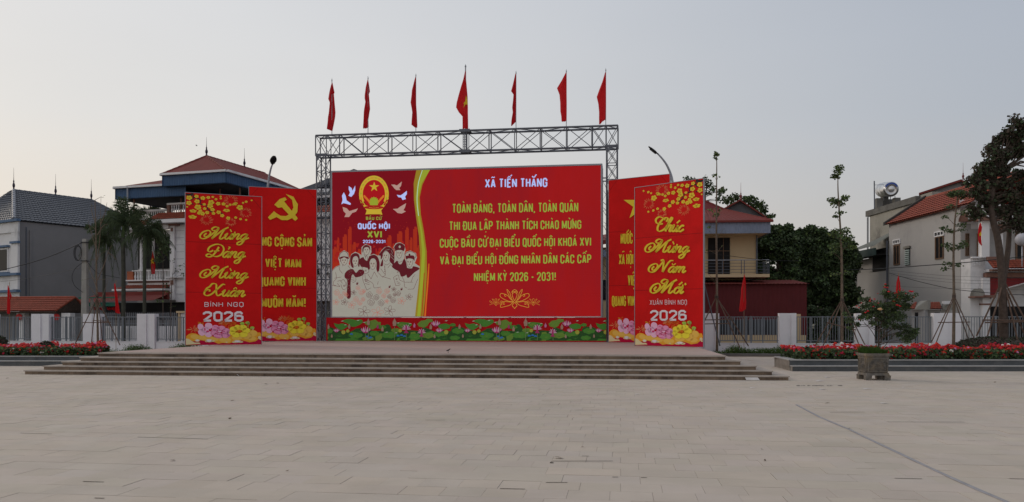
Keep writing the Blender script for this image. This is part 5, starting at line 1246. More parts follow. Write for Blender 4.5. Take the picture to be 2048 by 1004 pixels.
# ================================================================ houses
plaster_g = mat('dark_grey_plaster', (.235, .228, .232), .9, .06, .6, .05, 20, dirt=(.205, .20, .203), dscale=.35)
plaster_l = mat('pale_grey_plaster', (.41, .395, .385), .9, .05, .6, .05, 20, dirt=(.29, .28, .28), dscale=.3)
plaster_y = mat('ochre_plaster', (.55, .42, .26), .9, .06, .8)
conc = mat('weathered_concrete', (.30, .285, .25), .95, .15, .8, .1, 10, dirt=(.13, .12, .11), dscale=.5, dthr=(.5, .7))
white2 = mat('white_house_paint', (.72, .71, .72), .85, .05, 1, dirt=(.44, .44, .45), dscale=.6)
glass = mat('dark_window_glass', (.013, .014, .017), .35, .1, 2, spec=.15); dark = mat('dark_opening', (.018, .017, .018), .9)  # dark: near-black that paints in shade under canopies and inside openings
blue_t = mat('blue_trim', (.10, .16, .26), .7); blue_s = mat('blue_corrugated_sheet', (.045, .095, .19), .6, .1, 2); grblue = mat('grey_blue_corrugated_sheet', (.20, .23, .31), .6, .12, 1.2, dirt=(.14, .15, .19), dscale=1.5)
red_s = mat('red_sheet_roof', (.165, .028, .023), .75, .12, 1, dirt=(.17, .04, .03), dscale=1.2); red_t = mat('red_clay_tiles', (.27, .062, .036), .75, .22, 3, dirt=(.20, .06, .035), dscale=2); slate = mat('grey_glazed_tiles', (.10, .108, .128), .45, .12, 3)
maroon_w = mat('maroon_sheet_wall', (.105, .012, .014), .7, .1, 1); brown_t = mat('brown_trim', (.20, .105, .08), .8, .15); wood = mat('window_wood', (.17, .10, .06), .6, .15); green_s = mat('green_awning_sheet', (.02, .13, .09), .7)
chrome = mat('stainless_steel', (.55, .56, .58), .28, .04, metal=.9); blk = mat('black_rubber', (.015, .015, .016), .6)
def tiled(name, a, b, c, d, mt, parent, course=.32, tile=.26, amp=.035, step=.035):
    """roof slope a,b eave left/right, c,d ridge right/left: overlapping courses of curved tiles"""
    a, b, c, d = map(Vector, (a, b, c, d)); L = max((b - a).length, (c - d).length); H = ((d - a).length + (c - b).length) / 2
    nr = max(2, int(H / course)); nc = max(2, int(L / tile)); n_ = ((b - a).cross(d - a)); n_ = n_.normalized()
    if n_.z < 0: n_ = -n_
    m_ = MB(); K = nc * 4
    for r in range(nr):
        vv = []
        for e, lift in ((0, step), (1, 0)):
            q = (r + e) / nr
            for i in range(K + 1):
                s = i / K; p = (a.lerp(b, s)).lerp(d.lerp(c, s), q)
                vv.append(p + n_ * (lift + amp * abs(math.sin(math.pi * i / 4))))
        m_.add(vv, [(i, i + 1, K + 2 + i, K + 1 + i) for i in range(K)])
    o = build(name, m_, mt, parent); o['kind'] = 'stuff'
    m_ = MB(); m_.poly([a - n_ * .03, b - n_ * .03, c - n_ * .03, d - n_ * .03]); build('roof_deck', m_, mt, parent); return o
def sheet(name, a, b, c, d, mt, parent, pitch=.2, amp=.02):
    """corrugated sheet, ribs running from edge a-b to edge d-c"""
    a, b, c, d = map(Vector, (a, b, c, d)); n_ = ((b - a).cross(d - a)).normalized(); L = (b - a).length; K = max(4, int(L / pitch) * 4); m_ = MB(); vv = []
    for q0 in (0, 1):
        for i in range(K + 1):
            s = i / K; p = (a.lerp(b, s)) if q0 == 0 else d.lerp(c, s); vv.append(p + n_ * (amp if i % 4 in (1, 2) else 0))
    m_.add(vv, [(i, i + 1, K + 2 + i, K + 1 + i) for i in range(K)]); return build(name, m_, mt, parent)
def ridge(a, b, mt, parent, r=.09, name='ridge_cap'):
    a, b = Vector(a), Vector(b); L = (b - a).length; n = max(1, int(L / .35)); m_ = MB()
    for i in range(n):
        p, q = a.lerp(b, i / n), a.lerp(b, (i + .96) / n); m_.tube([p, q], [r * 1.12, r * .92], 6)
    o = build(name, m_, mt, parent)
    if n > 1: o['kind'] = 'stuff'
    return o
def finial(p, mt, parent, h=.9, rod=.6):
    m_ = MB(); m_.lathe(p, [(.08, 0), (.045, h * .15), (.09, h * .3), (.08, h * .42), (.035, h * .55), (.05, h * .62), (.018, h * .75), (.012, h), (.006, h + rod)], 8); build('finial', m_, mt, parent)
def window(pn, x0, y0, x1, y1, parent, frame=wood, v=0, mull=1, sill=None, transom=0):
    u0, z1 = pn.uz(x0, y0); u1, z0 = pn.uz(x1, y1); fr = pn.fr
    m_ = MB(); t = min(.07, (u1 - u0) * .16)
    m_.box(u0, u0 + t, v - .05, v + .05, z0, z1, fr); m_.box(u1 - t, u1, v - .05, v + .05, z0, z1, fr); m_.box(u0 + t, u1 - t, v - .05, v + .05, z1 - t, z1, fr); m_.box(u0 + t, u1 - t, v - .05, v + .05, z0, z0 + t, fr)
    for k in range(mull): c = u0 + (u1 - u0) * (k + 1) / (mull + 1); m_.box(c - t * .45, c + t * .45, v - .045, v + .045, z0 + t, z1 - t, fr)
    f_ = build('window', m_, frame, parent)
    m_ = MB(); m_.box(u0 + t * .5, u1 - t * .5, v - .004, v + .01, z0 + t * .5, z1 - t * .5, fr); build('pane', m_, glass, f_)
    if sill: m_ = MB(); m_.box(u0 - .1, u1 + .1, v - .14, v - .051, z0 - .12, z0 - .01, fr); build('sill', m_, sill, f_)
def balusters(pn, x0, x1, y0, y1, v, parent, mt, n, dy=0):
    u0, z1 = pn.uz(x0, y0); u1, z0 = pn.uz(x1, y1); fr = pn.fr; h = z1 - z0
    for i in range(n):
        u = u0 + (u1 - u0) * (i + .5) / n; p = fr.p(u, v, z0); w_ = (u1 - u0) / n * .33
        m_ = MB(); m_.lathe(p, [(w_ * .8, 0), (w_ * .8, h * .1), (w_ * .5, h * .18), (w_, h * .38), (w_ * .45, h * .7), (w_ * .75, h * .9), (w_ * .75, h)], 6); build('baluster', m_, mt, parent)

# --- grey house far left ---------------------------------------------------------
C = Vector((-33.0, 55.0, 0)); D2 = Vector((.533, .846, 0)); NB = Vector((-.846, .533, 0))
h1 = thing('grey_house', C, 'two storey house with a windowless dark grey side wall and grey tiled roof', 'house')
fr1 = F(C, D2)     # u along the blind wall, v into the house
ZE = 8.3
m = MB(); m.box(0, 9.6, 0, 9, 0, ZE - .05, fr1); build('wall', m, plaster_g, h1)
m = MB(); m.box(.55, .62, -.03, 0.0, 0, ZE - .4, fr1); build('wall_joint', m, steel, h1)
m = MB(); m.box(.8, .9, -.1, -.002, 0, ZE - .6, fr1); build('downpipe', m, plaster_g, h1)
ff = F(C - NB * .0 + Vector((0, 0, 0)), NB)
fw = Panel(C + NB * 9, C - NB * .35, 0, ZE)      # white front facade seen at a slant
m = MB(); m.box(-9.0, .38, -.02, .0, 0, ZE, F(C + D2 * -.02, -NB)) 
build('front_wall', m, white2, h1)
f1 = F(C - D2 * .02, -NB)                        # u runs right from far left to the corner at 0
for z, a in ((8.2, .35), (4.62, .3), (3.5, .3)):
    m = MB(); m.box(-9, .55, -.30, -.021, z, z + .16, f1); build('blue_cornice', m, blue_t, h1)
for z in (6.75, 3.05):
    m = MB(); m.box(-.5, .5, -.22, -.021, z, z + .14, f1); build('blue_band', m, blue_t, h1)
m = MB(); m.box(-9, .4, -.12, -.021, 7.5, 8.19, f1); build('frieze', m, white2, h1)
m = MB(); m.box(-.45, .35, -.12, -.021, 3.7, 7.49, f1); build('corner_pilaster', m, white2, h1)
for (u0, u1, z0, z1) in ((-2.2, -.95, 4.9, 6.5), (-5.0, -3.4, 4.9, 6.5), (-2.2, -1.0, .8, 2.6)):
    m = MB(); m.box(u0, u1, -.10, -.021, z0, z1, f1); w_ = build('window', m, white2, h1)
    m = MB(); m.box(u0 + .1, u1 - .1, -.12, -.101, z0 + .1, z1 - .1, f1); build('pane', m, glass, w_)
    m = MB(); m.box(u0 - .15, u1 + .15, -.24, -.021, z0 - .18, z0 - .04, f1); build('sill', m, blue_t, w_)
    m = MB(); m.box(u0 - .15, u1 + .15, -.24, -.021, z1 + .04, z1 + .18, f1); build('hood', m, blue_t, w_)
ra, rb = fr1.p(1.7, 3.8, 10.85), fr1.p(7.4, 3.8, 10.85)
e = .35
tiled('side_roof_tiles', fr1.p(-.25, -.12, ZE), fr1.p(10.2, -.12, ZE), rb, ra, slate, h1, .34, .28)
tiled('front_roof_tiles', fr1.p(-.25, 8.0, ZE), fr1.p(-.25, -.12, ZE), ra + Vector((0, 0, 0)), ra + NB * .3, slate, h1, .34, .28)
m = MB(); m.poly([fr1.p(10.2, -.12, ZE), fr1.p(10.2, 8, ZE), rb]); m.poly([ra, rb, fr1.p(10.2, 8, ZE), fr1.p(-.25, 8, ZE)][::-1]); build('rear_roof', m, slate, h1)
ridge(ra, rb, slate, h1); ridge(fr1.p(-.25, -.12, ZE + .08), ra, mat('pale_ridge_tiles', (.28, .29, .32), .6), h1, .13, 'hip_cap'); ridge(fr1.p(10.2, -.12, ZE + .05), rb, slate, h1, .1, 'hip_cap')
fin_d = mat('dark_purple_glaze', (.03, .02, .04), .4)
finial(ra, fin_d, h1, 1.0); finial(ra.lerp(rb, .52), fin_d, h1, 1.0); finial(rb, fin_d, h1, 1.0)

# --- small tiled gate roof far left ------------------------------------------------
gp = facade(V2(-60, 50.5), V2(135, 49.0)); gq = gp.fr
gt = thing('tiled_gatehouse', V2(60, 49.6), 'low gatehouse with a red tiled roof and red oval plaques, before the grey house', 'gatehouse')
ug_ = lambda x: gp.uz(x, 640)[0]
u0, u1 = ug_(-60), ug_(118); zr, ze = 3.0, 2.20
tiled('roof_tiles', gq.p(u0, -.3, ze), gq.p(u1, -.3, ze), gq.p(u1 + .35, .9, zr), gq.p(u0, .9, zr), red_t, gt, .22, .2, .03, .03)
m = MB(); m.poly([gq.p(u1 + .02, -.3, ze - .04), gq.p(u1 + .25, 2.1, ze - .04), gq.p(u1 + .35, .9, zr - .03)]); m.poly([gq.p(u0, 2.1, ze), gq.p(u0, .9, zr), gq.p(u1 + .35, .9, zr), gq.p(u1 + .25, 2.1, ze)]); m.box(u0, u1, -.2, 2, ze - .12, ze - .04, gq); build('gable_and_back_slope', m, bark_d, gt)
ridge(gq.p(u0, .9, zr + .03), gq.p(u1 + .35, .9, zr + .03), red_t, gt, .07); ridge(gq.p(u1 + .02, -.3, ze + .02), gq.p(u1 + .35, .9, zr + .03), red_t, gt, .07, 'verge_cap'); ridge(gq.p(u1 + .25, 2.1, ze + .02), gq.p(u1 + .35, .9, zr + .03), red_t, gt, .07, 'verge_cap')
part(gp, 'wall', -60, 626, 130, 720, .5, .7, plaster_g, gt); part(gp, 'pillar', 30, 626, 46, 720, .1, .49, white2, gt); part(gp, 'pillar', 120, 626, 138, 720, .1, .49, white2, gt)
part(gp, 'metal_door', 99, 628, 119, 690, .3, .48, steel, gt)
for x in (38, 113):
    c = P(x, 634, gp.fr.p(ug_(x), 0, 0).y - .05); m = MB(); m.lathe(c, [(.001, -.03), (.17, -.03), (.2, 0), (.001, .02)], 14, rot=Matrix.Rotation(R(90), 3, 'X')); build('oval_plaque', m, mat('plaque_red', (.45, .02, .02), .6), gt)
# inner picket fence left
ip = facade(V2(130, 48.0), V2(372, 46.6)); iq = ip.fr; it = thing('picket_fence', V2(250, 47.2), 'pale spiked picket fence on a white wall, seen through the left hand railing', 'fence')
part(ip, 'low_wall', 186, 652, 420, 720, .05, .2, white_w, it)
part(ip, 'rail', 186, 633, 420, 635, .08, .12, steel_l, it); part(ip, 'rail', 186, 646, 420, 647.5, .08, .12, steel_l, it)
m = MB()
ua, ub = ip.uz(186, 640)[0], ip.uz(420, 640)[0]; n = int((ub - ua) / .125)
for k in range(n):
    u = ua + (ub - ua) * k / n; m.box(u - .016, u + .016, .1, .13, 1.25, 2.0, iq); m.add([iq.p(u - .03, .115, 2.0), iq.p(u + .03, .115, 2.0), iq.p(u, .115, 2.12)], [(0, 1, 2)])
o = build('pickets', m, steel_l, it); o['kind'] = 'stuff'
for xx in (198, 240, 290): part(ip, 'wall_panel', xx, 656, xx + 22, 688, .03, .049, white2, it)
ar = thing('garden_arch', V2(367, 46.0), 'cream painted arch niche behind the left hand railing, next to the banner', 'arch'); ap = facade(V2(355, 46.2), V2(400, 46))
m = MB(); bx(ap, m, 354, 622, 400, 626, -.1, .2); bx(ap, m, 356, 626, 360, 700, 0, .2); build('arch_frame', m, plaster_y, ar); part(ap, 'niche', 360.2, 627, 400, 700, .05, .15, white2, ar)

# --- canopy house ---------------------------------------------------------------
N0 = Vector((-17.3, 50.0, 0)); h2 = F(N0, (.957, -.291)); hp = Panel(N0 + h2.n * 1.5 - h2.u * 14, N0 + h2.n * 1.5 + h2.u * 4, 0, 9)
ch = thing('canopy_house', h2.p(-4, 1.5, 0), 'white balconied house under large red and blue sheet metal canopies', 'house')
def canopy(u0, u1, v0, v1, ze, drop, ridge_u, rv0, rv1, zr, name):
    cn_ = MB(); 
    E = [h2.p(u0, v0, ze), h2.p(u1, v0, ze), h2.p(u1, v1, ze), h2.p(u0, v1, ze)]; Ra, Rb = h2.p(ridge_u, rv0, zr), h2.p(ridge_u, rv1, zr)
    cn_.poly([E[0], E[1], Ra]); 
    root = build(name, cn_, red_s, ch)
    sheet('roof_sheet', E[1], E[2], Rb, Ra, red_s, root, .3, .02); sheet('roof_sheet', E[3], E[0], Ra, Rb, red_s, root, .3, .02)
    m_ = MB(); m_.poly([E[2], E[3], Rb]); m_.poly([p - Vector((0, 0, drop - .03)) for p in E][::-1]); build('ceiling', m_, dark, root)  # near-black ceiling: the canopy's underside shade is put into its colour
    for a, b, k in ((E[0], E[1], 0), (E[1], E[2], 1), (E[3], E[0], 3), (E[2], E[3], 2)):
        if name == 'lower_canopy' and k == 1: continue
        d = (b - a).normalized(); nn = Vector((d.y, -d.x, 0)); 
        sheet('fascia_sheet', a - Vector((0, 0, drop)) - nn * .06, b - Vector((0, 0, drop)) - nn * .06, b - nn * .06 - Vector((0, 0, .1)), a - nn * .06 - Vector((0, 0, .1)), blue_s, root, .18, -.02)
        m_ = MB(); m_.hexa([a - Vector((0, 0, .10)), b - Vector((0, 0, .10)), b - nn * -.14 - Vector((0, 0, .10)) , a + nn * .14 - Vector((0, 0, .10)), a + Vector((0, 0, .03)), b + Vector((0, 0, .03)), b + nn * .14 + Vector((0, 0, .03)), a + nn * .14 + Vector((0, 0, .03))]); build('gutter', m_, white2, root)
    return Ra, Rb, E, root
Ra, Rb, E, r1 = canopy(-4.75, 0, 0, 9.5, 10.74, .78, -2.95, 2.0, 8.5, 12.15, 'upper_canopy')
ridge(E[1], Ra, red_s, r1, .06, 'hip_cap'); ridge(E[0], Ra, red_s, r1, .06, 'hip_cap'); ridge(Ra, Rb, red_s, r1, .06)
finial(Ra, fin_d, r1, .8, .4); finial(Ra.lerp(Rb, .62), fin_d, r1, .8, .5)
Rc, Rd, E2, r2 = canopy(-8.7, -3.3, .4, 5.9, 10.16,   .78, -4.6, 2.2, 4.2, 10.95, 'lower_canopy')
for (x, yt, yb, v) in ((268, 385, 428, .8), (301, 395, 426, 4.6), (341, 395, 425, 3.5), (362, 385, 412, 1.2), (232 + 23, 372, 440, .3)):
    hpp = Panel(N0 + h2.n * v - h2.u * 14, N0 + h2.n * v + h2.u * 4, 0, 9); u, z1 = hpp.uz(x, yt); _, z0 = hpp.uz(x, yb)
    m = MB(); m.tube([hpp.fr.p(u, 0, z0 - .4), hpp.fr.p(u, 0, min(z1, 10.2))], .055, 6); build('canopy_post', m, steel_l if x < 260 else brown_t, ch)
for x in (470, 430): m = MB(); u, _ = hp.uz(x, 500); m.tube([hp.fr.p(u, .5, 7.8), hp.fr.p(u, .5, 10.6)], .05, 6); build('canopy_post', m, brown_t, ch)
U_ = lambda x: hp.uz(x, 500)[0]
part(hp, 'rear_wall', 240, 463, 700, 720, 1.6, 6, plaster_l, ch)
part(hp, 'balcony_recess', 244, 470, 346, 535, 1.45, 1.59, dark, ch)  # near-black panel paints the shade at the back of the recess
part(hp, 'upper_lintel', 244, 463, 346, 471, .1, 1.4, white2, ch); part(hp, 'terrace_slab', 244, 441, 700, 444, .1, 5, white2, ch)
def skirt(x0, x1, y0, y1, v0, v1, par, mt=red_t):
    u0, z1 = hp.uz(x0, y0); u1, _ = hp.uz(x1, y1); _, z0 = hp.uz(x0, y1); tiled('tiled_skirt', hp.fr.p(u0 - .2, v0, z0), hp.fr.p(u1, v0, z0), hp.fr.p(u1, v1, z1), hp.fr.p(u0 + .2, v1, z1), mt, par, .25, .22, .025, .025)
skirt(256, 347, 440, 454, -.5, .2, ch); part(hp, 'eave_trim', 256, 454, 347, 462, -.5, 0, white2, ch)
part(hp, 'balcony_rail', 262, 421, 345, 424.5, 0.0, .2, white2, ch); balusters(hp, 262, 345, 424.5, 438, .1, ch, white2, 22); part(hp, 'balcony_base', 262, 438, 345, 440.5, 0, .2, white2, ch)
skirt(320, 700, 428, 443, -1.0, -.4, ch); part(hp, 'eave_trim', 320, 443, 700, 450, -1.0, -.5, white2, ch)
part(hp, 'balcony_rail', 342, 408, 700, 411.5, -.4, -.2, white2, ch); balusters(hp, 348, 380, 412, 426, -.3, ch, white2, 7); part(hp, 'rail_pier', 342, 412, 347.5, 427, -.4, -.2, brown_t, ch)
part(hp, 'corner_pier', 347, 452, 356, 600, -.35, 1.5, white2, ch); part(hp, 'front_wall', 356, 450, 700, 604, -.2, 1.5, white2, ch)
for y in range(462, 600, 14): part(hp, 'wall_groove', 356.5, y, 372, y + .6, -.215, -.2, steel_l, ch)
part(hp, 'capital', 343, 449, 364, 453, -.5, .2, brown_t, ch); part(hp, 'vent_grille', 349.5, 457, 353.5, 464, -.38, -.351, brown_t, ch); part(hp, 'vent_grille', 348.5, 561, 354.5, 570, -.38, -.351, brown_t, ch)
part(hp, 'string_course', 340, 554, 372, 556.5, -.45, -.1, white2, ch)
u, z0 = hp.uz(276.5, 540); _, z1 = hp.uz(276.5, 464); m = MB(); m.lathe(hp.fr.p(u, .3, z0), [(.13, 0), (.11, .2), (.10, z1 - z0)], 10); build('round_column', m, white2, ch)
u, _ = hp.uz(296, 540); m = MB(); m.lathe(hp.fr.p(u, .5, z0), [(.1, 0), (.09, z1 - z0)], 8); build('round_column', m, white2, ch)
part(hp, 'balcony_rail', 266, 541, 346, 543, -.1, .15, white2, ch); balusters(hp, 268, 345, 543, 560, 0, ch, white2, 14); part(hp, 'flower_box', 254, 543, 266, 560, 0, .3, mat('terracotta', (.34, .10, .05), .8), ch)
part(hp, 'balcony_slab', 252, 560.5, 347, 563, -.3, 1.5, white2, ch); part(hp, 'brown_band', 258, 563.2, 347, 566, -.1, 1.4, brown_t, ch); part(hp, 'white_band', 256, 566.3, 347, 571, -.05, 1.4, white2, ch)
skirt(250, 347, 571, 579, -.8, -.05, ch); part(hp, 'eave_trim', 243, 579, 347, 582.5, -.85, -.3, white2, ch)
part(hp, 'red_awning', 235, 586, 372, 601, -1.7, -1.5, red_s, ch); u0, z1 = hp.uz(208, 598); u1, z0 = hp.uz(372, 606)
m = MB(); m.quad(hp.fr.p(u0, -3.0, z0), hp.fr.p(u1, -3.0, z0 + .1), hp.fr.p(u1, -1.2, z1 + .35), hp.fr.p(u0 + 1, -1.2, z1 + .35)); build('red_awning', m, red_s, ch)
part(hp, 'green_awning', 210, 596, 285, 600, -2.2, -1.9, green_s, ch); part(hp, 'green_awning', 209, 607.5, 300, 614, -2.9, -2.6, green_s, ch)
part(hp, 'shop_opening', 205, 606, 372, 660, .0, .3, dark, ch)  # near-black sheet standing in for the shade under the awnings
u0 = hp.uz(205, 600)[0]; part(hp, 'ground_wall', 205, 640, 372, 700, -.3, -.05, plaster_g, ch)
part(hp, 'terrace_backdrop', 372, 378, 540, 410, 3.0, 3.2, dark, ch)  # added dark panel behind the terrace, painting the shade below the canopy
lant = mat('red_lantern', (.50, .015, .02), .6)
for i, x in enumerate((220, 245, 261, 275, 284)):
    q = hp.uz(x, 618); c = hp.fr.p(q[0], -2.4, q[1]); m = MB(); m.lathe(c - Vector((0, 0, .12)), [(.05, 0), (.14, .05), (.17, .12), (.14, .19), (.05, .24)], 8)
    build('paper_lantern', m, lant, None, ['leftmost', 'second from left', 'middle', 'fourth from left', 'rightmost'][i] + ' of the small red paper lanterns below the green awning', 'lantern', 'red lanterns under the awning')
q = hp.uz(341, 456.5); 
q = hp.uz(340, 457); q = hp.uz(342, 458)
qq = hp.uz(340.5, 457.5); c = hp.fr.p(hp.uz(340, 457)[0], .9, hp.uz(340, 457)[1] - .3); m = MB(); m.lathe(c, [(.06, 0), (.2, .08), (.25, .2), (.2, .32), (.06, .4)], 10)
build('paper_lantern', m, lant, None, 'larger red lantern hanging in the upper balcony of the canopy house', 'lantern')
flag(306, 47.4, 501, 547, [(503, 305, 307), (512, 304, 308.5), (520, 302.5, 310), (528, 302, 311), (536, 302.5, 311), (544, 303, 310), (548, 304, 310)], 'small red flag with yellow star on the balcony of the canopy house', None, flag_m, r=.01, fold=.04, star=[(306.5, 515), (308, 520), (310.5, 521), (308.8, 524), (309.5, 528), (306.5, 526), (303.5, 528), (304.3, 524), (302.6, 521), (305, 520)])

# --- house glimpsed through the left tower ----------------------------------------------
gh = facade(V2(560, 56), V2(720, 54)); gt2 = thing('narrow_house', V2(650, 55), 'pale grey house with dark balconies glimpsed through the left truss tower', 'house')
part(gh, 'wall', 560, 392, 720, 700, 0, 6, plaster_l, gt2)
u0, z0 = gh.uz(560, 404); u1, z1 = gh.uz(720, 345); m = MB(); m.hexa([gh.fr.p(u0, -.8, z0 - .2), gh.fr.p(u1, -.8, z1 - .2), gh.fr.p(u1, 6, z1 - .2), gh.fr.p(u0, 6, z0 - .2), gh.fr.p(u0, -.8, z0 + .1), gh.fr.p(u1, -.8, z1 + .1), gh.fr.p(u1, 6, z1 + .1), gh.fr.p(u0, 6, z0 + .1)]); build('roof', m, slate, gt2)
for y in (386, 424, 500, 560): part(gh, 'balcony_slab', 570, y, 700, y + 7, -.9, 0, white2 if y != 424 else dark, gt2); part(gh, 'balcony_opening', 600, y + 10, 668, y + 28, -.06, -.002, dark, gt2)
gh2 = facade(V2(1150, 50), V2(1300, 49)); gt3 = thing('cream_house', V2(1210, 50), 'cream house with a red roof glimpsed beside the right truss tower', 'house')
part(gh2, 'wall', 1150, 496, 1300, 700, 0, 5, plaster_y, gt3)
u0, z0 = gh2.uz(1150, 500); u1, z1 = gh2.uz(1300, 470); m = MB(); m.hexa([gh2.fr.p(u0, -.8, z0 - .1), gh2.fr.p(u1, -.8, z1 - .1), gh2.fr.p(u1, 5, z1 + 1), gh2.fr.p(u0, 5, z0 + 1), gh2.fr.p(u0, -.8, z0 + .15), gh2.fr.p(u1, -.8, z1 + .15), gh2.fr.p(u1, 5, z1 + 1.2), gh2.fr.p(u0, 5, z0 + 1.2)]); build('roof', m, red_s, gt3)
part(gh2, 'fascia', 1150, 503, 1300, 517, -.8, -.7, grblue, gt3); part(gh2, 'window', 1196, 560, 1218, 600, -.05, -.002, glass, gt3)

# --- yellow house ---------------------------------------------------------------------
yp = facade(V2(1300, 48.4), V2(1605, 47.6)); yq = yp.fr; yh = thing('yellow_house', V2(1460, 48), 'ochre two storey house with red sheet roof and steel railed balcony', 'house')
Uy = lambda x: yp.uz(x, 640)[0]
part(yp, 'upper_wall', 1320, 466, 1516, 556, .6, 9, plaster_y, yh); part(yp, 'door_opening', 1419, 474, 1463, 549, .52, .599, dark, yh)
for x in (1434, 1449): part(yp, 'door_stile', x, 475, x + 1.2, 549, .49, .519, wood, yh)
part(yp, 'door_rail', 1419.5, 500, 1462.5, 501.2, .49, .519, wood, yh)
zE = 7.32; ue0, ue1 = Uy(1290), Uy(1538)
E = [yq.p(ue0, -.9, zE), yq.p(ue1, -.9, zE), yq.p(ue1, 9.5, zE), yq.p(ue0, 9.5, zE)]
um = Uy(1400); k1 = yq.p(Uy(1380), 2.0, 8.35); k2 = yq.p(Uy(1460), 2.0, 8.35); k3 = yq.p(Uy(1466), 6.5, 8.35); k0 = yq.p(Uy(1376), 6.5, 8.35)
sheet('roof_sheet', E[0], E[1], k2, k1, red_s, yh, .3, .025); sheet('roof_sheet', E[1], E[2], k3, k2, red_s, yh, .3, .025)
m = MB(); m.poly([E[3], E[0], k1, k0]); m.poly([E[2], E[3], k0, k3]); m.poly([p - Vector((0, 0, .06)) for p in E][::-1]); build('roof_back', m, red_s, yh)
ap_ = yq.p(Uy(1419), 2.8, 9.05); zt = 8.42; m = MB(); 
m.poly([k1 + Vector((0, 0, .02)), k2 + Vector((0, 0, .02)), ap_]); build('gablet', m, mat('dark_red_gablet', (.15, .02, .022), .7), yh)
ridge(k2, ap_, red_s, yh, .07, 'verge_cap'); ridge(k1, ap_, red_s, yh, .07, 'verge_cap'); ridge(E[1], k2, red_s, yh, .06, 'hip_cap')
m = MB(); m.poly([k2, k3, yq.p(Uy(1419), 6.5, 9.05), ap_]); build('upper_slope', m, red_s, yh)
finial(ap_, mat('dark_red_finial', (.16, .02, .02), .5), yh, .9, .3)
sheet('fascia_sheet', yq.p(ue0, -.86, 6.6), yq.p(ue1 - .1, -.86, 6.6), yq.p(ue1 - .1, -.86, 7.22), yq.p(ue0, -.86, 7.22), grblue, yh, .2, -.02)
sheet('fascia_sheet', yq.p(ue1 - .1, -.86, 6.6), yq.p(ue1 - .1, 9, 6.6), yq.p(ue1 - .1, 9, 7.22), yq.p(ue1 - .1, -.86, 7.22), grblue, yh, .2, -.02)
m = MB(); m.box(ue0, ue1 + .04, -1.0, -.84, 7.22, 7.33, yq); build('eave_edge', m, red_s, yh)
m = MB(); m.box(ue0, ue1 - .2, -.8, 9, 6.62, 6.68, yq); build('soffit', m, plaster_y, yh)
part(yp, 'balcony_slab', 1320, 551, 1531, 557, -1.1, .6, plaster_y, yh)
sl = lambda nm, a, b, r: rod(nm, a, b, r, yh)
zr0, zr1 = 4.26, 5.08
for z in (4.36, 4.52, 4.70, 4.88): rod('balcony_rail', yq.p(Uy(1300), -1.05, z), yq.p(Uy(1530), -1.05, z), .013, yh)
m = MB(); m.tube([yq.p(Uy(1300), -1.05, 5.06), yq.p(Uy(1530), -1.05, 5.06), yq.p(Uy(1530), .55, 5.06)], .026, 6); build('hand_rail', m, steel_l, yh)
for x in (1439, 1476, 1482, 1530, 1395): rod('rail_post', yq.p(Uy(x), -1.05, 4.24), yq.p(Uy(x), -1.05, 5.06), .024, yh)
for v in (-.65, -.25, .15, .5): rod('rail_post', yq.p(Uy(1530), v, 4.24), yq.p(Uy(1530), v, 5.06), .018, yh)
for z in (4.36, 4.52, 4.70, 4.88): rod('balcony_rail', yq.p(Uy(1530), -1.05, z), yq.p(Uy(1530), .55, z), .013, yh)
rod('downpipe', yq.p(Uy(1517), .5, 4.2), yq.p(Uy(1517), .5, 6.6), .045, yh)
sheet('lower_roof', yq.p(Uy(1300), -1.9, 3.66), yq.p(Uy(1602), -1.9, 3.66), yq.p(Uy(1602), 1.5, 4.02), yq.p(Uy(1300), 1.5, 4.02), red_s, yh, .2, .025)
sheet('sheet_wall', yq.p(Uy(1300), -1.7, .7), yq.p(Uy(1598), -1.7, .7), yq.p(Uy(1598), -1.7, 3.68), yq.p(Uy(1300), -1.7, 3.68), maroon_w, yh, .25, -.015)
m = MB(); m.box(Uy(1300), Uy(1597), -1.66, .58, 0, 3.6, yq); build('ground_floor', m, maroon_w, yh)
# gable of the house just behind it
k = facade(V2(1456, 54), V2(1535, 53.4)); kh = thing('gabled_house', V2(1490, 54), 'dark gable with red tiled edges rising behind the ochre house', 'house')
ku = lambda x: k.uz(x, 640)[0]; kz = lambda x, y: k.uz(x, y)[1]
a, b, c = k.fr.p(ku(1440), 0, kz(1456, 424)), k.fr.p(ku(1532), 0, kz(1531, 437)), k.fr.p(ku(1480), 0, kz(1480, 403))
m = MB(); m.poly([a, b, c]); m.box(ku(1440), ku(1530), .05, 8, 0, kz(1500, 438), k.fr); build('gable_wall', m, mat('shadow_grey_render', (.10, .105, .115), .9), kh)  # one even dark grey render on the gable wall
for p_, q_ in ((a, c), (c, b)):
    dv = k.fr.n * 8; m = MB(); f0 = -k.fr.n * .3; up = Vector((0, 0, .1)); m.hexa([p_ + f0, q_ + f0, q_ + dv, p_ + dv, p_ + f0 + up, q_ + f0 + up, q_ + dv + up, p_ + dv + up]); build('roof_slope', m, red_s, kh)
finial(c + Vector((0, -.2, .1)), mat('dark_red_finial', (.16, .02, .02), .5), kh, .6, .5)
# inner wall and fence seen through right railing
iw = thing('inner_wall', V2(1500, 43.2), 'ochre garden wall with grey railings behind the right hand railing', 'wall'); wp = facade(V2(1430, 43.4), V2(1600, 43))
part(wp, 'low_wall', 1380, 670, 1612, 720, 0, .15, plaster_y, iw); part(wp, 'corner_post', 1593, 628, 1601, 720, -.05, .2, plaster_y, iw)
m = MB(); ua, ub = wp.uz(1380, 640)[0], wp.uz(1590, 640)[0]; n = int((ub - ua) / .15)
for i in range(n): u = ua + (ub - ua) * i / n; m.box(u - .035, u + .035, .05, .09, .86, 1.72, wp.fr)
o = build('pickets', m, fence_m, iw); o['kind'] = 'stuff'
part(wp, 'backing_sheet', 1384, 640, 1590, 669, .2, .23, dark, iw)

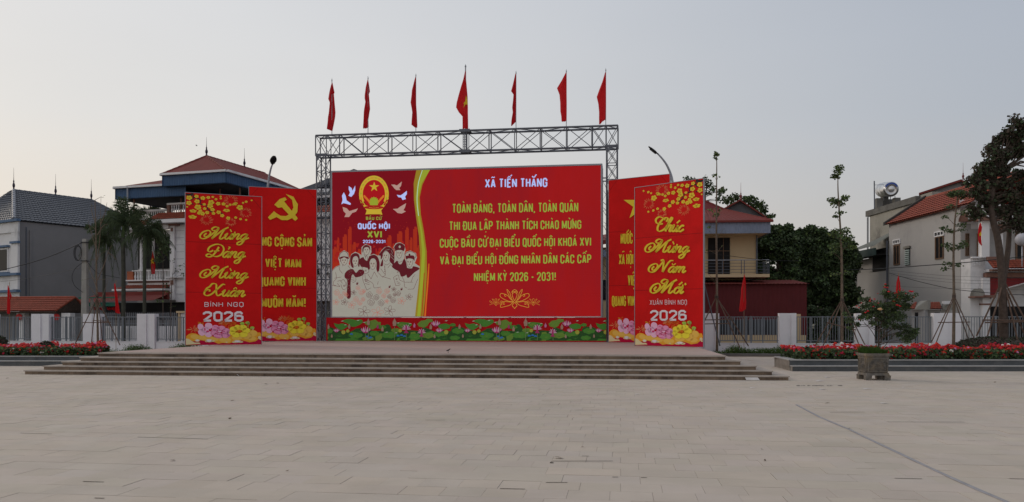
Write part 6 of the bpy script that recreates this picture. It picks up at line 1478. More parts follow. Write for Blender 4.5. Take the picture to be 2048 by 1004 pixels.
# --- grey and white house on the right -----------------------------------------------
rp = Panel((24.9, 60.4), (24.9, 46.0), 0, 8); rf = rp.fr      # side wall running away from the viewer
rp = Panel((24.9, 62.0), (24.95, 46.0), 0, 8); rf = rp.fr; Ur = lambda x: rp.uz(x, 640)[0]
rh = thing('tiled_house', (24.95, 46, 0), 'pale grey house with red tiled roof, white front and brown balcony trims, far right', 'house')
ua, ub = Ur(1778), Ur(1921)
m = MB(); m.box(ua, ub, 0, 6, 0, 7.98, rf); build('side_wall', m, plaster_l, rh)
za, zb_ = 8.0, 8.02; rid_a, rid_b = rf.p(ua - .05, 2.35, 9.65), rf.p(ub + 1.5, 2.35, 9.65)
tiled('roof_tiles', rf.p(ua - .1, -.25, 7.95), rf.p(ub + 1.2, -.25, 7.95), rid_b + Vector((0, 0, 0)), rid_a, red_t, rh, .33, .27, .04, .04)
m = MB(); m.poly([rf.p(ua - .1, 5, 7.95), rid_a, rid_b, rf.p(ub + 1.2, 5, 7.95)]); m.poly([rf.p(ua, 0, 7.95), rid_a, rf.p(ua, 5, 7.95)][::-1]); build('rear_slope', m, red_t, rh)
m = MB(); a = rf.p(ua - .18, -.3, 7.9); b = rid_a; d = rf.u * .28; up = Vector((0, 0, .22)); m.hexa([a, a + d, b + d, b - Vector(), a + up, a + d + up, b + d + up, b + up]); build('verge', m, mat('mossy_verge', (.05, .047, .045), .9), rh)
ridge(rid_a, rid_b, red_t, rh, .1)
window(rp, 1788, 491, 1800, 529, rh); window(rp, 1871, 474, 1888, 517, rh); window(rp, 1787, 480, 1801, 487, rh, white2, -.02, 2); window(rp, 1870, 464, 1889, 471, rh, white2, -.02, 2)
louv = part(rp, 'louvre', 1811.5, 499, 1820.5, 531, -.03, 0, dark, rh); part(rp, 'louvre_hood', 1809, 493.5, 1822, 498, -.12, -.031, conc, rh)
for i in range(8): part(rp, 'slat', 1812, 500.5 + i * 3.9, 1820, 502.6 + i * 3.9, -.09, -.031, mat('pale_green_slat', (.42, .5, .47), .7), louv)
rod('downpipe', rf.p(ua - .06, -.1, .0), rf.p(ua - .06, -.1, 6.9), .06, rh)
# lean-to further back
uc_ = Ur(1702); zl0, zl1 = 6.45, 6.75
m = MB(); m.box(uc_, ua - .13, .02, 6, 0, 5.95, rf); build('lean_to_wall', m, plaster_l, rh)
ro = mat('mossy_grey_sheet', (.17, .175, .155), .8, .1, 1)
sheet('lean_to_roof', rf.p(uc_ - .2, -.9, 6.42), rf.p(ua - .15, -.9, 6.58), rf.p(ua - .15, 2.2, 8.6), rf.p(uc_ + .1, 2.2, 7.6), ro, rh, .25, .03)
m = MB(); m.box(uc_ - .2, ua - .16, -.88, -.78, 5.95, 6.44, rf); build('fascia', m, mat('dark_green_fascia', (.035, .06, .055), .7), rh)
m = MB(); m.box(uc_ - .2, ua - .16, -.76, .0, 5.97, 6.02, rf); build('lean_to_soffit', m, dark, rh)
part(rp, 'dark_opening', 1746, 500, 1776, 544, -.02, .019, dark, rh); window(rp, 1704, 529, 1713, 568, rh, white2, -.02, 1)
part(rp, 'opening_jamb', 1739, 500, 1745.8, 544, -.05, .019, plaster_l, rh)
# white front
fp = Panel((24.95, 45.95), (42, 44.4), 0, 8); fq = fp.fr; Uf = lambda x: fp.uz(x, 640)[0]
m = MB(); m.box(0, 16, .0, 1.2, 0, 7.6, fq); m.box(-.02, 2.2, -.02, -.001, 7.0, 8.35, fq); build('front_wall', m, white2, rh)
tiled('front_roof_tiles', fq.p(1.1, -.7, 7.62), fq.p(16, -.7, 7.62), fq.p(16, 4.5, 9.9), fq.p(2.4, 4.5, 9.9), red_t, rh, .33, .27, .04, .04)
part(fp, 'upper_recess', 1925, 458, 2100, 522, -.02, -.001, plaster_l, rh)
for a in ((1912 + 18, 467, 1937, 512), (1953, 467, 1968, 514), (2030, 467, 2060, 520)): window(fp, *a, rh, wood, -.06, 1)
part(fp, 'corner_column', 1938, 448, 1953, 519, -1.5, -1.1, white2, rh); part(fp, 'column', 1971, 470, 1979, 514, -1.5, -1.2, white2, rh)
part(fp, 'capital', 1932, 442, 1974, 448, -1.8, -1.0, brown_t, rh); part(fp, 'capital', 1968, 455, 1982, 462, -1.8, -1.0, brown_t, rh); part(fp, 'capital_neck', 1970, 462, 1980, 470, -1.7, -1.1, brown_t, rh)
part(fp, 'entablature', 1926, 416, 2100, 441.5, -1.2, -.03, white2, rh)
u, z = fp.uz(1925, 445)
m = MB(); pts = [(u + .35 * math.cos(q * .314) * 1.0, z + .5 * math.sin(q * .314)) for q in range(11)]
m.poly([fq.p(a, -.6, b) for a, b in pts]); m.poly([fq.p(a, -.3, b) for a, b in pts][::-1]); build('arch_hood', m, brown_t, rh)
part(fp, 'balcony_slab', 1948, 542, 2110, 547, -1.7, 0, white2, rh); part(fp, 'side_pier', 1921, 520, 1950, 700, -1.2, -.03, white2, rh)
u0, z1 = fp.uz(1946, 524); u1, _ = fp.uz(2110, 541); _, z0 = fp.uz(1946, 541); tiled('balcony_tiles', fq.p(u0, -2.3, z0), fq.p(u1, -2.3, z0), fq.p(u1, -1.6, z1), fq.p(u0, -1.6, z1), red_t, rh, .2, .2, .03, .03)
part(fp, 'parapet', 1946, 518, 1985, 526, -1.72, -1.5, brown_t, rh); part(fp, 'balcony_band', 1985, 528, 2110, 536, -1.6, -1.5, red_t, rh)
for i in range(26): part(fp, 'dentil', 1949 + i * 5.6, 543, 1952 + i * 5.6, 546, -2.05, -1.71, brown_t, rh)
rod('balcony_rail', fq.p(Uf(1980), -1.6, 4.75), fq.p(Uf(2110), -1.6, 4.75), .025, rh); rod('balcony_rail', fq.p(Uf(1921), -.7, 4.75), fq.p(Uf(1938), -.7, 4.75), .02, rh)
for x in range(1982, 2108, 6): rod('rail_bar', fq.p(Uf(x), -1.6, 4.2), fq.p(Uf(x) , -1.6, 4.75), .01, rh)
balusters(fp, 1922, 1939, 520, 534, -1.3, rh, white2, 5)
part(fp, 'side_rail', 1921, 517, 1939, 520, -1.4, -1.2, white2, rh)
# porch with red spandrel and arch
part(fp, 'porch_beam', 1944, 549, 2110, 558, -1.65, -1.3, brown_t, rh); part(fp, 'porch_column', 1938, 558, 1952, 700, -1.6, -1.2, white2, rh)
part(fp, 'porch_wall', 1950, 560, 2110, 700, -.2, -.03, white2, rh); part(fp, 'garage_opening', 1953, 613, 2110, 690, -.3, -.201, dark, rh)
m = MB(); top = 558
pts = [fp.uz(1952, 559), fp.uz(2110, 559)]; arc = [(2110, 566), (2060, 566), (2020, 569), (1990, 577), (1970, 587), (1958, 596), (1952, 604)]
L = [fq.p(*(lambda q: (q[0], -1.5, q[1]))(p)) for p in pts] + [fq.p(fp.uz(x, y)[0], -1.5, fp.uz(x, y)[1]) for x, y in arc]
m.poly(L[::-1]); m.poly([p + fq.n * .15 for p in L]); build('red_spandrel', m, mat('maroon_paint', (.20, .018, .02), .7), rh)
m = MB(); m.tube([fq.p(fp.uz(x, y)[0], -1.53, fp.uz(x, y)[1]) for x, y in arc], .04, 5); build('arch_moulding', m, white2, rh)
part(fp, 'gate_capital', 1936, 592, 1958, 597, -1.9, -1.1, brown_t, rh); part(fp, 'gate_cap', 1918, 594, 1940, 597, -1.9, -1.1, brown_t, rh); part(fp, 'column_band', 1937, 608, 1953, 611, -1.63, -1.25, brown_t, rh)
u, z = fp.uz(1928, 594); m = MB(); pts = [(u + .3 * math.cos(q * .314), z + .42 * math.sin(q * .314)) for q in range(11)]; m.poly([fq.p(a, -1.8, b) for a, b in pts][::-1]); m.poly([fq.p(a, -1.4, b) for a, b in pts]); build('gate_arch', m, conc, rh)
flag(1958, 43.0, 442, 518, [(446, 1959, 1961), (455, 1957, 1963), (465, 1955.5, 1962), (475, 1955, 1962), (485, 1956, 1963), (491, 1961, 1964)], 'small red flag with yellow star on the white house balcony, far right', None, flag_m, r=.01, fold=.04, star=[(1959, 463), (1960, 467), (1962, 468), (1960.4, 470), (1961, 473), (1959, 471.5), (1956.6, 473), (1957.4, 470), (1956, 468), (1958, 467)])
bp_ = P(2044, 479, 42.5); m = MB(); m.blob(bp_, (.33, .33, .33), 12, 8, 0); m.tube([bp_ - Vector((0, 0, .3)), Vector((bp_.x, bp_.y, 4.4))], .03, 6)
build('globe_lamp', m, mat('grey_globe', (.42, .42, .46), .4), None, 'round pale globe beside the brown tree at the right edge of the photo', 'globe lamp', smooth=True)
# small tiled hoods over the garden gates
for (x0, x1, lab) in ((1817, 1838, 'small red tiled hood half hidden behind the potted rose bush'), (1848, 1888, 'small red tiled hood over a gate, under the floodlight')):
    q = facade(V2(x0, 44.2), V2(x1, 43.8)); u0, z0 = q.uz(x0, 617.5); u1, z1 = q.uz(x1 - 4, 604); t = thing('gate_hood', V2((x0 + x1) / 2, 44), lab, 'gate roof')
    t.location.z = 0
    tiled('roof_tiles', q.fr.p(u0, -.3, z0), q.fr.p(u1, -.3, z0), q.fr.p(u1 - .1, .25, z1), q.fr.p(u0 + .25, .25, z1), red_t, t, .16, .17, .025, .02)
    m = MB(); m.hexa([q.fr.p(u1 + .02, -.35, z0 - .05), q.fr.p(u1 + .5, .1, z0 - .05), q.fr.p(u1 + .5, .5, z0 - .05), q.fr.p(u1 + .02, .3, z0 - .05), q.fr.p(u1 + .02, -.33, z0 + .02), q.fr.p(u1 + .5, .1, z1 + .1), q.fr.p(u1 + .5, .5, z1 + .1), q.fr.p(u1 + .02, .3, z1 + .05)]); build('side_cheek', m, conc, t)
    m = MB(); m.box(u0 + .15, u1 + .4, .0, .4, 0, z0 - .06, q.fr); build('gate_wall', m, plaster_l, t)
    m = MB(); m.box(u0 + .5, u1 - .1, -.03, -.001, 0, z0 - .2, q.fr); build('gate_door', m, dark, t)
t = thing('floodlight', P(1886, 606, 43.5), 'small white floodlight on a bent arm above the gate hood', 'floodlight')
m = MB(); a = P(1886, 606, 43.5); m.box(a.x - .02, a.x + .42, a.y - .12, a.y + .1, a.z - .06, a.z + .1); build('lamp_head', m, white2, t); m = MB(); m.tube([a, P(1884, 612, 43.5), P(1880, 622, 43.6)], .02, 5); build('arm', m, steel, t)

# concrete block with water tank behind
cp = Panel((27.2, 63.0), (27.2, 55.4), 0, 10); cf = cp.fr; cb = thing('concrete_building', (27.2, 63, 0), 'weathered flat roofed concrete building behind the tiled house', 'building')
m = MB(); m.box(.3, 7.6, 0, 7, 0, 9.55, cf); build('wall', m, conc, cb)
m = MB(); m.box(-.2, 7.65, -.12, 7.1, 9.55, 9.98, cf); build('parapet', m, mat('stained_parapet', (.14, .135, .125), .95, .3, 1), cb)
part(cp, 'stair_head', 1832, 385, 1850, 398, .5, 4, conc, cb) if False else None
m = MB(); m.box(7.66, 9.2, .2, 5, 0, 10.02, cf); build('side_block', m, conc, cb)
for x in (-.05, .12): rod('frame_post', cf.p(x, -.05, 6.5), cf.p(x, -.05, 9.5), .03, cb)
wt = thing('water_tank', cf.p(.8, 1.4, 9.98), 'shiny steel water tank lying on short concrete pillars', 'water tank')
Yk = 61.5; ks = FPX / Yk
pil = MB()
for x, yt in ((1757, 397), (1769, 392), (1781, 399), (1793, 396)):
    c = P(x, yt, Yk + (0 if x in (1757, 1793) else 1.0)); m = MB(); m.box(c.x - .22, c.x + .22, c.y - .2, c.y + .2, 9.9, c.z); build('pillar', m, mat('stained_parapet', (.14, .135, .125)), wt)
ax0, ax1 = P(1765, 380, 63.2), P(1782, 378.5, 60.6); d = (ax1 - ax0).normalized(); rotm = d.to_track_quat('Z', 'Y').to_matrix()
L = (ax1 - ax0).length; r_ = .55
m = MB(); m.lathe(ax0, [(.1, -.16), (r_ * .6, -.12), (r_ * .92, -.03), (r_, .05), (r_, L * .3), (r_ * 1.02, L * .31), (r_, L * .33), (r_, L * .62), (r_ * 1.02, L * .63), (r_, L * .65), (r_, L - .05), (r_ * .94, L + .03)], 24, rot=rotm); build('barrel', m, chrome, wt, smooth=True)
m = MB(); m.lathe(ax1, [(r_ * .93, .032), (r_ * .62, .10), (r_ * .60, .06), (r_ * .3, .16), (.05, .18)], 24, rot=rotm); build('end_cap', m, chrome, wt, smooth=True)
m = MB(); bv = []
e1 = rotm @ Vector((1, 0, 0)); e2 = rotm @ Vector((0, 1, 0))
up = Vector((0, 0, 1)); sd_ = d.cross(up).normalized(); up2 = sd_.cross(d)
for i in range(13):
    q = R(25 + 130 * i / 12)
    for rr_ in (.70, .90): bv.append(ax1 + d * (.115 if rr_ < .8 else .058) + (sd_ * math.cos(q) + up2 * math.sin(q)) * r_ * rr_)
m.add(bv, [(2 * i, 2 * i + 1, 2 * i + 3, 2 * i + 2) for i in range(12)]); build('blue_label', m, mat('label_blue', (.03, .07, .30), .5), wt)
for x in (1768, 1781, 1790): a = P(x, 392, 61.8); rod('cradle_leg', a, a - Vector((0, 0, .35)), .025, wt)
t = thing('mast', P(1749, 415, 61.0), 'thin rusty mast on the flat roof, left of the water tank', 'mast'); rod('mast_tube', P(1749, 418, 61.0), P(1748.5, 362, 61.0), .045, t); rod('stay', P(1749, 370, 61.0), P(1772, 369, 61.0), .015, t)
# far dark red gable
q = facade(V2(1836, 66), V2(1960, 64)); t = thing('red_roofed_house', V2(1900, 65), 'dark red roof with a slim finial rising behind the tiled house', 'house')
a, b, c = q.fr.p(q.uz(1838, 640)[0], 0, q.uz(1838, 391)[1]), q.fr.p(q.uz(1965, 640)[0], 0, q.uz(1965, 384)[1]), q.fr.p(q.uz(1922, 640)[0], 0, q.uz(1922, 364)[1])
m = MB(); m.poly([a, b, c]); m.box(q.uz(1870, 640)[0], q.uz(1965, 640)[0], .05, 6, 0, q.uz(1900, 392)[1], q.fr); build('gable_wall', m, plaster_g, t)
for p_, q_ in ((a, c), (c, b)): dv = q.fr.n * 7; f0 = -q.fr.n * .4; up = Vector((0, 0, .16)); m = MB(); m.hexa([p_ + f0, q_ + f0, q_ + dv, p_ + dv, p_ + f0 + up, q_ + f0 + up, q_ + dv + up, p_ + dv + up]); build('roof_slope', m, red_s, t)
finial(c + Vector((0, -.3, .15)), mat('dark_red_finial', (.16, .02, .02), .5), t, .7, .6)

# ================================================================ trees behind
def mass(label, Y, pts, n_per, leaf, seed, mats, trunk, group='dense trees beyond the fence', tr=(.25, .08), name='dense_tree'):
    return crown_tree(name, label, 'tree', Y, trunk, tr, pts, leaf, mats, seed, group, n_per=n_per, dy=1.2, barkm=bark_d, asp=.5)
rt = random.Random(77)
def fill(x0, x1, ytop, ybot, n, r):
    o = []
    for _ in range(n):
        x = rt.uniform(x0, x1); yt = ytop(x); q = rt.random(); y = yt + r * .8 + (ybot - yt - r) * q ** .9; o.append((x, y, r * rt.uniform(.7, 1.2), r * rt.uniform(.6, 1.0), 1))
    for _ in range(n // 2):
        x = rt.uniform(x0, x1); o.append((x, ytop(x) + r * rt.uniform(.2, .9), r * .6, r * .5, .7))
    return o
top1 = lambda x: 470 - 22 * math.exp(-((x - 1545) / 16) ** 2) + 3 * math.sin(x * .5) if x < 1570 else 462
mass('dense dark tree standing just right of the ochre house', 53, fill(1520, 1590, lambda x: 452 + 8 * math.sin(x * .31) + abs(x - 1552) * .25, 640, 100, 14), 260, .165, 61, [lf_d, lf_d, lf_m], [(1560, 690), (1558, 600), (1555, 520)])
mass('dense dark tree in the middle of the group behind the slim tree', 55, fill(1580, 1650, lambda x: 458 + 7 * math.sin(x * .27) + abs(x - 1622) * .3, 640, 125, 15), 260, .165, 62, [lf_d, lf_d, lf_m], [(1618, 690), (1616, 600), (1615, 520)])
mass('dense dark tree right beside the pale lean-to wall', 56, fill(1642, 1712, lambda x: 468 + 6 * math.sin(x * .35) + abs(x - 1668) * .5, 640, 120, 15), 260, .165, 63, [lf_d, lf_d, lf_m], [(1668, 690), (1666, 600), (1665, 540)])
mass('dark low shrubbery under the lean-to wall behind the railing', 50, fill(1600, 1775, lambda x: 618 + 6 * math.sin(x * .2), 690, 60, 12), 160, .14, 64, [lf_d], [(1690, 700), (1690, 680), (1690, 650)])
mass('tall airy tree rising behind the ochre house roof', 66, [(1375, 360, 9, 8, .8), (1388, 362, 9, 8, .9), (1400, 366, 9, 8, .9), (1411, 360, 9, 9, .9), (1418, 370, 10, 8, 1), (1426, 378, 7, 6, .6), (1413, 386, 10, 8, .8), (1440, 386, 9, 8, .9), (1447, 380, 6, 6, .6), (1436, 398, 9, 7, .5), (1448, 400, 8, 7, .5), (1405, 378, 8, 8, .7)], 90, .17, 65, [lf_m, lf_d], [(1408, 500), (1408, 440), (1410, 390)])
mass('rounded airy tree behind the red gable', 64, [(1458, 400, 12, 10, 1.4), (1470, 394, 12, 9, 1.4), (1482, 408, 10, 10, 1), (1494, 400, 10, 8, 1.1), (1505, 398, 9, 8, 1), (1512, 410, 11, 9, 1.2), (1524, 410, 10, 9, 1.1), (1528, 422, 8, 7, 1), (1518, 424, 9, 8, .9), (1500, 415, 10, 9, 1), (1536, 433, 8, 5, .8), (1545, 431, 5, 4, .6), (1532, 437, 6, 4, .6), (1490, 396, 5, 5, .6), (1464, 415, 10, 8, 1)], 105, .18, 66, [lf_m, lf_d], [(1492, 500), (1492, 450), (1495, 415)])
mass('dark foliage glimpsed through the left truss tower', 50, fill(628, 672, lambda x: 490, 585, 18, 9), 90, .2, 67, [lf_d], [(648, 690), (648, 600), (648, 540)])
# bare branches by the right tower
m = MB(); rr = random.Random(8)
for i in range(16):
    y = 385 + i * 14; x = 1216; a = P(x, y, 44.5); b = P(x - rr.uniform(8, 17), y - rr.uniform(8, 22), 44.6); m.tube([a, (a + b) / 2 + Vector((0, 0, .06)), b], [.02, .014, .006], 4)
    if i % 2: m.tube([(a + b) / 2, P(x - rr.uniform(9, 15), y - rr.uniform(-2, 6), 44.6)], [.01, .004], 4)
m.tube([P(1217, 700, 44.5), P(1216, 550, 44.5), P(1215, 380, 44.5)], [.1, .07, .03], 6)
build('bare_tree', m, bark_d, None, 'thin leafless tree glimpsed between the screen and the right truss tower', 'tree')

# ================================================================ palms
def palm(label, Y, trunk, tr, crown, fronds, L, seed):
    rnd = random.Random(seed); tp = [P(x, y, Y) for x, y in trunk]; tp[0].z = 0
    t = thing('palm_tree', (tp[0].x, Y, 0), label, 'palm', 'palms before the canopy house'); m_ = MB(); m_.tube(catmull(tp, 4), tr, 8); build('trunk', m_, mat('palm_bark', (.06, .062, .048), .9, .25, 6), t, smooth=True)
    c = P(*crown, Y)
    m_ = MB(); m_.tube([tp[-1], c], [tr * .95, tr * .6], 8); build('crownshaft', m_, lf_m, t, tint=True)
    kx = Y / FPX
    for (ex, ey, lift) in fronds:
        ex += rnd.uniform(-3, 3); ey += rnd.uniform(-3, 3); end = c + Vector((ex * kx, rnd.uniform(-.9, .9), -ey * kx)); ct = c.lerp(end, .45) + Vector((0, 0, (lift + 4) * 2.0 * kx)); m_ = MB(); n = 22
        pts = [c * (1 - q) ** 2 + ct * 2 * q * (1 - q) + end * q * q for q in [i_ / n for i_ in range(n + 1)]]
        m_.tube(pts, [.03 * (1 - .85 * i_ / n) + .003 for i_ in range(n + 1)], 4)
        dv = rnd.uniform(.1, .5)
        for i_ in range(2, n):
            tg = (pts[i_ + 1] - pts[i_ - 1]).normalized(); side = tg.cross(Vector((0, 1, 0)) + Vector((rnd.uniform(-.3, .3), 0, dv))).normalized(); sd2 = tg.cross(side)
            ll = L * (.35 + .65 * math.sin(math.pi * (i_ / n) ** .8)) 
            for sg in (-1, 1):
                for sub in (0, .5):
                    b = pts[i_].lerp(pts[i_ + 1], sub); q = (side * sg * rnd.uniform(.45, .9) * (.4 if ey < -38 else 1) + sd2 * sg * rnd.uniform(.1, .7) + tg * .75 + Vector((0, 0, rnd.uniform(-.75, -.05) - (.5 if ey > 20 else 0)))).normalized() * ll * rnd.uniform(.75, 1.15)
                    w_ = tg * .019; k = rnd.uniform(.55, 1.6)
                    m_.add([b - w_, b + w_, b + q * .6 + w_ * .8 - Vector((0, 0, .03)), b + q + Vector((0, 0, -.2 * ll)), b + q * .6 - w_ * .8 - Vector((0, 0, .03))], [(0, 1, 2, 3, 4)], 0, (k, k, k * .9))
        build('frond', m_, lf_p, t, tint=True)
palm('tallest palm, its spearing top fronds under the blue canopy', 46.5, [(247, 700), (247, 560), (246, 475)], .12, (247, 452), [(-16,-55,0),(0,-60,0),(16,-48,4),(8,-56,0),(-8,-58,0),(34,-30,10),(46,-10,16),(58,12,20),(-38,-26,10),(-52,-4,16),(-60,18,20),(-46,44,24),(-28,70,26),(44,44,24),(28,74,26),(-14,90,28),(10,94,28),(-4,60,22),(20,50,22),(-42,62,26),(40,62,26),(64,30,24),(-66,34,22)], .56, 1)
palm('bushy palm with hanging fronds nearest the white pier', 46.0, [(289, 700), (289, 600), (289, 495)], .10, (290, 472), [(-10,-44,0),(4,-44,0),(18,-36,4),(32,-20,8),(46,-2,14),(50,20,16),(38,48,20),(26,70,22),(-20,-34,6),(-34,-14,10),(-38,16,14),(-26,50,20),(-14,78,24),(4,84,26),(16,80,24),(0,50,20),(58,34,22),(-44,34,18)], .52, 2)
palm('shorter palm left of the others, beside the grey wall', 47.0, [(208, 700), (208, 600), (208, 505)], .09, (210, 487), [(-10,-42,0),(4,-46,0),(-24,-32,6),(-40,-14,10),(-50,8,14),(-52,32,18),(-38,54,20),(-20,66,22),(6,74,24),(20,64,22),(34,40,18),(28,-24,8),(36,4,12),(-6,50,20),(-60,22,18)], .5, 3)
palm('distant palm top behind the balcony balustrade', 57.0, [(303, 700), (303, 560), (303, 450)], .11, (303, 434), [(-28,-6,8),(-22,-14,6),(-12,-18,4),(0,-20,2),(12,-20,4),(22,-14,6),(30,-4,8),(-34,6,10),(36,8,10),(-6,-20,2)], .45, 4)
# leafy shrubs before the canopy house balcony
mass('loose green shrub in the shadow before the canopy house balcony', 47.6, [(318, 475, 12, 9, .7), (328, 488, 12, 10, .9), (322, 505, 13, 10, .8), (334, 500, 9, 8, .5), (318, 520, 12, 9, .5)], 70, .16, 68, [lf_m, lf_d], [(326, 700), (326, 600), (326, 520)], group=None, tr=(.05, .02), name='shrub')
mass('thin twiggy shrub before the white pier next to the front left banner', 46.4, [(352, 540, 9, 6, .25), (362, 532, 7, 6, .2), (345, 520, 6, 6, .15), (366, 550, 6, 5, .2), (335, 585, 9, 6, .3), (320, 600, 9, 7, .4), (345, 610, 9, 6, .3), (330, 570, 8, 6, .2)], 45, .10, 69, [lf_d, lf_m], [(340, 700), (342, 600), (345, 550)], group=None, tr=(.04, .012), name='shrub')

# ================================================================ poles, lamps, cables
up_ = thing('utility_pole', V2(170, 45.6), 'square concrete utility pole with coiled cable before the grey house', 'utility pole'); a = V2(170, 45.6)
m = MB(); zt = P(0, 478, 45.6).z; m.hexa([(a.x - .17, 45.45, 0), (a.x + .17, 45.45, 0), (a.x + .17, 45.75, 0), (a.x - .17, 45.75, 0), (a.x - .115, 45.5, zt), (a.x + .115, 45.5, zt), (a.x + .115, 45.72, zt), (a.x - .115, 45.72, zt)])
build('shaft', m, mat('pole_concrete', (.31, .30, .275), .95, .12, 3), up_)
for y in (485, 522): c = P(170, y, 45.6); m = MB(); m.box(c.x - .16, c.x + .16, 45.42, 45.8, c.z - .02, c.z + .02); build('band', m, steel_d, up_)
c = P(156.5, 506, 45.4)
for k in range(3): m = MB(); m.tube([c + Vector(((.16 + .03 * k) * math.cos(q * .42), -.03 * k, (.38 + .03 * k) * math.sin(q * .42))) for q in range(16)], .014, 5); build('cable_coil', m, blk, up_)
t = thing('short_post', V2(183, 45.9), 'short thin concrete post right of the utility pole', 'post'); part(facade(V2(180, 45.9), V2(190, 45.9)), 'shaft', 180.5, 596, 185, 700, 0, .12, conc, t)
def cable(label, pts, r=.012, sag=0):
    q = catmull([P(x, y, Y) for x, y, Y in pts], 6); m_ = MB(); m_.tube(q, r, 5); build('overhead_cable', m_, blk, None, label, 'cable')
cable('thick black cable rising from the left edge to the utility pole', [(-60, 556, 44), (0, 541, 44.5), (60, 526, 44.9), (110, 509, 45.2), (165, 485, 45.5)], .02)
cable('thin loose cable drooping beside the utility pole', [(165, 525, 45.4), (150, 538, 45.3), (144, 555, 45.3), (150, 572, 45.3), (166, 585, 45.4)], .013)
cable('faint thin cable crossing the grey wall', [(-60, 570, 50), (60, 556, 48), (165, 535, 45.7)], .008)
cable('thin cable dropping rightwards from the pole into the palms', [(172, 520, 45.4), (186, 538, 45.4), (200, 548, 45.6), (240, 556, 46)], .013)
cable('thick black cable crossing the grey side wall of the tiled house', [(1690, 540, 52), (1760, 537.5, 47), (1850, 531, 42), (1943, 524, 41), (2100, 508, 40)], .022)
cable('lower black cable sloping down across the pale grey wall', [(1778, 546, 50), (1830, 561, 46), (1880, 573, 43), (1919, 580, 42), (2010, 588, 41), (2110, 592, 40)], .016)
for i, (y0, y1, lab) in enumerate(((541, 553, 'uppermost of the thin wires across the pale grey wall'), (546, 560, 'middle thin wire across the pale grey wall'), (551, 566, 'third thin wire across the pale grey wall'), (572, 577, 'lowest thin wire across the pale grey wall'))):
    cable(lab, [(1782, y0, 48), (1850, (y0 + y1) / 2 + 1, 45), (1925, y1, 42), (2100, y1 + 4, 40)], .006)
cable('thin black cable crossing the ochre house wall', [(1330, 498, 46.8), (1408, 505, 46.8), (1460, 512, 46.8), (1530, 520, 46.6), (1600, 522, 47)], .014)
def lamp(label, Y, pts, head0, head1, r, wide):
    q = [P(x, y, Y) for x, y in pts]; q[0].z = 0; t_ = thing('street_lamp', (q[0].x, Y, 0), label, 'street lamp', 'grey street lamps behind the banners')
    m_ = MB(); s_ = catmull(q, 5); m_.tube(s_, [.085 - .045 * i / (len(s_) - 1) for i in range(len(s_))], 8); build('pole', m_, steel_l, t_, smooth=True)
    m_ = MB(); m_.lathe(q[0], [(.2, 0), (.2, .03), (.12, .06), (.09, .4)], 10); build('base_flange', m_, steel_l, t_)
    a_, b_ = Vector(head0), Vector(head1); d_ = (b_ - a_); L_ = d_.length; d_.normalize(); sd2 = Vector(wide).normalized(); up3 = sd2.cross(d_)
    m_ = MB(); vv = []; n_ = 9
    for i in range(n_):
        s = i / (n_ - 1); w2 = r * (math.sin(math.pi * (.08 + .84 * s)) ** .6) * (1.0 if s > .3 else .65 + s); c_ = a_ + d_ * L_ * s
        for j in range(8): q_ = j * math.pi / 4; vv.append(c_ + sd2 * w2 * math.cos(q_) + up3 * w2 * .35 * math.sin(q_))
    m_.add(vv, [(i * 8 + j, i * 8 + (j + 1) % 8, (i + 1) * 8 + (j + 1) % 8, (i + 1) * 8 + j) for i in range(n_ - 1) for j in range(8)] + [tuple(range(8)), tuple((n_ - 1) * 8 + j for j in range(8))])
    build('lamp_head', m_, blk, t_, smooth=True)
    m_ = MB(); c_ = (a_ + b_) / 2 - up3 * r * .36 * (1 if up3.z > 0 else -1); m_.hexa([c_ + sd2 * x * r * .6 + d_ * y * L_ * .3 + up3 * z * .012 for z in (-1, 1) for x, y in ((-1, -1), (1, -1), (1, 1), (-1, 1))]); build('lens', m_, glass, t_)
lamp('street lamp with round black head above the hammer and sickle banner', 42.4, [(533, 690), (533, 500), (534.5, 400), (537, 362), (541, 340), (545, 328)], P(545, 329, 42.4), P(548, 312, 41.9), .17, (1, .2, 0))
lamp('street lamp leaning left above the yellow star banner', 41.6, [(1352, 695), (1350, 500), (1348, 400), (1344, 358), (1335, 333), (1325, 318), (1315, 307)], P(1317, 309, 41.6), P(1297, 293, 41.6), .17, (0, 1, .1))

# ================================================================ stone pot with rose bush
pt = G(1756, 760.5); pc = F((pt.x - .31, pt.y + .0, 0), (1, -.03))
sp = thing('stone_planter', pt, 'square carved stone planter with arched feet holding a rose bush', 'planter')
st_g = mat('carved_grey_stone', (.14, .128, .115), .9, .35, 9, .8, 22, dirt=(.22, .17, .11), dscale=4, dthr=(.48, .72)); W_ = .60
m = MB()
def taper(m_, z0, z1, e0, e1): m_.hexa([pc.p(-e0, -e0, z0), pc.p(W_ + e0, -e0, z0), pc.p(W_ + e0, W_ + e0, z0), pc.p(-e0, W_ + e0, z0), pc.p(-e1, -e1, z1), pc.p(W_ + e1, -e1, z1), pc.p(W_ + e1, W_ + e1, z1), pc.p(-e1, W_ + e1, z1)])
taper(m, .13, .20, .02, .0); taper(m, .201, .62, -.02, .005); taper(m, .621, .67, .0, .03); taper(m, .671, .735, .035, .035); build('body', m, st_g, sp)
for (a, b) in ((-.03, -.03), (W_ - .12, -.03), (-.03, W_ - .12), (W_ - .12, W_ - .12)):
    m = MB(); m.hexa([pc.p(a, b, 0), pc.p(a + .15, b, 0), pc.p(a + .15, b + .15, 0), pc.p(a, b + .15, 0), pc.p(a, b, .13), pc.p(a + .17, b, .13), pc.p(a + .17, b + .17, .13), pc.p(a, b + .17, .13)]); build('foot', m, st_g, sp)
rr = random.Random(2)
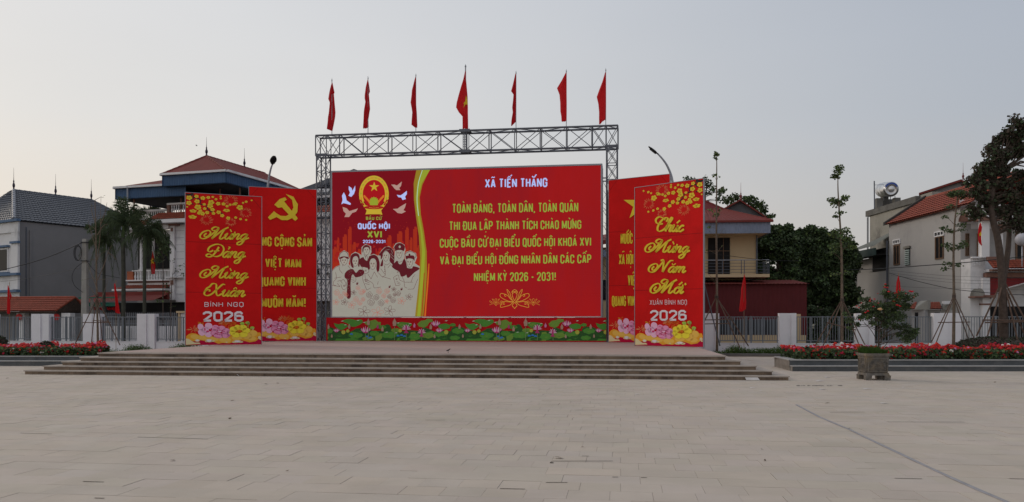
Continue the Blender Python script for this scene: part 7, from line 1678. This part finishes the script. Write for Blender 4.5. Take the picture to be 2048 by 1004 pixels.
for side in (0, 1):
    m = MB()
    for i in range(34):      # low relief of scrolls and petals
        u, z = rr.uniform(.09, W_ - .09), rr.uniform(.26, .56); r = rr.uniform(.015, .04); q0 = rr.uniform(0, 6)
        pts = [(u + r * (1 - .07 * k) * math.cos(q0 + k * .8), z + r * (1 - .07 * k) * math.sin(q0 + k * .8)) for k in range(7)]
        m.tube([pc.p(a, -.012, b) if side == 0 else pc.p(-.012, a, b) for a, b in pts], .008, 4)
    o = build('carved_relief', m, st_g, sp); o['kind'] = 'stuff'
    for (a, b, z0, z1) in ((.04, W_ - .04, .225, .245), (.04, W_ - .04, .59, .61), (.04, .06, .245, .59), (W_ - .06, W_ - .04, .245, .59)):
        m = MB(); m.box(a, b, -.022, -.0, z0, z1, pc) if side == 0 else m.box(-.022, 0, a, b, z0, z1, pc); build('panel_border', m, st_g, sp)
m = MB(); m.quad(pc.p(.02, .02, .74), pc.p(W_ - .02, .02, .74), pc.p(W_ - .02, W_ - .02, .74), pc.p(.02, W_ - .02, .74)); build('soil', m, soil, sp)
m = MB(); rr = random.Random(3)
for _ in range(1500):
    a, b = rr.uniform(-.02, W_ * .95) ** 1, rr.uniform(0, W_); p = pc.p(a, b, .735); d = Vector((rr.gauss(0, .07) - .04, rr.gauss(0, .07) - .03, rr.uniform(.08, .25 if a < .42 else .12))); k = rr.uniform(.6, 1.3)
    m.add([p - Vector((.006, 0, 0)), p + Vector((.006, 0, 0)), p + d], [(0, 1, 2)], 0, (k * .6, k * .75, k * .5))
build('potted_grass', m, lf_g, None, 'tuft of fine green grass spilling over the stone planter rim', 'grass', kind='stuff', tint=True)
Yb = pt.y + .3
rb_cl = []
for (x, y, r, d) in ((1790, 605, 14, 1.2), (1800, 590, 13, .9), (1780, 590, 12, .9), (1770, 585, 9, .5), (1815, 595, 12, .9), (1810, 612, 14, 1.2), (1788, 620, 15, 1.4), (1770, 615, 14, 1.1), (1755, 610, 12, .9), (1740, 612, 11, .8), (1728, 612, 9, .6), (1722, 598, 7, .3), (1735, 600, 8, .4),
    (1745, 625, 12, .9), (1760, 633, 13, 1.1), (1780, 638, 14, 1.3), (1800, 632, 14, 1.2), (1735, 632, 10, .7), (1722, 635, 8, .5), (1715, 648, 6, .4), (1745, 645, 9, .6), (1770, 650, 10, .6), (1790, 652, 9, .6), (1808, 655, 13, 1.0), (1820, 668, 14, 1.1), (1830, 662, 10, .6), (1812, 678, 12, .8), (1798, 668, 8, .4),
    (1772, 572, 4, .12), (1730, 625, 7, .5), (1832, 588, 5, .12), (1700, 640, 9, .45), (1690, 628, 7, .2), (1700, 655, 6, .2)):
    rb_cl.append((x, y, r, r * .8, d))
rose_t = crown_tree('rose_bush', 'open rose bush with small red blooms growing in the stone planter', 'rose bush', Yb, [(1758, 712), (1757, 690), (1758, 668), (1762, 650), (1768, 620)], (.028, .012), rb_cl, .055, [lf_m, lf_d, lf_d], 71, n_per=230, dy=.5, barkm=bark_d)
m = MB()
for st in ([(1754, 708), (1752, 680), (1742, 660), (1728, 645)], [(1757, 706), (1762, 680), (1780, 662), (1800, 650)], [(1756, 706), (1757, 670), (1752, 640), (1745, 615)], [(1758, 705), (1766, 672), (1778, 640), (1790, 610)], [(1760, 705), (1790, 668), (1815, 662)], [(1768, 650), (1768, 600), (1771, 568)]):
    m.tube(catmull([P(x, y, Yb) for x, y in st], 4), .009, 5)
build('stems', m, bark_d, rose_t)
ros = mat('rose_red', (.50, .012, .02), .7, .2, 10)
def bloom(x, y, r, mt, n='rose_bloom'):
    c = P(x, y, Yb - rr.uniform(.1, .4)); m_ = MB()
    for k in range(3): m_.lathe(c + Vector((rr.uniform(-.2, .2) * r, rr.uniform(-.2, .2) * r, -.2 * r + k * .2 * r)), [(r * .25, -r * .3), (r * (1 - .22 * k), 0), (r * (.8 - .2 * k), r * .25), (r * .2, r * .1)], 7)
    build(n, m_, mt, rose_t)
for (x, y, r) in ((1771, 568, .04), (1770, 574, .045), (1775, 575, .04), (1778, 583, .05), (1824, 583, .06), (1820, 582, .05), (1790, 586, .03), (1801, 577, .035), (1806, 580, .03), (1714, 612, .035), (1718, 615, .03), (1723, 606, .03), (1740, 602, .04), (1741, 598, .03), (1749, 598, .04), (1747, 613, .035), (1736, 622, .05), (1731, 625, .04), (1757, 606, .03), (1788, 602, .045), (1795, 610, .06), (1800, 612, .04), (1719, 639, .03), (1812, 587, .03), (1828, 594, .03), (1756, 587, .025)):
    bloom(x, y, r * .85, ros)
bloom(1760, 618, .075, mat('rose_peach', (.62, .36, .18), .7, .15, 10), 'peach_bloom')
m = MB(); a = G(1725, 757); 
for k in range(6): b = a + Vector((rr.uniform(-.08, .08), rr.uniform(-.05, .05), .012)); m.add([b, b + Vector((.06, .01, .005)), b + Vector((.05, .05, .01)), b + Vector((0, .04, .004))], [(0, 1, 2, 3)])
build('fallen_petals', m, ros, None, 'few red petals on the paving at the left foot of the stone planter', 'petals', kind='stuff')

# thin leaning bare rod by the right banner is the strut; a rope of cloth hangs there
# ================================================================ things lying about
cb_ = [(1593, 810), (1640, 835), (1700, 860), (1745, 882), (1800, 908), (1850, 932), (1900, 955), (1960, 982), (2012, 1004), (2080, 1030)]
strip = mat('grey_cable_cover', (.27, .265, .285), .7, .15, 6)
m = MB(); pts = [G(x, y) for x, y in cb_]; vv = []
for i, p in enumerate(pts):
    d = (pts[min(i + 1, len(pts) - 1)] - pts[max(i - 1, 0)]).normalized(); s = Vector((-d.y, d.x, 0)); wv = .021 * (1 + .15 * math.sin(i * 2.1))
    for o_, z in ((-1, .003), (-.6, .012), (.6, .012), (1, .003)): vv.append(p + s * wv * o_ + Vector((0, 0, z)))
m.add(vv, [(i * 4 + j, i * 4 + j + 1, (i + 1) * 4 + j + 1, (i + 1) * 4 + j) for i in range(len(pts) - 1) for j in range(3)])
build('floor_cable', m, strip, None, 'long grey flat cable cover running across the paving towards the lower right', 'cable')
leafb = mat('dry_leaf', (.10, .065, .04), .9, .2); paper = mat('scrap_paper', (.62, .58, .56), .9)
LV = [('small dark dry leaf on the paving near the bottom, left of centre', 575, 943, .022), ('curled dry leaf on the paving, below the middle of the steps', 1530, 922, .03), ('dark leaf lying by the broken paving joint', 1118, 917, .07), ('small dry leaf on the paving under the left end of the screen', 555, 767, .05), ('flat brown leaf on the paving below the hammer and sickle banner', 532, 768, .09),
      ('small brown leaf on the paving left of the hammer and sickle banner', 465, 802, .05), ('dry leaf on the paving below the front left banner', 460, 838, .05), ('brown leaf nearest the steps, right of centre', 1230, 800, .035), ('dry leaf beside the top part of the grey cable cover', 1698, 858, .05), ('tiny leaf on the paving in line with the front right banner', 1165, 895, .03),
      ('dry leaf on the paving below the big tree', 1990, 765, .05), ('dry leaf at the foot of the right flower bed', 1626, 741, .05), ('small leaf on the paving between steps and cable cover', 1524, 900, .02), ('brown leaf at the far lower left of the paving', 345, 922, .04), ('small leaf lying left of the pot', 1655, 807, .05), ('tiny dark leaf at the left edge of the paving', 15, 757, .05)]
for i, (lab, x, y, s) in enumerate(LV):
    c = G(x, y); m = MB(); q = i * 1.3; d = Vector((math.cos(q), math.sin(q), 0)); e = Vector((-d.y, d.x, 0)); z = Vector((0, 0, 1))
    m.add([c - d * s + z * .006, c - d * s * .3 + e * s * .45 + z * (.01 + s * .15), c + d * s * .4 + e * s * .35 + z * (.01 + s * .2), c + d * s + z * .02, c + d * s * .3 - e * s * .4 + z * (.008 + s * .12), c - d * s * .3 - e * s * .4 + z * .008], [(0, 1, 2, 3, 4, 5)])
    build('fallen_leaf', m, leafb, None, lab, 'leaf', 'dry leaves scattered on the paving')
PV = [('white crumpled cloth scrap at the foot of the steps, left of centre', 474, 752.5, .07), ('white paper scrap on the paving before the right end of the steps', 1505, 776, .07), ('long white paper scrap left of the stone pot', 1655, 755, .10), ('pale paper scrap nearest the right end of the steps', 1640, 762, .12), ('paper scrap below the stone pot', 1735, 778, .10), ('scrap of paper right of the grey cable cover', 1768, 807, .07), ('tiny white paper scrap on the right, past the pot', 1808, 775, .05), ('white paper scrap in the middle of the paving right of the steps', 1645, 779, .08), ('small white scrap below the step corner', 1522, 782, .04), ('white scrap before the front right banner', 1275, 789, .06)]
for i, (lab, x, y, s) in enumerate(PV):
    c = G(x, y); m = MB(); q = i * .9; d = Vector((1, .25 * math.sin(q), 0)); e = Vector((-.1, .6, 0)); z = Vector((0, 0, 1)); h = .05 if i == 0 else .008
    m.add([c - d * s - e * s + z * .004, c - e * s + z * (.004 + h), c + d * s - e * s * .7 + z * .006, c + d * s * .9 + e * s + z * .01, c + e * s * 1.1 + z * (.006 + h), c - d * s * .9 + e * s * .8 + z * .01], [(0, 1, 4, 5), (1, 2, 3, 4)])
    build('paper_scrap', m, paper, None, lab, 'paper scrap', 'white scraps littering the paving')
m = MB(); a = G(1492, 760.6); m.hexa([a + Vector((0, -.03, .01)), a + Vector((.36, -.07, .01)), a + Vector((.36, -.06, .01)), a + Vector((0, -.02, .01)), a + Vector((-.02, .02, .08)), a + Vector((.32, -.02, .08)), a + Vector((.32, -.01, .08)), a + Vector((-.02, .03, .08))])
build('white_sheet', m, paper, None, 'pale flat sheet leaning on the lowest step near its right end', 'sheet')
m = MB(); a = G(1640, 772); rr = random.Random(12)
for k in range(26): u = rr.uniform(-.6, .6); p = a + Vector((u, rr.uniform(-.05, .05) + .0, .004)); m.add([p, p + Vector((rr.uniform(.03, .09), 0, .006)), p + Vector((rr.uniform(.02, .08), rr.uniform(.03, .1), .012)), p + Vector((0, .05, .004))], [(0, 1, 2, 3)])
build('debris_streak', m, mat('wet_debris', (.16, .145, .13), .9, .3), None, 'dark streak of wet debris on the paving left of the stone pot', 'debris', kind='stuff')
# dark open joints where the paving is broken
m = MB()
for L in ([(1100, 925), (1106, 922), (1226, 922)], [(1164, 912), (1178, 912)], [(1200, 820), (1150, 820)], [(165, 963), (207, 964)], [(40, 866), (103, 867.5)], [(275, 874), (350, 876), (415, 878)], [(1775, 843.5), (1930, 844)], [(1790, 956.5), (1845, 957.5)], [(2020, 957), (2060, 958)], [(188, 996), (208, 996.5)], [(1660, 824.5), (1730, 824)], [(1092, 965), (1135, 965)], [(1000, 977), (1050, 978)], [(850, 840), (890, 840)], [(1225, 954), (1236, 954)], [(1282, 955), (1294, 955)]):
    q = [G(x, y, .0042) for x, y in L]
    for a, b in zip(q, q[1:]): m.add([a, b, b + Vector((0, .016, 0)), a + Vector((0, .018, 0))], [(0, 1, 2, 3)])
a = G(1100, 926, .0045); m.add([a, a + Vector((.035, 0, 0)), a + Vector((.045, .05, 0)), a + Vector((.005, .05, 0))], [(0, 1, 2, 3)])
o = build('dirt_filled_joints', m, mat('joint_dirt', (.055, .042, .033), .95), plaza, kind='stuff')
# birds
def bird(p, s, label, fly):
    t_ = thing('bird', p, label, 'bird'); m_ = MB(); p = Vector(p)
    if fly:
        m_.blob(p, (s * .5, s * .14, s * .12), 7, 5, 0); build('body', m_, blk, t_, smooth=True)
        for sg in (-1, 1): m_ = MB(); m_.add([p + Vector((-.15 * s, 0, .03)), p + Vector((.15 * s, 0, .03)), p + Vector((.25 * s, sg * s * .5, .35 * s)), p + Vector((-.1 * s, sg * s * .95, .3 * s))], [(0, 1, 2, 3)]); build('wing', m_, blk, t_)
    else:
        vv = [(-.5, .5, .02), (-.3, .55, .10), (-.05, .62, .16), (.2, .72, .15), (.36, .92, .10), (.46, 1.0, .09), (.56, .98, .05)]
        m_.tube([p + Vector((a * s, 0, b * s)) for a, b, c_ in vv], [c_ * s for a, b, c_ in vv], 8); m_.tube([p + Vector((.56 * s, 0, .98 * s)), p + Vector((.72 * s, 0, .94 * s))], [.03 * s, .005], 5); build('body', m_, blk, t_, smooth=True)
        for sg in (-1, 1): m_ = MB(); m_.tube([p + Vector((.05 * s, sg * .06 * s, .5 * s)), p + Vector((.08 * s, sg * .06 * s, 0))], .02 * s + .002, 4); build('leg', m_, blk, t_)
pz = (CH - SH) * FPX / (706.5 - HOR); bird(((896 - 1024) / FPX * pz, pz, SH + .008), .13, 'small dark bird standing on the front edge of the stage', False)
bird(P(393, 291.5, 60), .16, 'tiny dark bird flying above the canopy house roof', True)
print('objects', len(bpy.data.objects), 'tris', sum(sum(len(p.vertices) - 2 for p in m_.polygons) for m_ in bpy.data.meshes))
